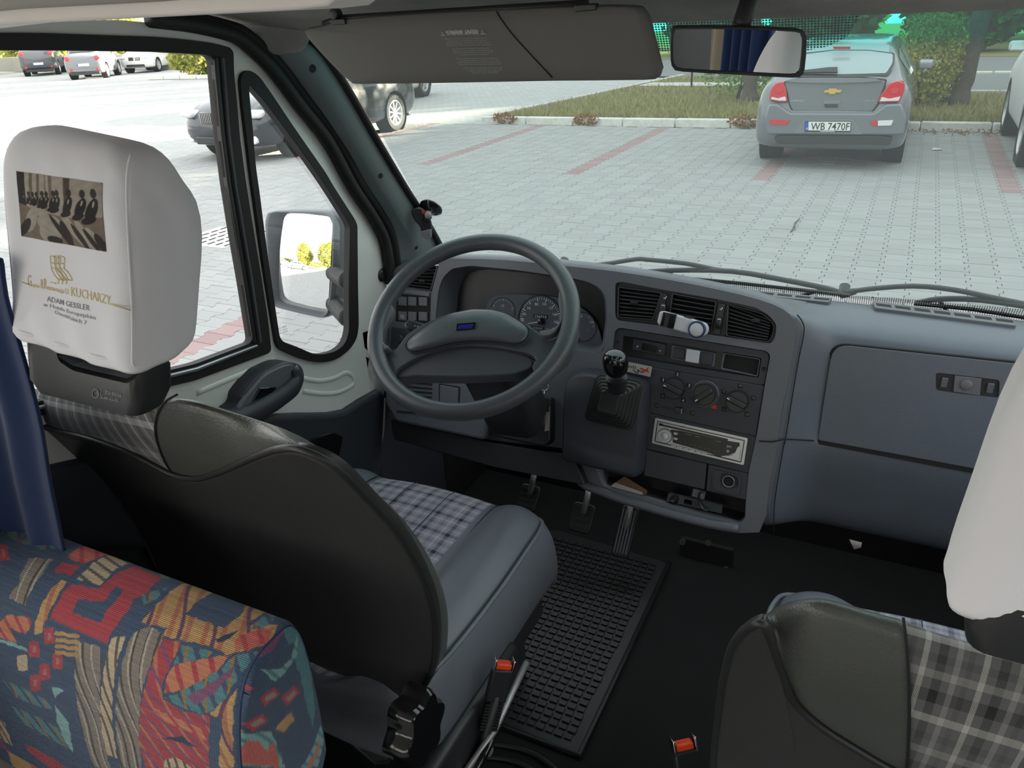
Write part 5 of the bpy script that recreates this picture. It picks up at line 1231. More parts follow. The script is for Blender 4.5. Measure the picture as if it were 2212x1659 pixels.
mot = [
    ('teal', [(0, 80), (120, 130), (330, 200), (420, 240), (300, 330), (150, 320), (0, 250)]), ('tan', [(0, 100), (180, 140), (250, 175), (150, 215), (0, 185)]), ('purple', [(90, 300), (200, 245), (280, 200), (300, 215), (180, 275), (100, 320)]),
    ('teal', [(230, 260), (380, 240), (430, 275), (330, 350), (250, 350), (180, 320)]), ('base', [(0, 320), (190, 340), (180, 420), (0, 400)]), ('taupe', [(50, 640), (110, 560), (180, 400), (320, 410), (240, 520), (150, 690)]),
    ('red', [(320, 480), (370, 430), (480, 450), (430, 510)]), ('rust', [(400, 400), (470, 340), (580, 325), (720, 375), (600, 395), (500, 440)]), ('tan', [(460, 530), (560, 430), (720, 380), (860, 430), (690, 470), (600, 570)]),
    ('red', [(430, 555), (590, 590), (690, 500), (810, 450), (970, 520), (870, 620), (800, 650), (760, 730), (640, 915), (560, 880), (300, 765), (350, 660)]), ('base', [(470, 650), (620, 665), (700, 570), (740, 600), (690, 660), (600, 790), (430, 730)]),
    ('gold', [(200, 860), (220, 760), (300, 600), (370, 530), (410, 545), (330, 660), (250, 850)]), ('orange', [(0, 790), (40, 740), (180, 760), (190, 800), (150, 860), (60, 820), (100, 910), (0, 880)]), ('pteal', [(0, 890), (60, 900), (160, 945), (170, 965), (0, 905)]),
    ('gold', [(845, 790), (960, 660), (1080, 560), (1200, 545), (1340, 600), (1250, 620), (1160, 680), (1110, 740), (1330, 820), (1440, 750), (1500, 690), (1640, 700), (1560, 740), (1480, 800), (1660, 800), (1640, 860), (1560, 930), (1440, 960), (1360, 980), (1250, 930), (980, 870), (1000, 820)]),
    ('base', [(1120, 735), (1240, 630), (1380, 610), (1560, 670), (1480, 690), (1400, 760), (1340, 825)]), ('teal', [(1500, 830), (1560, 760), (1660, 730), (1690, 760), (1620, 790), (1560, 830)]),
    ('rust', [(1420, 880), (1500, 840), (1640, 820), (1600, 900), (1480, 960), (1400, 930)]), ('deep', [(1280, 890), (1390, 850), (1430, 835), (1370, 890), (1310, 905)]),
    ('teal', [(850, 620), (920, 600), (1010, 580), (930, 650), (860, 690)]), ('teal', [(960, 480), (1060, 500), (1160, 540), (1010, 530), (960, 520)]),
    ('taupe', [(450, 900), (600, 930), (610, 1000), (600, 1300), (620, 1500), (660, 1659), (560, 1659), (480, 1400), (450, 1150)]), ('tan', [(600, 1300), (620, 1080), (660, 900), (690, 870), (755, 880), (720, 960), (680, 1150), (670, 1350), (700, 1600), (640, 1580), (610, 1450)]),
    ('taupe', [(690, 1300), (740, 1000), (800, 850), (900, 810), (980, 860), (960, 930), (860, 1150), (830, 1400), (850, 1659), (720, 1659)]), ('red', [(975, 890), (1090, 905), (1040, 1010), (960, 1180), (980, 1250), (1100, 1320), (1260, 1350), (1250, 1659), (1050, 1659), (870, 1659), (830, 1500), (850, 1250), (890, 1090)]),
    ('teal', [(1090, 920), (1280, 970), (1230, 1000), (1040, 1040)]), ('orange', [(980, 1210), (1010, 1080), (1050, 1040), (1240, 1000), (1330, 990), (1390, 980), (1280, 1100), (1100, 1190)]), ('teal', [(980, 1240), (1100, 1190), (1300, 1080), (1420, 980), (1540, 960), (1480, 1050), (1420, 1130), (1330, 1270), (1220, 1340), (1090, 1300)]),
    ('purple', [(1120, 1230), (1300, 1130), (1400, 1050), (1380, 1110), (1260, 1230), (1160, 1280)]), ('gold', [(1250, 1330), (1330, 1270), (1420, 1190), (1400, 1260), (1400, 1659), (1310, 1659), (1330, 1380)]), ('base', [(1262, 1355), (1320, 1345), (1310, 1659), (1255, 1659)]),
    ('orange', [(920, 1300), (1100, 1380), (1200, 1420), (1240, 1500), (1180, 1460), (1000, 1390)]), ('deep', [(960, 1480), (1090, 1470), (1180, 1540), (1060, 1500)]), ('tan', [(990, 1600), (1070, 1600), (1150, 1659), (980, 1659)]),
    ('teal', [(15, 1130), (120, 1170), (310, 1270), (330, 1310), (230, 1290), (100, 1240)]), ('teal', [(70, 1290), (180, 1330), (350, 1420), (440, 1560), (330, 1500), (150, 1400)]), ('pteal', [(305, 1170), (380, 1190), (330, 1240)]), ('pteal', [(330, 1280), (410, 1390), (440, 1570), (390, 1500), (340, 1380)]),
    ('red', [(145, 1520), (190, 1530), (330, 1610), (400, 1659), (300, 1659), (170, 1560)]), ('purple', [(0, 1530), (80, 1590), (150, 1659), (0, 1659)]), ('tan', [(0, 1370), (30, 1390), (75, 1530), (0, 1480)])]
for k_, l in mot:
    ins = poly(cloth(l), K[k_])
    if k_ == 'taupe': streak(ins, K['taupe'] * .35, 380, .72, .15); streak(ins, K['cream'] * .7, 300, .86, .2)
    if k_ == 'teal': streak(ins, K['base'], 330, .55, .9); streak(ins, K['gold'] * .6, 210, .90, .5)
    if k_ == 'red' and l[0][0] > 900: streak(ins, K['orange'] * .9, 240, .80, .6); streak(ins, K['purple'], 300, .80, 1.0)
    if k_ == 'gold': streak(ins, K['orange'] * .8, 260, .6, .3); streak(ins, K['purple'] * .7, 130, .93, .25)
    if k_ == 'tan': streak(ins, K['taupe'] * .5, 420, .55, 1.35 if l[0][0] > 400 and l[0][1] < 600 else .2)
    if k_ in ('orange', 'rust'): streak(ins, K['red'], 300, .6, .8)
for cx_, cy_, kk in ((295, 870, 'red'), (205, 950, 'red'), (345, 1020, 'red'), (268, 1085, 'red'), (212, 1150, 'red'), (20, 370, 'red'), (135, 1030, 'tan')):
    poly(cloth([(cx_ - 34, cy_ - 48), (cx_ + 26, cy_ - 48), (cx_ + 34, cy_ + 46), (cx_ - 28, cy_ + 46)]), K[kk]); poly(cloth([(cx_ - 12, cy_ - 20), (cx_ + 8, cy_ - 20), (cx_ + 12, cy_ + 20), (cx_ - 10, cy_ + 20)]), K[kk] * .6 + K['cream'] * .25)
for k in range(4):
    y = 840 + k * 38; poly(cloth([(335, y), (480, y + 22), (470, y + 45), (325, y + 22)]), K['gold'] * .9)
# beyond what the photograph shows, the same family of motifs
hid = (ss > .06) | (ss < -.36)
rg_ = np.random.default_rng(3); keep = col.copy()
for k in range(60):
    a0 = rg_.uniform(-.55, 0); s0 = rg_.uniform(.06, .36) if k % 2 else rg_.uniform(-.46, -.3); w_ = rg_.uniform(.02, .08); h_ = rg_.uniform(.01, .05)
    poly([(a0, s0), (a0 + w_, s0 + h_ * .3), (a0 + w_ * .8, s0 + h_), (a0 - w_ * .1, s0 + h_ * .8)], K[['teal', 'red', 'gold', 'taupe', 'rust', 'pteal'][k % 6]])
col[~hid] = keep[~hid]
thr = rg_.uniform(.86, 1.14, (col.shape[0], 1, 1)) * rg_.uniform(.92, 1.08, col.shape[:2] + (1,)); lum_ = col.mean(-1, keepdims=True); col = (col * .82 + lum_ * .18) * 1.55 * thr
bb = mesh('back_cover', vb, fb_, 'woven_pattern', bench, True, uv=np.stack([aa.ravel(), ss.ravel()], 1))
def set_cols(o, c):
    at_ = o.data.color_attributes.new('Col', 'FLOAT_COLOR', 'POINT'); full_ = np.ones((len(o.data.vertices), 4), dtype=np.float32); full_[:, :3] = np.clip(c, 0, 1).reshape(-1, 3); at_.data.foreach_set('color', full_.ravel())
set_cols(bb, col)
# end panel facing the aisle: profile filled as a grid across
NP_ = 90
yz = [((.43 + (p.y - .43) * .93), 1.12 + (p.z - 1.12) * .988) for p in pr3]
va, fa, ev = [], [], []
for j in range(len(pr3) // 2):
    f0 = yz[j]; f1 = yz[len(pr3) - 1 - j]
    for i in range(NP_):
        t = i / (NP_ - 1); bul = math.sin(PI * t) ** .6 * .010
        va.append((XB1 + bul, f0[0] + (f1[0] - f0[0]) * t, f0[1] + (f1[1] - f0[1]) * t))
nj = len(pr3) // 2
fa = [(j * NP_ + i, j * NP_ + i + 1, (j + 1) * NP_ + i + 1, (j + 1) * NP_ + i) for j in range(nj - 1) for i in range(NP_ - 1)]
va_ = np.array(va); a2, s2 = va_[:, 1].reshape(nj, NP_), va_[:, 2].reshape(nj, NP_)
EPX = PX(XB1 + .008)
def endp(l): return [(p.y, p.z) for p in EPX.pts(z3(*l))]
col2, poly2, streak2, rect2, K = design(a2, s2)
for k_, l in (('teal', [(1700, 780), (1760, 770), (1830, 900), (1880, 1080), (1900, 1300), (1880, 1420), (1840, 1300), (1800, 1100), (1760, 1000)]), ('pteal', [(1560, 1070), (1660, 1070), (1740, 1010), (1790, 880), (1810, 860), (1790, 980), (1700, 1090), (1640, 1140)]), ('base', [(1720, 920), (1770, 920), (1750, 1000), (1700, 1040)]), ('purple', [(1530, 1030), (1640, 930), (1700, 820), (1740, 770), (1720, 860), (1640, 970)]),
              ('pteal', [(1400, 1530), (1450, 1470), (1560, 1440), (1620, 1440), (1680, 1600), (1700, 1659), (1400, 1659)]), ('rust', [(1410, 1560), (1480, 1540), (1500, 1490), (1560, 1510), (1600, 1570), (1600, 1520), (1640, 1510), (1670, 1659), (1560, 1640), (1430, 1659)]), ('gold', [(1640, 1420), (1680, 1370), (1740, 1320), (1755, 1370), (1690, 1440)]), ('gold', [(1395, 1440), (1460, 1430), (1475, 1455), (1400, 1480)]), ('pteal', [(1790, 1659), (1860, 1560), (1940, 1400), (1960, 1500), (1900, 1659)]), ('orange', [(1830, 1640), (1890, 1560), (1920, 1500), (1930, 1530), (1860, 1659)])):
    ins = poly2(endp(l), K[k_])
    if k_ in ('teal', 'pteal'): streak2(ins, K['teal'], 500, .5, .4)
for cx_, cy_ in ((1610, 1230), (1740, 1225), (1540, 1390), (1450, 1205)):
    poly2(endp([(cx_ - 70, cy_ + 10), (cx_ + 20, cy_ - 60), (cx_ + 62, cy_ - 20), (cx_ - 30, cy_ + 56)]), K['red']); poly2(endp([(cx_ - 40, cy_ + 10), (cx_ + 18, cy_ - 34), (cx_ + 40, cy_ - 14), (cx_ - 22, cy_ + 32)]), K['taupe'] * 1.3)
low_ = s2 < 1.06
col2[low_ & (np.sin(a2 * 90 + s2 * 40) > .5)] = K['teal']; col2[low_ & (np.sin(s2 * 120) > .85)] = K['red']
lum_ = col2.mean(-1, keepdims=True); col2 = (col2 * .82 + lum_ * .18) * 1.55 * rg_.uniform(.88, 1.12, col2.shape[:2] + (1,))
ep = mesh('end_panel', va, fa, 'woven_pattern', bench, True, uv=np.stack([a2.ravel(), s2.ravel()], 1)); set_cols(ep, col2); fix_normals(ep)
sp_ = [V((XB1 - .001, y, z)) for y, z in yz]
tube('seam', sp_[::4], .0013, 'dull_blue', bench, 6)
box('bench_base', (-.83, .36, .76), (.50, .26, .28), 'black_plastic', bench, .02)

# ---- blue curtain tied beside the door pillar
def curtain(name, label, x0, x1, y, z0, z1, waves, amp, mat, par=None, lean=0.0):
    t = thing(name, label, 'curtain', ((x0 + x1) / 2, y, z0))
    rr = []
    for k in range(15):
        s = k / 14; z = z0 + (z1 - z0) * s
        rr.append([V((x0 + (x1 - x0) * i / 60 + lean * (1 - s), y + amp * math.sin(2 * PI * waves * i / 60 + .5 * math.sin(s * 3)) * (.7 + .3 * s), z)) for i in range(61)])
    o = loft('cloth', rr, mat, t, False, (False, False), True)
    md = o.modifiers.new('solid', 'SOLIDIFY'); md.thickness = .004
    return t
cur = thing('curtain', 'dark blue curtain hanging at the left edge behind the driver headrest', 'curtain', (-.95, .44, 1.0))
e_px = [(2, 560), (6, 640), (38, 735), (70, 850), (90, 930), (100, 1010), (110, 1065), (122, 1120), (138, 1200), (158, 1290)]
ed = [PY(.462).at(*p) for p in e_px]
rr = []
for p in ed:
    rr.append([V((p.x - .26 * k / 40, .462 + .007 * math.sin(k * .55) * min(1, k / 6) - .0 * k, p.z)) for k in range(41)])
co = loft('cloth', rr, 'blue_curtain_cloth', cur, False, (False, False), True, 1)
md = co.modifiers.new('solid', 'SOLIDIFY'); md.thickness = .004
# ================================================================== FLOOR MAT, PEDALS
mat_t = thing('rubber_mat', 'black rubber floor mat with a woven tread between the seats', 'mat', (-.55, 1.28, ZF))
plate('mat_sheet', rnd([V((-.735, .962, ZF + .008)), V((-.392, .962, ZF + .008)), V((-.392, 1.60, ZF + .008)), V((-.735, 1.62, ZF + .008))], .02), [], (0, 0, 1), .008, 'mat_rubber', mat_t, .002)
L = []
for i in range(15):
    for j in range(33):
        x = -.715 + i * .0205; y = .995 + j * .0182
        L.append(((x + .002 * math.sin(j * .9), y, ZF + .0095), (.0165, .0130, .0045) if (i + j) % 2 else (.0150, .0110, .0032), None))
boxes('tread_blocks', L, 'mat_rubber', mat_t, 0.0, 'stuff')
tube('mat_rim', [(-.735, .965, ZF + .010), (-.392, .965, ZF + .010), (-.392, 1.60, ZF + .010)], .006, 'mat_rubber', mat_t, 8)
mat2 = thing('floor_cover', 'black rubber floor cover lying under the front edge of the ribbed mat', 'mat', (-.3, .85, ZF))
plate('mat_sheet', [V((-.80, .30, ZF + .004)), V((.1, .30, ZF + .004)), V((.1, .955, ZF + .004)), V((-.80, .955, ZF + .004))], [], (0, 0, 1), .004, 'carpet', mat2, 0)
for k in range(3): tube('fold', smooth_path([(-.62 + k * .02, .90 - k * .03, ZF + .008), (-.5, .93 - k * .03, ZF + .010), (-.42, .915 - k * .035, ZF + .012), (-.33, .87 - k * .04, ZF + .006)], 5), .005, 'mat_rubber', mat2, 8)
def pedal(label, c, w, h, ribs, horizontal, arm_to, tilt=.9):
    c = V(c); nrm = V((0, -math.sin(tilt), math.cos(tilt))); nrm = V((0, -.75, .66)); x = V((1, 0, 0)); y = nrm.cross(x)
    t = thing('pedal', label, 'pedal', tuple(c), 'foot pedals')
    pts = rnd([c + x * (sx * w / 2) + y * (sy * h / 2) for sx, sy in ((-1, -1), (1, -1), (1, 1), (-1, 1))], w * .22)
    plate('pad', pts, [], nrm, .012, 'black_rubber', t, .003, 2)
    for k in range(ribs):
        q = (k + .5) / ribs - .5
        if horizontal: box('rib', c + y * (q * h * .85) + nrm * .001, (w * .8, h * .06, .003), 'mat_rubber', t, 0, (x, y, nrm))
        else: box('rib', c + x * (q * w * .85) + nrm * .001, (w * .08, h * .86, .004), 'switch_grey', t, 0, (x, y, nrm))
    tube('lever', smooth_path([c - nrm * .01, V(c) + V((0, .05, .06)), V(arm_to)], 4), .008, 'steel', t, 8)
pedal('rounded brake pedal with worn edge under the gear housing', PY(1.50).at(1256, 1118), .060, .075, 4, True, PY(1.80).at(1257, 1030))
pedal('long ribbed accelerator pedal right of the brake pedal', PY(1.52).at(1350, 1148), .045, .13, 5, False, PY(1.80).at(1368, 1090))
pedal('clutch pedal half hidden behind the seat cushion', PY(1.50).at(1140, 1075), .055, .07, 4, True, PY(1.80).at(1150, 1000))
tun = thing('floor_bracket', 'rusty bolted bracket on the floor tunnel under the console', 'bracket', (-.40, 1.62, ZF))
box('bracket_plate', PY(1.66).at(1525, 1205), (.14, .012, .10), 'black_matte', tun, .004)
for a, b_ in ((1475, 1170), (1530, 1172), (1510, 1240), (1527, 1243), (1568, 1228)): lathe('bolt', PY(1.652).at(a, b_), (0, -.9, .3), [(.008, 0), (.008, .006), (.0005, .007)], 'bark', tun, 10)
# ================================================================== OUTSIDE: ground, kerb, grass, road

gv = [(-120, -60, -0.03), (60, -60, -0.03), (60, 120, -0.03), (-120, 120, -0.03)]
g = N('paving_far')
br = g.n('TexBrick'); br.inputs['Scale'].default_value = 1.0
br.inputs['Brick Width'].default_value = 0.2; br.inputs['Row Height'].default_value = 0.165; br.inputs['Mortar Size'].default_value = 0.004
br.inputs['Color1'].default_value = (0.44, 0.445, 0.435, 1); br.inputs['Color2'].default_value = (0.39, 0.395, 0.385, 1); br.inputs['Mortar'].default_value = (0.2, 0.2, 0.19, 1)
g.l(g.obj(), br.inputs['Vector']); g.bsdf(br.outputs['Color'], 0.9, 0, 0.2); M['paving_far'] = g.m
ground = struct(mesh('ground', gv, [(0, 1, 2, 3)], 'paving_far'))
PX0, PX1, PY0, PY1 = -11.05, 4.45, 2.4, 14.05
bed = struct(mesh('paver_bed', [(PX0, PY0, -0.012), (PX1, PY0, -0.012), (PX1, PY1, -0.012), (PX0, PY1, -0.012)], [(0, 1, 2, 3)], 'joint_sand', ground))
def paver_poly():
    a, d, g_ = 0.1, 0.016, 0.0022; h = 0.0825 - g_
    r = [(a + d - g_, -h), (a + d - g_, -0.052), (a - d - g_, -0.026), (a - d - g_, 0.026), (a + d - g_, 0.052), (a + d - g_, h)]
    l = [(-x, y) for x, y in reversed(r)]
    return r + l
PP_ = paver_poly(); NPV = len(PP_)
pav_v = [(x * 0.985, y * 0.985, 0) for x, y in PP_] + [(x, y, -0.004) for x, y in PP_] + [(x, y, -0.012) for x, y in PP_]
pav_f = [tuple(range(NPV))] + [(NPV + i, NPV + (i + 1) % NPV, (i + 1) % NPV, i) for i in range(NPV)] + [(2 * NPV + i, 2 * NPV + (i + 1) % NPV, NPV + (i + 1) % NPV, NPV + i) for i in range(NPV)]
spots = []
ncol = int(round((PX1 - PX0) / 0.2))
STRIPES = {round((x - PX0) / 0.2 - 0.5): (lo, hi) for x, lo, hi in ((-8.75, 9.7, 14.1), (-6.35, 9.7, 14.1), (-3.95, 9.6, 14.1), (-1.55, 9.75, 14.1), (1.05, 9.7, 14.1))}
for c in range(ncol):
    x = PX0 + 0.1 + 0.2 * c
    for r in range(int((PY1 - PY0) / 0.165)):
        y = PY0 + 0.09 + 0.165 * r + (0.0825 if c % 2 else 0)
        if y > PY1 - 0.06: continue
        red = False
        if c in STRIPES and STRIPES[c][0] < y < STRIPES[c][1]: red = True
        if abs(x + 4.15) < 0.05 and y < 4.1: red = True
        spots.append((x, y, red))
def seen(x, y):
    p = V((x, y, 0)) - CAM; d = p.dot(CF)
    if d < 0.5: return False
    u = IW / 2 + FPX * p.dot(CR) / d; w = IH / 2 + FPX * p.dot(CD) / d
    if not (0 < u < IW): return False
    if u > 950: return w < 560 + (u - 1100) * 0.11
    return (w < 700 and u < 560 and w > 120) or (560 < u < 950 and w < 760)
order = sorted(range(len(spots)), key=lambda i: (0 if seen(*spots[i][:2]) else 1, spots[i][0] ** 2 + spots[i][1] ** 2))
me_g = bpy.data.meshes.new('paver'); me_g.from_pydata(pav_v, [], pav_f); me_g.materials.append(M['paver_grey'])
me_r = bpy.data.meshes.new('paver_red'); me_r.from_pydata(pav_v, [], pav_f); me_r.materials.append(M['paver_red'])
for i in order[:300]:
    x, y, red = spots[i]
    o = bpy.data.objects.new('paver', me_r if red else me_g); C.objects.link(o); o.parent = ground
    o.location = (x, y, random.uniform(-0.0015, 0.0015)); o.rotation_euler = (random.uniform(-.006, .006), random.uniform(-.006, .006), 0)
    if red: o['label'] = 'dull red paver'
rest = order[300:]
for red in (False, True):
    ids = [i for i in rest if spots[i][2] == red]
    base = np.array(pav_v, dtype=np.float64)
    P_ = np.array([(spots[i][0], spots[i][1], 0) for i in ids]); P_[:, 2] = RNG.uniform(-.002, .002, len(ids))
    vv = (P_[:, None, :] + base[None]).reshape(-1, 3)
    me = bpy.data.meshes.new('red_pavers' if red else 'pavers')
    ff = [tuple(k * len(pav_v) + q for q in f) for k in range(len(ids)) for f in pav_f]
    me.from_pydata(vv.tolist(), [], ff)
    o = link('red_stripe_paving' if red else 'paving', me, 'paver_red' if red else 'paver_grey', ground); o['kind'] = 'stuff'

# kerb round the grass island: white painted stones
kerb = struct(thing('kerb', None, None, (-2.0, 14.2, 0)))
def kerb_run(a, b_, mat, n, h=0.13, w=0.15):
    a = V(a); b_ = V(b_); d = (b_ - a); L = d.length; d.normalize(); s = V((-d.y, d.x, 0))
    for i in range(n):
        c = a + d * (L * (i + 0.5) / n) + V((0, 0, h / 2 - 0.02 + random.uniform(-.004, .004)))
        box('kerb_stone', c, (L / n - 0.012, w, h + 0.02), mat, kerb, 0.015, (d, s, V((0, 0, 1))), 1)
kerb_run((-7.75, 14.22, 0), (6.0, 14.30, 0), 'kerb_white', 14)
kerb_run((-7.75, 14.35, 0), (-6.3, 24.0, 0), 'concrete', 10)

grass_bank = struct(mesh('grass_bank', [(-7.6, 14.3, 0.08), (9, 14.4, 0.08), (9, 18.6, 0.10), (0.6, 18.9, 0.10), (-6.2, 24.2, 0.10)], [(0, 1, 2, 3, 4)], 'soil'))
path = struct(mesh('footpath', [(-6.6, 20.6, 0.105), (-2.2, 20.4, 0.105), (-2.2, 21.3, 0.105), (-6.5, 21.6, 0.105)], [(0, 1, 2, 3)], 'concrete'))
road = struct(mesh('road', [(-30, 26.5, 0.01), (-6, 24.6, 0.01), (0.7, 19.1, 0.01), (14, 18.5, 0.01), (30, 30, 0.01), (12, 29.5, 0.01), (-30, 36, 0.01)], [tuple(range(7))], 'asphalt'))
verge = struct(mesh('far_verge', [(-30, 36, 0.02), (12, 29.5, 0.02), (30, 30, 0.02), (60, 60, 0.3), (-30, 60, 0.3)], [(0, 1, 2, 3, 4)], 'grass_blades'))
rk = struct(thing('road_kerb', None, None, (6, 19, 0)))
for i in range(12):
    box('kerb_stone', (0.9 + i * 1.1, 18.95 - i * 0.03, 0.07), (1.07, 0.2, 0.14), 'concrete', rk, 0.012, None, 1)
for i in range(10):
    box('kerb_stone', (1.0 + i * 1.3, 24.6, 0.03), (1.26, 0.18, 0.06), 'kerb_white', rk, 0.01, None, 1)

def scatter(name, pts, size, mat, parent=None, kind=None, label=None, cat=None, flat=0.0, tri=False):
    """Many little leaves (or blades) as one mesh. pts: N x 3 array, size: N."""
    pts = np.asarray(pts); n = len(pts); size = np.broadcast_to(size, n)
    if tri:
        ang = RNG.uniform(0, 2 * PI, n); lean = RNG.normal(0, 0.35, (n, 2))
        sx = np.stack([np.cos(ang), np.sin(ang), np.zeros(n)], 1) * (size * 0.14)[:, None]
        tip = np.stack([lean[:, 0] * size, lean[:, 1] * size, size], 1)
        vv = np.stack([pts - sx, pts + sx, pts + tip], 1).reshape(-1, 3); ff = np.arange(3 * n).reshape(-1, 3)
    else:
        a = RNG.normal(size=(n, 3)); a[:, 2] *= (1 - flat); a /= np.linalg.norm(a, axis=1)[:, None]
        b_ = np.cross(a, RNG.normal(size=(n, 3))); b_ /= np.linalg.norm(b_, axis=1)[:, None]
        a = a * size[:, None] * 0.5; b_ = b_ * size[:, None] * 0.28
        vv = np.stack([pts - a, pts + b_, pts + a, pts - b_], 1).reshape(-1, 3); ff = np.arange(4 * n).reshape(-1, 4)
    ov = off(parent); vv = vv - np.array(ov)
    k = ff.shape[1]
    me = bpy.data.meshes.new(name); me.vertices.add(len(vv)); me.vertices.foreach_set('co', vv.ravel())
    me.loops.add(ff.size); me.loops.foreach_set('vertex_index', ff.ravel().astype(np.int32))
    me.polygons.add(len(ff)); me.polygons.foreach_set('loop_start', np.arange(0, ff.size, k, dtype=np.int32)); me.update(calc_edges=True)
    o = link(name, me, mat, parent)
    return tag(o, label, cat, None, kind)
def blob(n, c, r):
    d = RNG.normal(size=(n, 3)); d /= np.linalg.norm(d, axis=1)[:, None]
    return np.array(c) + d * (RNG.uniform(0.25, 1.0, n) ** 0.5)[:, None] * np.array(r)
gp = []
n = 26000
xs = RNG.uniform(-7.5, 5.0, n); ys = 14.4 + (RNG.uniform(0, 1, n) ** 1.4) * 8.5
ok = (xs > -7.5 + (ys - 14.4) * 0.14) & (ys < np.where(xs < 0.6, 24.0 - (xs + 6.2) * 0.75, 18.6)) & ~((ys > 20.4) & (ys < 21.4) & (xs < -2.2))
gp = np.stack([xs, ys, np.full(n, 0.085)], 1)[ok]
scatter('dry_grass', gp, RNG.uniform(0.04, 0.13, len(gp)), 'grass_blades', None, 'stuff', 'dry yellow green grass behind the white kerb', 'grass', tri=True)
lf = np.stack([RNG.uniform(-0.1, 3.2, 500), 14.08 - RNG.uniform(0, 1, 500) ** 2 * 0.45, RNG.uniform(0.004, 0.05, 500)], 1)
scatter('fallen_leaves', lf, RNG.uniform(0.025, 0.05, 500), 'leaf_autumn', None, 'stuff', 'brown fallen leaves gathered along the kerb', 'leaves', flat=0.7)
for wx in (-7.2, -5.5, -1.95, -2.6):
    scatter('kerb_weed', blob(160, (wx, 14.1, 0.1), (0.28, 0.1, 0.12)), 0.07, 'leaf_autumn' if wx < -2.2 else 'leaf_green', None, None,
            {-7.2: 'brown weed tuft at the corner end of the kerb', -5.5: 'small brown weed tuft midway along the white kerb', -1.95: 'weed tuft at the kerb beside the grey hatchback', -2.6: 'brown weed tuft on the kerb left of the grey hatchback'}[wx], 'weed')
lit = thing('litter', 'scrap of white paper lying on the paving right of the grey hatchback', 'litter', (0.35, 12.3, 0.0))
plate('paper_scrap', [V((.28, 12.25, .012)), V((.42, 12.28, .02)), V((.40, 12.36, .012)), V((.30, 12.34, .03))], [], (0, 0, 1), 0.003, 'kerb_white', lit)
twig = tag(tube('twig', [(-0.86, 7.42, 0.006), (-0.85, 7.56, 0.012), (-0.87, 7.75, 0.01), (-0.85, 7.9, 0.015)], 0.006, 'bark', None, 6), 'thin dark twig lying on the grey pavers', 'twig')

# ------------------------------------------------------------------ trees and bushes
def tree(name, label, base, r, h, lean, crown, mat, n, leaf, group=None):
    t = thing(name, label, 'tree', base, group)
    b_ = V(base); pts = [b_ + V((lean[0] * k, lean[1] * k, h * k)) for k in (0, .1, .25, .5, .75, 1)]
    pts = smooth_path([p + V((random.uniform(-1, 1), random.uniform(-1, 1), 0)) * r * 0.25 * (i > 0) for i, p in enumerate(pts)], 4)
    rs = [r * (1.35 - 0.7 * min(1, i / 4)) if i < 4 else r * (1 - 0.5 * i / len(pts)) for i in range(len(pts))]
    tube('trunk', pts, rs, 'bark', t, 12)
    c0 = b_ + V((lean[0], lean[1], h))
    for k in range(5):
        a = 2 * PI * k / 5 + 0.4; e = V(crown[0]) + V((math.cos(a) * crown[1][0] * .6, math.sin(a) * crown[1][1] * .6, random.uniform(-.3, .3) * crown[1][2]))
        s = pts[int(len(pts) * (0.55 + 0.08 * k))] if k < 5 else c0
        tube('branch', smooth_path([s, s.lerp(e, .5) + V((0, 0, .2)), e], 4), [r * .35 * (1 - q / 9.5) for q in range(9)], 'bark', t, 7)
    pp = [blob(n // 2, crown[0], crown[1])]
    for k in range(14):
        d = RNG.normal(size=3); d /= np.linalg.norm(d)
        pp.append(blob(n // 28, np.array(crown[0]) + d * np.array(crown[1]) * 0.8, np.array(crown[1]) * 0.36))
    scatter('foliage', np.concatenate(pp), RNG.uniform(leaf * .7, leaf * 1.4, sum(map(len, pp))), mat, t)
    return t
tree('tree', 'thin grey tree trunk showing below the inner mirror', (-3.13, 17.4, 0.08), 0.15, 4.0, (0.0, 0.0), ((-3.3, 18.2, 4.4), (2.0, 1.8, 2.4)), 'leaf_dark', 24000, 0.095)
tree('tree', 'thick dark leaning tree trunk right of the grey hatchback', (0.62, 17.0, 0.08), 0.21, 4.0, (0.55, 0.2), ((1.7, 17.6, 3.8), (2.1, 1.8, 2.2)), 'leaf_green', 26000, 0.095)
def bush(name, label, c, r, n, leaf, mat, group=None, stems=True):
    t = thing(name, label, 'bush', (c[0], c[1], max(0.0, c[2] - r[2])), group)
    if stems:
        for k in range(4):
            e = V(c) + V((random.uniform(-.6, .6) * r[0], random.uniform(-.6, .6) * r[1], r[2] * .4))
            tube('stem', [(c[0] + random.uniform(-.1, .1), c[1], 0.02), V((c[0], c[1], 0.05)).lerp(e, .5), e], 0.02, 'bark', t, 6)
    pp = [blob(n // 2, c, r)]
    for k in range(9):
        d = RNG.normal(size=3); d /= np.linalg.norm(d); pp.append(blob(n // 18, np.array(c) + d * np.array(r) * 0.75, np.array(r) * 0.4))
    pp = np.concatenate(pp); pp = pp[pp[:, 2] > 0.05]
    scatter('foliage', pp, RNG.uniform(leaf * .7, leaf * 1.3, len(pp)), mat, t)
    return t
bush('leafy_shrub', 'green sapling growth round the thin grey trunk', (-3.40, 17.75, 0.85), (0.95, 0.35, 0.75), 2600, 0.075, 'leaf_green')
bush('leafy_shrub', 'yellow green bush between the grey hatchback and the thick trunk', (0.02, 16.6, 0.95), (0.62, 0.6, 0.85), 5200, 0.075, 'leaf_yellow_sun')
pole = thing('sign_pole', 'slim dark pole beside the road right of the thick trunk', 'pole', (0.74, 18.6, 0.1))
tube('post', [(0.74, 18.6, 0.05), (0.86, 18.6, 3.0)], 0.02, 'black_matte', pole, 8)
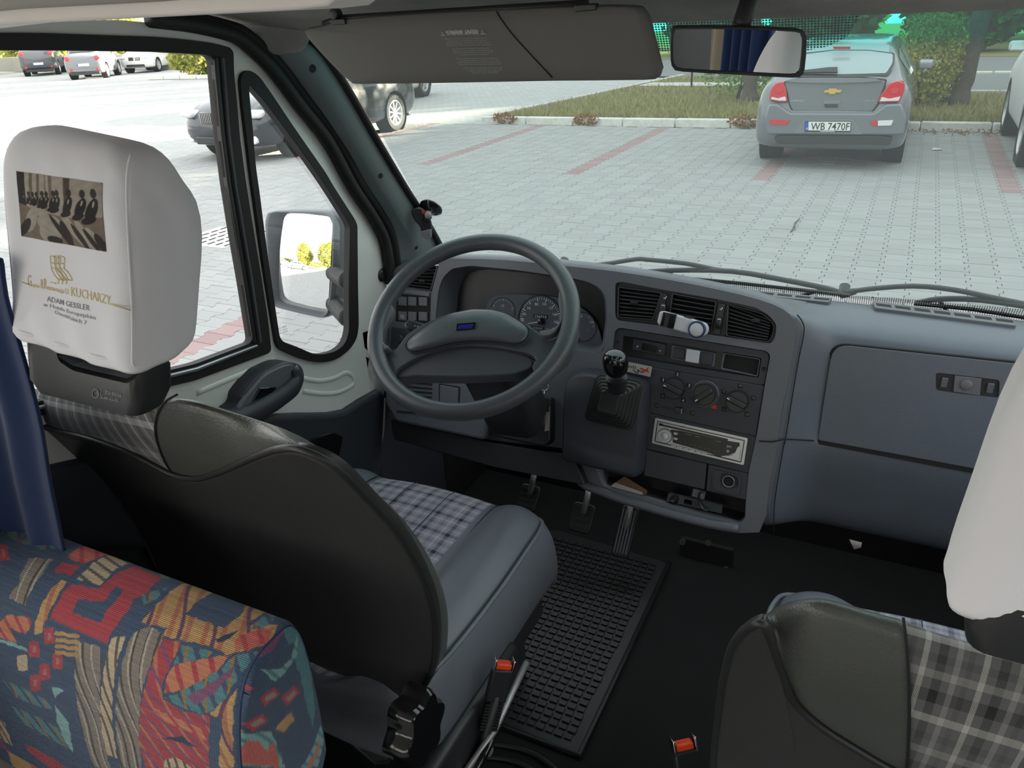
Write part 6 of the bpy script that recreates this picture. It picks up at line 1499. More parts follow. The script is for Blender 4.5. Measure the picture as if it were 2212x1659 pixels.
plate('sign_plate', [V((0.62, 18.57, 2.6)), V((1.1, 18.57, 2.6)), V((1.1, 18.57, 3.1)), V((0.62, 18.57, 3.1))], [], (0, -1, 0), 0.01, 'steel', pole)
pole2 = tag(tube('fence_post', [(-5.1, 20.3, 0.05), (-5.1, 20.3, 1.0)], 0.025, 'black_matte', None, 8), 'short dark post in the grass under the inner mirror', 'post')
far = [(-9, 41, 9), (-3, 40, 8), (2.5, 39, 9), (7.5, 38, 8), (13, 40, 10), (-15, 42, 9), (16.5, 46, 10)]
for i, (x, y, h) in enumerate(far):
    tree('tree', ['dark tree in the row across the road, behind the inner mirror', 'dark tree in the row across the road, left of the hatchback roof', 'dark tree in the row across the road, behind the hatchback roof',
         'dark tree across the road, above the slim pole', 'dark tree across the road, above the silver car', 'dark tree across the road, hidden by the sun visor', 'dark tree across the road, far past the silver car'][i],
         (x, y, 0.1), 0.25, h * .45, (0.3, 0), ((x, y, h * .5), (2.5, 2.0, h * .45)), 'leaf_dark', 2600, 0.55, 'trees across the road')
for i, x in enumerate((-8, -3.5, 1, 5.5, 10)):
    bush('hedge_bush', ['dark hedge bush across the road, leftmost', 'dark hedge bush across the road, second from left', 'dark hedge bush across the road, behind the hatchback', 'dark hedge bush across the road by the pole', 'dark hedge bush across the road, rightmost'][i],
         (x, 34.5 if x < 0 else 33.5, 1.3), (2.0, 1.1, 1.3), 2000, 0.4, 'leaf_dark', 'hedge across the road', False)
# the sunlit far left: low wall, bushes
wall = struct(thing('concrete_wall', None, None, (-45, 33, 0)))
for i in range(15):
    x = -66 + i * 2.2
    box('wall_block', (x, 33.0 + 0.06 * (x + 66) * -0.3 + 0.6, 0.42), (2.17, 0.3, 0.84 + random.uniform(-.02, .02)), 'concrete', wall, 0.02, None, 1)
for i, (x, y, r, mt) in enumerate(((-62, 37, 3.2, 'leaf_yellow_sun'), (-54, 37, 3.2, 'leaf_yellow_sun'), (-46, 36.5, 3.2, 'leaf_yellow_sun'), (-38.3, 36.5, 3.2, 'leaf_yellow_sun'), (-30.6, 37, 3.2, 'leaf_yellow_sun'))):
    bush('roadside_bush', 'sunlit yellow green bush behind the low concrete wall, ' + ('far left', 'second from left', 'middle', 'second from right', 'right end')[i], (x, y, 1.6), (r, 1.6, 2.0), 2200, 0.45, mt, 'bushes behind the low wall', False)
bush('roadside_bush', 'rounded bush on a small island in front of the wall end', (-29.2, 27.4, 1.1), (1.5, 1.2, 1.15), 2400, 0.22, 'leaf_yellow_sun')
isl = struct(thing('island_kerb', None, None, (-29, 26.4, 0)))
for i in range(4): box('kerb_stone', (-30.8 + i * 1.0, 26.2, 0.06), (0.97, 0.2, 0.16), 'kerb_white', isl, 0.01, None, 1)
bush('roadside_bush', 'green bush at the far left edge behind the parked cars', (-52, 30.2, 1.2), (3.0, 1.6, 1.7), 2600, 0.35, 'leaf_yellow_sun')
# drain grating set in the paving
gr = struct(thing('drain_grate', None, None, (-6.2, 5.6, 0)))
gx = [V((-6.55, 5.30, 0.004)), V((-5.85, 5.30, 0.004)), V((-5.85, 5.95, 0.004)), V((-6.55, 5.95, 0.004))]
plate('grate_frame', gx, [], (0, 0, 1), 0.012, 'kerb_white', gr)
for i in range(6):
    for j in range(5):
        box('grate_slot', (-6.48 + i * 0.112 + 0.03, 5.37 + j * 0.125 + 0.03, 0.0045), (0.03, 0.09, 0.004), 'black_matte', gr, 0.0)

# tall building on the right whose roof edge shades the car park
bl = thing('building', 'long pale building standing right of the car park, shading it', 'building', (20, 0, 0))
for i in range(9):
    y0 = -58 + i * 13.0
    box('wall_bay', (24, y0 + 6.5, 4.35), (8, 13.0, 8.7), 'concrete', bl, 0.03, None, 1)
    for k in range(3):
        f = box('window', (19.99, y0 + 2.5 + k * 4, 5.0), (0.08, 2.4, 1.8), 'black_plastic', bl, 0.0)
        box('pane', (19.94, y0 + 2.5 + k * 4, 5.0), (0.04, 2.2, 1.6), 'car_glass', f, 0.0)
box('parapet', (24, 0.5, 8.74), (8.1, 117, 0.16), 'concrete', bl, 0.02, None, 1)

# ================================================================== CARS
WH = {}
def wheel(parent, x, y, r, w, side, spokes=10, detail=True):
    """Tyre, rim and spokes on the given side (-1 left, +1 right) in the car's own axes."""
    ax = V((side, 0, 0)); o = V((x, y, r))
    t = lathe('tyre', o - ax * w, ax, [(r * .66, 0.0), (r * .92, 0.0), (r, w * .14), (r * 1.0, w * .42), (r * .985, w * .45), (r * 1.0, w * .48), (r, w * .86), (r * .95, w * .99), (r * .72, w), (r * .66, w * .94)], 'tyre', parent, 32, caps=False)
    lathe('rim', o - ax * w, ax, [(r * .70, w * .2), (r * .70, w * .97), (r * .65, w * .985), (r * .60, w * .8), (r * .57, w * .55), (r * .5, w * .5)], 'alloy', t, 28, caps=False)
    lathe('spoke_backing', o - ax * w, ax, [(r * .59, w * .40), (r * .59, w * .48), (0.001, w * .49)], 'black_matte', t, 24)  # black disc standing in for the dark behind the spokes
    if detail:
        lathe('hub', o - ax * w, ax, [(r * .16, w * .5), (r * .16, w * .88), (r * .1, w * .92), (0.001, w * .92)], 'alloy', t, 14)
        L = []
        for k in range(spokes):
            a = 2 * PI * k / spokes + 0.2; d = V((0, math.cos(a), math.sin(a))); s = ax.cross(d)
            L.append((o + ax * (-w + w * .84) + d * r * .37, (r * .50, r * .085, w * .12), (d, s, ax)))
        boxes('spokes', L, 'alloy', t, 0.0)
    return t
HATCH = [  # y, z low, z shoulder, z belt, z top, half widths low, shoulder, belt, top (of length 4.5, width 1.8, height 1.48)
    (-2.25, .40, .52, .66, .70, .66, .74, .72, .66), (-2.19, .30, .56, .80, .86, .78, .84, .80, .72), (-2.12, .24, .60, .94, 1.00, .83, .88, .83, .70),
    (-2.02, .22, .62, 1.00, 1.055, .85, .893, .82, .68), (-1.90, .20, .62, 1.01, 1.12, .86, .90, .825, .66), (-1.55, .19, .62, 1.02, 1.37, .86, .90, .83, .60),
    (-1.40, .19, .62, 1.01, 1.43, .86, .90, .83, .58), (-0.6, .19, .62, .99, 1.475, .86, .90, .84, .58), (0.2, .19, .62, .97, 1.47, .86, .90, .84, .58),
    (0.55, .19, .62, .96, 1.40, .86, .90, .84, .59), (1.20, .19, .62, .95, 1.02, .86, .90, .84, .70), (1.75, .20, .60, .86, .92, .85, .89, .80, .62),
    (2.08, .22, .54, .74, .80, .80, .84, .74, .56), (2.25, .32, .48, .58, .62, .62, .68, .62, .50)]
SEDAN = [(-2.30, .42, .56, .72, .76, .66, .74, .72, .62), (-2.24, .30, .60, .92, .97, .80, .85, .80, .66), (-2.05, .22, .62, 1.00, 1.05, .84, .89, .81, .66), (-1.55, .20, .62, 1.01, 1.08, .86, .90, .82, .66),
    (-0.95, .19, .62, 1.00, 1.37, .86, .90, .83, .58), (-0.3, .19, .62, .98, 1.43, .86, .90, .84, .57), (0.2, .19, .62, .97, 1.42, .86, .90, .84, .57),
    (0.6, .19, .62, .96, 1.34, .86, .90, .84, .59), (1.15, .19, .62, .95, 1.01, .86, .90, .84, .70), (1.75, .20, .60, .88, .94, .85, .89, .80, .62),
    (2.10, .22, .54, .76, .82, .80, .84, .74, .56), (2.30, .32, .48, .60, .64, .62, .68, .62, .50)]
SUV = [(y, zl + .06, zs + .14, zb + .18, zt + (.19 if zt > 1.2 else .20), a, b_, c, d * 1.06) for (y, zl, zs, zb, zt, a, b_, c, d) in HATCH]
def section(st):
    y, zl, zs, zb, zt, wl_, ws, wb, wt = st
    h = [(0.0, zl), (wl_ * .97, zl), (ws * .985, zl + .10), (ws, zs), (ws * .985, (zs + zb) / 2), (wb, zb), (wb * .35 + wt * .65, zb * .35 + zt * .65), (wt, zt - .025), (wt * .82, zt), (0.0, zt + .012)]
    return [V((x, y, z)) for x, z in h] + [V((-x, y, z)) for x, z in reversed(h[1:-1])]
def car(name, label, loc, heading, prof, L, W, H, pnt, arch=True, axle=(-1.38, 1.27), wheel_r=.32, group=None, lamps=True, glass='car_glass', spokes=10, rot=None, plate_txt=None):
    """Car in its own axes: y forward, origin on the ground under its middle. heading: (x, y)."""
    rz = math.atan2(-heading[0], heading[1])
    t = thing(name, label, 'car', loc, group, None, rz, local=True)
    L0 = prof[-1][0] - prof[0][0]; H0 = max(p[4] for p in prof); fy = L / L0; fx = W / 1.8; fz = H / H0
    pr = [(y * fy, a * fz, b_ * fz, c * fz, d * fz, e * fx, f * fx, g_ * fx, h * fx) for (y, a, b_, c, d, e, f, g_, h) in prof]
    ax = [a * fy for a in axle]; track = W / 2 - .015
    body = loft('body', [section(s) for s in pr], pnt, t, True, (True, True), True, 0); fix_normals(body)
    md = body.modifiers.new('s', 'SUBSURF'); md.levels = 2; md.render_levels = 2; md.subdivision_type = 'CATMULL_CLARK'
    bpy.context.view_layer.update(); me = evaluated(body); body.modifiers.clear(); body.data = me
    if arch:
        bpy.context.view_layer.update()
        cs = []
        for y in ax:
            for s in (-1, 1):
                c = lathe('cutter', (s * (track - .26), y, wheel_r + .01), (s, 0, 0), [(wheel_r * 1.17, 0), (wheel_r * 1.17, .5)], 'black_matte', t, 28)
                cs.append(c)
        cut(body, cs)
        body.data.materials.clear(); body.data.materials.append(M[pnt])
        for y in ax:
            for s in (-1, 1):
                lathe('wheel_arch', (s * (track - .25), y, wheel_r + .01), (s, 0, 0), [(wheel_r * 1.168, 0.245), (wheel_r * 1.168, 0), (0.01, 0)], 'black_matte', t, 28, caps=False)
    body.data.polygons.foreach_set('use_smooth', [True] * len(body.data.polygons))
    try: body.data.set_sharp_from_angle(angle=math.radians(45))
    except Exception: pass
    for y in ax:
        for s in (-1, 1): wheel(t, s * track, y, wheel_r, .215, s, spokes)
    # glass: panes laid on the greenhouse
    def edge(st, k):
        y, zl, zs, zb, zt, wl_, ws, wb, wt = st
        x0, z0, x1, z1 = wb, zb, wt, zt - .03
        return V((x0 + (x1 - x0) * k, y, z0 + (z1 - z0) * k))
    cab = [s for s in pr if s[4] - s[3] > .18 * fz]
    ys = [s[0] for s in cab]
    def at_y(y):
        for a, b_ in zip(pr, pr[1:]):
            if a[0] <= y <= b_[0]:
                q = (y - a[0]) / (b_[0] - a[0]); return tuple(u + (w - u) * q for u, w in zip(a, b_))
        return pr[0]
    y0, y1 = ys[0] - .05 * fy, ys[-1] + .30 * fy
    cutsY = [y0, y0 + .42 * fy, y0 + .5 * fy, (y0 + y1) / 2 + .12, (y0 + y1) / 2 + .18, y1]
    for s in (-1, 1):
        for a, b_ in ((cutsY[0], cutsY[1]), (cutsY[2], cutsY[3]), (cutsY[4], cutsY[5])):
            q = [at_y(a + (b_ - a) * k / 5) for k in range(6)]
            lo = [edge(u, .10) for u in q]; hi = [edge(u, .84) for u in q]
            vv = [V((s * (p.x + .018), p.y, p.z)) for p in lo + hi]
            fs = [(k, k + 1, k + 7, k + 6) for k in range(5)]
            mesh('side_window', vv, fs, glass, t, True)
    def deck(ya, yb, nm, k0=.10, k1=.92):
        q = [at_y(ya + (yb - ya) * k / 5) for k in range(6)]; vv = []
        up = V((0, 0, 1))
        for u in q:
            w = u[8] * .88
            vv += [V((-w, u[0], u[4] + .012)), V((-w * .5, u[0], u[4] + .022)), V((0, u[0], u[4] + .024)), V((w * .5, u[0], u[4] + .022)), V((w, u[0], u[4] + .012))]
        sgn = -1 if ya < 0 else 1
        vv = [p + V((0, sgn * .012, .004)) for p in vv]
        fs = [(i * 5 + j, i * 5 + j + 1, i * 5 + j + 6, i * 5 + j + 5) for i in range(5) for j in range(4)]
        return mesh(nm, vv, fs, glass, t, True)
    i0 = pr.index(cab[0]); i1 = pr.index(cab[-1])
    deck(pr[i0 - 1][0] + .04, cab[0][0] + .02, 'rear_window')
    deck(cab[-1][0] - .02, pr[i1 + 1][0] - .04, 'windscreen')
    for s in (-1, 1):
        y = y1 - .38 * fy; q = at_y(y)
        mq = box('wing_mirror', (s * (q[7] + .13), y + .02, q[3] + .07), (.20, .10, .13), pnt, t, .04, None, 3)
        box('mirror_glass', (s * (q[7] + .13), y - .034, q[3] + .07), (.155, .006, .095), 'mirror', mq, .002)
    if lamps:
        r0, r1 = pr[0][0], pr[-1][0]; zz = pr[2][3]
        for s in (-1, 1):
            lathe('tail_lamp', (s * W * .385, r0 + .10, zz - .05), (s * .25, -1, 0.15), [(.001, .07), (.06, .065), (.115, .03), (.125, -.06)], 'lamp_red', t, 18)
            lathe('reflector', (s * W * .34, r0 + .0, .42 * fz), (s * .1, -1, 0), [(.001, .02), (.05, .018), (.06, 0)], 'lamp_red', t, 12)
            box('head_lamp', (s * W * .355, r1 - .16, pr[-2][3] - .03), (.34, .22, .12), 'lamp_clear', t, .05, (V((math.cos(.35), -s * math.sin(.35), 0)), V((s * math.sin(.35), math.cos(.35), 0)), V((0, 0, 1))), 3)
            lathe('fog_lamp', (s * W * .36, r1 - .10, .36 * fz), (0, 1, 0), [(.065, -.06), (.065, .02), (.05, .03), (.001, .025)], 'lamp_clear', t, 16)
        for s in (-1, 1):
            pg = box('grille', (s * .17, r1 - .035, pr[-2][3] - .08), (.26, .08, .17), 'black_gloss', t, .02, None, 2)
            boxes('grille_bars', [((s * .17 + (k - 3) * .035, r1 + .008, pr[-2][3] - .08), (.007, .01, .15), None) for k in range(7)], 'chrome', pg)
        box('lower_grille', (0, r1 - .05, .34 * fz), (.95, .10, .12), 'black_plastic', t, .02)
        p1 = box('number_plate', (0, r0 - .005, .62 * fz if prof is not SUV else .60), (.52, .03, .114), 'plate_white', t, .004)
        box('country_band', (-.235, r0 - .021, .62 * fz if prof is not SUV else .60), (.045, .002, .108), 'plate_blue', p1, 0)
        box('valance', (0, r0 + .06, .25 * fz), (1.35, .12, .14), 'black_plastic', t, .03)
    return t
def car_plane(t, y):   # a vertical plane across the car at its own y
    mt = Matrix.Translation(t.location) @ Matrix.Rotation(t.rotation_euler.z, 4, 'Z')
    return Plane(mt @ V((0, y, 0)), (mt.to_3x3() @ V((0, -1, 0))))
# grey hatchback straight ahead: its tail is the part seen, so it is built piece by piece
hat = car('hatchback', 'grey hatchback parked ahead with its tail to the windscreen', (-0.94, 12.78, 0), (0, 1), HATCH, 4.51, 1.80, 1.477, 'paint_grey', True, (-1.34, 1.30), .325, lamps=False, glass='car_glass_pale')
HL = V(hat.location); 
def z4(*l): return [(1400 + a / 2.724, 20 + b_ / 2.724) for a, b_ in l]
class HP:
    """Helper: pieces on a plane across the hatchback's tail, in the car's own axes."""
    def __init__(s, p): s.p = p
    def piece(s, nm, l, mat, depth=.02, front=0.0, bev=.004, r=.012, par=None):
        pts = rnd([q - HL for q in s.p.pts(z4(*l))], r)
        return plate(nm, pts, [], s.p.n, depth, mat, par or hat, bev, 2, front)
gate = HP(PY(10.535)); bump_ = HP(PY(10.475)); low = HP(PY(10.50)); scr = HP(Plane((0, 10.80, 1.06), (0, -0.30, 0.335)).shift(.02))
gate.piece('tailgate_gap', [(794, 426), (900, 398), (1250, 398), (1406, 416), (1378, 502), (1356, 564), (1322, 609), (846, 605), (827, 563), (816, 500)], 'black_matte', .12, -.004, .004, .03)
gate.piece('tailgate', [(800, 430), (900, 402), (1250, 402), (1400, 420), (1372, 500), (1350, 560), (1318, 604), (850, 600), (832, 560), (822, 500)], 'paint_grey', .12, 0, .012, .03)
for l, k in (([(748, 436), (792, 424), (812, 462), (822, 545), (770, 546), (712, 532), (722, 470)], -1), ([(1424, 434), (1470, 420), (1512, 432), (1508, 480), (1480, 546), (1354, 550), (1372, 500)], 1)):
    lp = gate.piece('tail_lamp', l, 'lamp_red', .16, .012, .012, .02)
    cl = [(730, 515), (764, 524), (808, 512), (814, 538), (772, 538), (722, 528)] if k < 0 else [(1376, 515), (1420, 526), (1486, 512), (1474, 538), (1364, 541)]
    gate.piece('clear_lens', cl, 'lamp_clear', .02, .018, .004, .008, lp)
    cc = [(752, 470), (775, 462), (795, 478), (780, 496), (756, 492)] if k < 0 else [(1425, 470), (1455, 458), (1480, 470), (1465, 498), (1432, 496)]
    gate.piece('inner_lens', cc, 'red_print', .02, .020, .004, .008, lp)
bump_.piece('rear_bumper', [(708, 560), (760, 556), (836, 610), (1330, 612), (1400, 560), (1490, 556), (1520, 640), (1508, 738), (1430, 742), (700, 738), (680, 650)], 'paint_grey', .30, 0, .03, .03)
bump_.piece('plate_recess', [(918, 650), (888, 690), (858, 728), (1260, 736), (1226, 676), (1200, 648)], 'paint_mid', .02, .006, .004, .02)
npl = bump_.piece('number_plate', [(924, 657), (1196, 659), (1191, 722), (922, 719)], 'black_plastic', .012, .020, .002, .003)
bump_.piece('plate_face', [(946, 660), (1193, 662), (1189, 714), (944, 711)], 'plate_white', .004, .0235, .0005, .002, npl)
bump_.piece('country_band', [(927, 660), (946, 660), (944, 711), (925, 711)], 'plate_blue', .004, .0235, .0005, .001, npl)
hp = bump_.p
t_ = px_text('plate_lettering', 'WB 7470F', Plane(hp.o, hp.n), z4((958, 708))[0], z4((1184, 710))[0], 15.2, 'black_matte', None, .0255, bold=.008)
t_.data.transform(Matrix.Translation(-HL)); t_.parent = npl
t_ = px_text('country_letters', 'PL', Plane(hp.o, hp.n), z4((929, 708))[0], z4((943, 709))[0], 5.0, 'plate_white', None, .0255)
t_.data.transform(Matrix.Translation(-HL)); t_.parent = npl
bump_.piece('plate_strip', [(1012, 714), (1100, 715), (1098, 721), (1012, 720)], 'print_dim', .003, .0225, .0, .001, npl)
for l, mt in (([(712, 648), (836, 652), (814, 680), (722, 676)], 'lamp_red'), ([(1306, 656), (1350, 655), (1350, 686), (1322, 684)], 'lamp_red'), ([(1352, 655), (1444, 652), (1430, 684), (1352, 686)], 'lamp_clear')):
    q = bump_.piece('bumper_lens', l, mt, .02, .012, .003, .008)
    if mt == 'lamp_clear': q['label'] = 'clear reversing lens'
low.piece('valance', [(740, 752), (800, 742), (1380, 744), (1440, 756), (1420, 800), (1350, 796), (760, 790)], 'black_plastic', .2, .02, .02, .02)
gate.piece('release_recess', [(1032, 540), (1130, 536), (1130, 560), (1115, 578), (1040, 578), (1034, 558)], 'paint_mid', .01, .008, .003, .01)
gate.piece('release_handle', [(1036, 557), (1120, 557), (1114, 577), (1042, 577)], 'black_plastic', .01, .012, .002, .004)
gate.piece('tailgate_spoiler', [(800, 424), (860, 405), (1330, 405), (1380, 420), (1280, 428), (1100, 434), (900, 430)], 'paint_mid', .04, .03, .012, .02)
gate.piece('emblem', [(1062, 466), (1112, 466), (1110, 473), (1142, 474), (1134, 490), (1104, 490), (1102, 499), (1064, 499), (1066, 490), (1034, 491), (1042, 476), (1066, 474)], 'gold_emblem', .01, .018, .003, .0)
for s_, a, b_ in (('CHEVROLET', (830, 544), (926, 544)), ('CRUZE', (1266, 542), (1338, 543))):
    t_ = px_text('badge_lettering', s_, gate.p, z4(a)[0], z4(b_)[0], 4.2, 'chrome', None, .004, bold=.01)
    t_.data.transform(Matrix.Translation(-HL)); t_.parent = hat
rw = scr.piece('rear_glass', [(880, 378), (925, 268), (1100, 246), (1300, 248), (1440, 266), (1438, 320), (1400, 380), (1150, 386)], 'car_glass_pale', .01, .012, .002, .03)
scr.piece('glass_seal', [(868, 388), (914, 258), (1100, 238), (1300, 240), (1452, 258), (1450, 324), (1410, 392), (1150, 396)], 'black_gloss', .012, .006, .002, .03)
scr.piece('wiper', [(886, 376), (1060, 356), (1114, 354), (1114, 386), (1050, 384), (890, 386)], 'black_plastic', .02, .045, .005, .006)
hm = HP(PY(11.10)); hm.piece('high_brake_lamp', [(1094, 216), (1196, 216), (1196, 231), (1100, 231)], 'lamp_red', .04, .14, .004, .004)

car('saloon', 'dark navy saloon driving in on the sunlit lane, half behind the windscreen pillar', (-9.77, 11.46, 0), (0.02, -1), SEDAN, 4.6, 1.82, 1.43, 'paint_navy', True, (-1.42, 1.38), .33, spokes=10)
car('saloon', 'pale car whose rear wheel shows just below the sun visor', (-12.95, 17.75, 0), (0.12, -1), SEDAN, 4.6, 1.8, 1.45, 'paint_cream', True, (-1.42, 1.38), .34, spokes=5)
car('hatchback', 'mid grey hatchback parked far left, its right flank in the sun', (-37.4, 28.2, 0), (-0.62, 0.78), HATCH, 4.0, 1.74, 1.49, 'paint_mid')
car('sport_utility_car', 'dark tall car parked at the far left edge beyond the grey hatchback', (-45.4, 31.0, 0), (-0.74, 0.66), SUV, 4.5, 1.84, 1.70, 'paint_dark', True, (-1.34, 1.30), .36)
car('hatchback', 'white car parked side-on behind the sunlit grey hatchback', (-38.0, 32.2, 0), (0.45, -0.9), HATCH, 4.2, 1.75, 1.5, 'paint_white')
car('sport_utility_car', 'silver tall car cut by the right edge beside the hatchback', (2.10, 12.75, 0), (0.0, 1), SUV, 4.5, 1.86, 1.72, 'paint_silver', True, (-1.34, 1.24), .36, spokes=5)
# ================================================================== SUN VISOR, MIRRORS, WIPERS, MOUNT
VP = Plane((-.45, 1.0, 1.90), (0, -1, -.10))
zV = zz(640, 0, 2.765); zV2 = zz(640, 0, 4.809)
vis = thing('sun_visor', 'dark grey sun visor with white warning print folded down over the windscreen', 'sun visor', tuple(VP.at(1040, 60)))
vo = [(657, 66), (664, 60), (700, 54), (746, 40), (900, 28), (1072, 20), (1250, 12), (1376, 12), (1392, 22), (1403, 40), (1428, 138), (1431, 152), (1424, 166), (1405, 172), (1200, 174), (1000, 178), (780, 181), (765, 178), (745, 166), (700, 120), (668, 84)]
vp_ = resample(smooth_path(VP.pts(vo), 2, True), 110, True); vc = sum(vp_, V()) / 110
loft('visor_panel', [[vc + (p - vc) * .97 - VP.n * .010 for p in vp_], [p - VP.n * .006 for p in vp_], [p for p in vp_], [vc + (p - vc) * .985 + VP.n * .005 for p in vp_], [vc + (p - vc) * .95 + VP.n * .0065 for p in vp_], [vc + (p - vc) * .5 + VP.n * .0068 for p in vp_]], 'visor_vinyl', vis, True, (True, True), True)
VT = VP.shift(.0078)
tube('visor_crease', smooth_path(VT.pts([(1072, 24), (1084, 44), (1110, 78), (1150, 122), (1193, 168)], -.0005), 4), .0009, 'black_matte', vis, 6)
for s_, a, b_, h in (('ATTENZIONE - CAUTION', (1550, 345), (1885, 332), 5.0), ('ATTENTION - ACHTUNG', (1568, 364), (1892, 354), 4.6)):
    px_text('warning_lettering', s_, VT, zV2(a)[0], zV2(b_)[0], h, 'print_white', vis, 0.0, bold=.012)
lines = [('Questo veicolo è dotato di un dispositivo', (1545, 410), (1975, 402)), ('inerziale di sicurezza per l\'interruzione', (1568, 432), (1972, 424)), ('dell\'alimentazione carburante in caso d\'urto.', (1550, 453), (2012, 444)), ('Consultare il libretto di uso e manutenzione', (1560, 474), (2022, 466)),
         ('Ce véhicule est équipé d\'un dispositif', (1622, 512), (2012, 504)), ('inertiel de sécurité pour l\'interruption de', (1626, 534), (2040, 527)), ('l\'alimentation carburant en cas de choc.', (1632, 554), (2044, 546)), ('Consulter la notice d\'entretien', (1692, 575), (2004, 568)),
         ('Dieses Fahrzeug ist mit einem Trägheits-', (1664, 615), (2092, 608)), ('sicherheitsschalter ausgerüstet, der die', (1684, 636), (2100, 628)), ('Kraftstoffzufuhr bei einem Aufprall abschaltet.', (1666, 656), (2130, 648)), ('Beachten Sie hierzu die Betriebsanleitung', (1694, 676), (2126, 668)),
         ('This vehicle is equipped with an inertial', (1738, 710), (2136, 704)), ('fuel cutoff switch which interrupts fuel', (1756, 730), (2134, 724)), ('supply in the event of a collision.', (1794, 748), (2118, 743)), ('Refer to owner handbook.', (1834, 764), (2092, 760))]
for s_, a, b_ in lines: px_text('warning_lettering', s_, VT, zV2(a)[0], zV2(b_)[0], 2.4, 'print_dim', vis, 0.0)
for l in ([(1500, 368), (1512, 330), (1552, 366)], [(1912, 354), (1930, 316), (1970, 350)]):
    tube('warning_triangle', VT.pts(zV2(*l)), .0005, 'print_white', vis, 4, True)
    c_ = V((sum(p[0] for p in l) / 3, sum(p[1] for p in l) / 3, 0)); tube('warning_mark', VT.pts(zV2((c_.x - 2, c_.y - 10), (c_.x, c_.y + 6))), .0005, 'print_white', vis, 4)
for l, nm in (([(712, 42), (745, 40), (748, 52), (718, 55)], 'hinge_clip'), ([(1240, 10), (1288, 8), (1288, 22), (1242, 26)], 'hinge_clip')):
    plate(nm, rnd(VT.pts(l), .002), [], VP.n, .012, 'black_plastic', vis, .002, 2, .002)
tube('hinge_rod', VT.pts([(700, 52), (735, 40), (1100, 18), (1270, 8)], -.012), .005, 'black_plastic', vis, 8)
lathe('hinge_bolt', VT.at(722, 30), (0, -1, 0), [(.007, -.01), (.007, .003), (.004, .004), (.0005, .004)], 'black_plastic', vis, 14)
# inner mirror on the windscreen
mp = PY(1.06)
m0 = mp.at(1622, 110)
tgt = V((.082, .49, 1.735))
d_in = (m0 - CAM).normalized(); r_out = (tgt - m0).normalized(); mnrm = (r_out - d_in).normalized()
RM = Plane(m0, mnrm)
rvm = thing('inner_mirror', 'black framed rear view mirror stuck to the top of the windscreen', 'mirror', tuple(RM.at(1595, 110)))
ro = [(1449, 80), (1453, 62), (1470, 57), (1600, 58), (1720, 63), (1738, 72), (1742, 90), (1737, 150), (1730, 162), (1712, 167), (1600, 161), (1475, 154), (1455, 147), (1449, 130)]
rg_i = [(1455, 84), (1459, 66), (1474, 62), (1600, 63), (1715, 68), (1729, 76), (1732, 92), (1727, 146), (1720, 155), (1706, 159), (1600, 154), (1478, 148), (1461, 141), (1455, 128)]
plate('mirror_frame', smooth_path(RM.pts(ro), 2, True), [smooth_path(RM.pts(rg_i), 2, True)], RM.n, .018, 'black_plastic', rvm, .003, 3, .004)
plate('mirror_back', smooth_path(RM.pts(ro), 2, True), [], RM.n, .014, 'black_plastic', rvm, .004, 3, -.003)
mesh('mirror_glass', smooth_path(RM.pts(rg_i, .0015), 2, True), [tuple(range(28))], 'mirror', rvm)
q = RM.at(1600, 60, -.02)
tube('mirror_stem', [q, q.lerp(onws(q), .6) + V((0, 0, .004)), onws(q) - WSG.n * -.003], [.012, .010, .013], 'black_plastic', rvm, 12)
# what the inner mirror looks back at: curtains and a dark seat in the room behind
def refl(pl, px_, py_):
    p = pl.at(px_, py_); d = (p - CAM).normalized(); return p, d - pl.n * 2 * d.dot(pl.n)
def refl_y(px_, py_, y):
    p, r = refl(RM, px_, py_); return p + r * ((y - p.y) / r.y)
def refl_x(px_, py_, x):
    p, r = refl(RM, px_, py_); return p + r * ((x - p.x) / r.x)
def side_curtain(name, label, x, y0, y1, z0, z1, waves, amp, mat):
    t = thing(name, label, 'curtain', (x, (y0 + y1) / 2, z0))
    rr = [[V((x + amp * math.sin(2 * PI * waves * i / 70 + .4 * math.sin(k * .6)), y0 + (y1 - y0) * i / 70, z0 + (z1 - z0) * k / 10)) for i in range(71)] for k in range(11)]
    o = loft('cloth', rr, mat, t, False, (False, False), True); md = o.modifiers.new('solid', 'SOLIDIFY'); md.thickness = .004
    return t
XC = XR - .06
ya, yb, yc = refl_x(1566, 110, XC).y, refl_x(1640, 110, XC).y, refl_x(1532, 110, XC).y
side_curtain('curtain', 'blue pleated curtain at the side window behind, seen in the inner mirror', XC, min(ya, yb) , max(ya, yb) + .05, .9, 2.05, 4.5, .028, 'blue_curtain_cloth')
side_curtain('curtain', 'beige curtain beside the blue one, seen in the inner mirror', XC + .005, yc, min(ya, yb) - .01, .9, 2.05, 1.5, .015, 'beige_curtain_cloth')
pdk = refl_y(1484, 110, max(-2.4, yc - .25)); xs4 = [pdk.x + .26]; DY = pdk.y + 1.15
ds = thing('rear_seat', 'dark high backed seat in the room behind', 'seat', (xs4[0] - .30, -1.15 + DY, ZF))
sx0 = xs4[0] - .56; sq = lambda z, i, y0, y1: resample(rnd([V((sx0 + i, y0 + DY, z)), V((xs4[0] - .02 - i, y0 + DY, z)), V((xs4[0] - .02 - i, y1 + DY, z)), V((sx0 + i, y1 + DY, z))], .05), 40, True)
loft('backrest', [sq(.85, .03, -1.22, -1.08), sq(.9, 0, -1.24, -1.06), sq(1.6, 0, -1.30, -1.14), sq(1.95, .03, -1.30, -1.17), sq(2.0, .12, -1.28, -1.2)], 'black_vinyl', ds, True, (True, True), True)
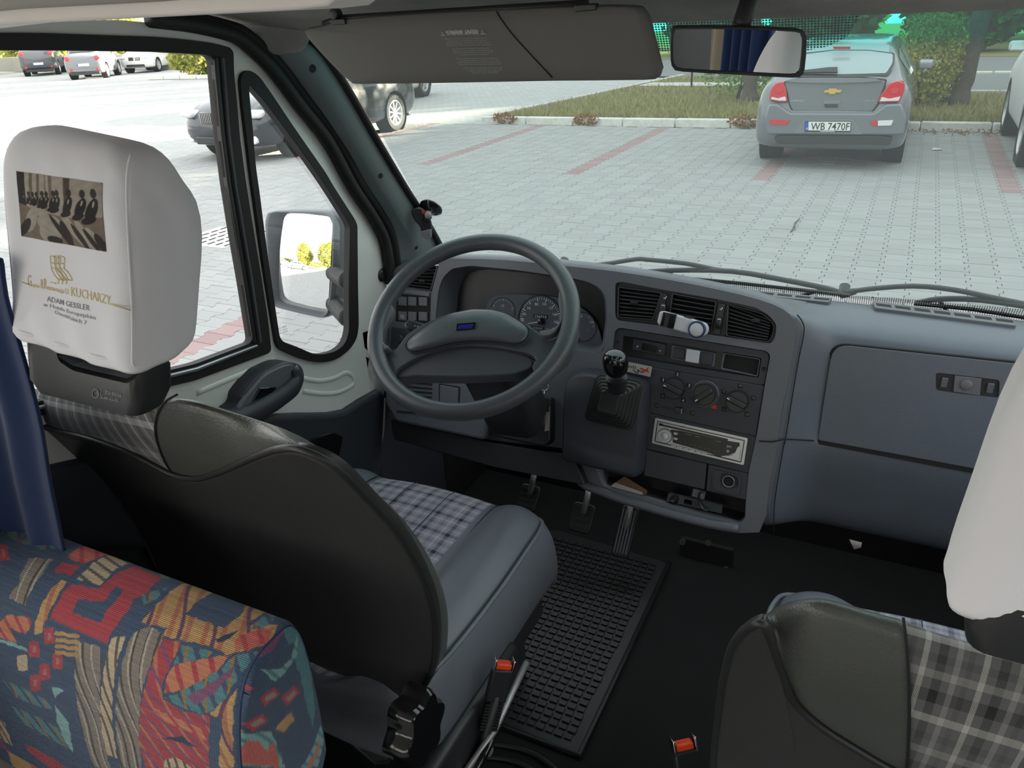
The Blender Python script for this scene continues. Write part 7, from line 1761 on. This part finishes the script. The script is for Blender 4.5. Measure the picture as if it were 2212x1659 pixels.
loft('cushion', [sq(ZF, .05, -1.2, -.75), sq(.66, .05, -1.2, -.75), sq(.98, 0, -1.2, -.65), sq(1.06, .05, -1.2, -.7)], 'black_vinyl', ds, True, (True, True), True)
# door mirror on two ribbed arms
dm0 = PX(-1.27).at(655, 572)
r_out = V((-.33, -.94, -.012)).normalized(); d_in = (dm0 - CAM).normalized()
DM = Plane(dm0, (r_out - d_in).normalized())
dmr = thing('door_mirror', 'large grey door mirror on two ribbed arms outside the quarter window', 'mirror', tuple(dm0))
mo = [(579, 484), (583, 465), (596, 457), (700, 457), (715, 462), (725, 470), (728, 485), (724, 600), (716, 668), (708, 680), (696, 684), (610, 664), (595, 656), (589, 645), (583, 560)]
mg = [(606, 478), (612, 462), (622, 460), (698, 468), (709, 474), (712, 486), (710, 580), (703, 665), (698, 674), (688, 676), (612, 658), (601, 652), (597, 640), (599, 560)]
mo3 = resample(smooth_path(DM.pts(mo), 2, True), 80, True); mg3 = resample(smooth_path(DM.pts(mg), 2, True), 80, True)
def match(a_, b_):
    k = min(range(len(b_)), key=lambda i: (b_[i] - a_[0]).length); return b_[k:] + b_[:k]
mg3 = match(mo3, mg3)
mcn = sum(mo3, V()) / 80
fw_ = -DM.n
loft('mirror_shell', [[p + DM.n * -.014 for p in mg3], [p.lerp(q, .75) + DM.n * .012 for p, q in zip(mg3, mo3)], [p + DM.n * .012 for p in mo3], [mcn + (p - mcn) * 1.02 - DM.n * .01 for p in mo3], [mcn + (p - mcn) * 1.0 - DM.n * .055 + V((.012, 0, .002)) for p in mo3], [mcn + (p - mcn) * .86 - DM.n * .085 + V((.012, 0, 0)) for p in mo3]], 'switch_grey', dmr, True, (False, True), True)
RCV = 0.85   # the door mirror is convex
gr_ = []
for k in (1.0, .9, .8, .7, .6, .5, .4, .3, .2, .1, .01):
    gr_.append([dm0 + (p - dm0) * k - DM.n * (.006 + ((p - dm0).length * k) ** 2 / (2 * RCV)) for p in mg3])
loft('mirror_glass', gr_, 'mirror', dmr, True, (False, True), True)
for (a0, b0), (a1, b1) in (((722, 588), (752, 606)), ((722, 655), (752, 686))):
    p = DM.at(a0, b0, -.03); q = PX(-1.085).at(a1, b1); pts = [p.lerp(q, k / 40) for k in range(41)]
    tube('ribbed_arm', pts, [.020 + .0028 * (1 if (k // 2) % 2 else 0) for k in range(41)], 'black_rubber', dmr, 18)
# things seen in the door mirror, standing on the lot behind
def ground_seen(px_, py_, zg=0.0, dist=None):
    p = DM.at(px_, py_); n2 = (DM.n + (p - dm0) / RCV).normalized(); d = (p - CAM).normalized(); r = d - n2 * 2 * d.dot(n2)
    if dist: return p + r * dist
    return p + r * ((zg - p.z) / r.z)
for (a_, b_, di, lab) in ((610, 562, 42, 'white car parked on the lot behind, seen at the left of the door mirror'), (641, 572, 30, 'white car on the lot behind, seen in the middle of the door mirror')):
    p = ground_seen(a_, b_, 0, di); car('hatchback', lab, (p.x, p.y, 0), (.9, -.4), HATCH, 4.2, 1.76, 1.48, 'paint_white')
for (a_, di, r_, lab) in ((656, 46, 3.0, 'round sunlit tree behind, left of the pair in the door mirror'), (704, 40, 2.7, 'round sunlit tree behind, right of the pair in the door mirror')):
    p = ground_seen(a_, 570, 0, di); tree('tree', lab, (p.x, p.y, 0), .14, 1.6, (0, 0), ((p.x, p.y, 4.0), (r_, r_, 3.2)), 'leaf_yellow_sun', 5500, .34)
for k, a_ in enumerate((600, 620, 680)):
    p = ground_seen(a_, 570, 0, 62); bush('hedge_bush', 'low sunlit hedge bush far behind the lot in the door mirror, ' + ('leftmost', 'middle', 'rightmost')[k], (p.x, p.y, 1.0), (4.2, 1.4, 1.3), 1500, .4, 'leaf_yellow_sun', 'hedge behind the lot', False)
# windscreen wipers, outside the glass
OW = WS.shift(-.045)
def wiper(label, arm, blade, rub):
    t = thing('wiper', label, 'wiper', tuple(OW.at(*arm[0])))
    pa = OW.pts(arm); tube('wiper_arm', smooth_path(pa, 3), .0055, 'black_plastic', t, 8)
    tube('wiper_arm_base', [pa[0], pa[0].lerp(pa[1], .55)], [.010, .007], 'black_plastic', t, 8)
    tube('blade_bridge', smooth_path(OW.pts(blade, .004), 3), .0062, 'black_plastic', t, 8)
    tube('rubber_blade', OW.pts(rub, .016), .0042, 'black_rubber', t, 8)
    bl = OW.pts(blade)
    for k in (1, len(blade) - 2): tube('yoke', [bl[k] + OW.n * .004, OW.pts(rub)[0].lerp(OW.pts(rub)[-1], .22 if k == 1 else .8) + OW.n * .014], .004, 'black_plastic', t, 7)
    lathe('pivot_cap', OW.at(*arm[0]), WS.n, [(.011, -.02), (.011, .004), (.006, .008), (.0005, .008)], 'black_plastic', t, 18)
    return t
wiper('windscreen wiper with its blade parked in front of the driver', [(1215, 574), (1292, 572), (1372, 560), (1400, 561), (1480, 569), (1545, 582), (1580, 586)], [(1360, 591), (1450, 584), (1580, 586), (1700, 606), (1780, 622), (1822, 634)], [(1362, 590), (1600, 612), (1836, 638)])
wiper('windscreen wiper whose blade runs off the right edge', [(1822, 634), (1870, 625), (1972, 618), (2060, 626), (2140, 642), (2230, 660)], [(1980, 655), (2030, 646), (2120, 648), (2250, 668), (2330, 690)], [(1975, 656), (2100, 668), (2340, 706)])
# suction phone mount on the glass by the pillar
su = WS.at(932, 447, .002)
smt = thing('phone_mount', 'black suction cup phone mount on the windscreen pillar corner', 'phone mount', tuple(su))
lathe('suction_cup', su, WS.n, [(.027, 0), (.0275, .003), (.022, .009), (.012, .014), (.009, .022), (.0005, .022)], 'black_gloss', smt, 28)
SM = Plane(su + WS.n * .035, (.45, -.85, .0))
tube('mount_arm', [su + WS.n * .018, SM.at(925, 468), SM.at(918, 478)], [.008, .009, .007], 'black_plastic', smt, 10)
zS = zz(400, 60, 3.318)
plate('clamp_plate', smooth_path(SM.pts(zS((1620, 1312), (1698, 1294), (1752, 1368), (1768, 1420), (1766, 1500), (1732, 1516), (1692, 1490), (1684, 1430), (1645, 1385))), 3, True), [], SM.n, .010, 'black_plastic', smt, .003)
plate('clamp_lip', SM.pts(zS((1690, 1455), (1764, 1440), (1766, 1500), (1732, 1516), (1694, 1492))), [], SM.n, .004, 'silver', smt, .001, 2, .006)
plate('red_pad', SM.pts(zS((1694, 1306), (1712, 1312), (1718, 1336), (1696, 1330))), [], SM.n, .003, 'red_print', smt, .0005, 2, .003)
lathe('clamp_joint', SM.at(*zS((1742, 1340))[0], .002), SM.n, [(.008, -.01), (.008, .005), (.005, .007), (.0005, .007)], 'steel', smt, 16)
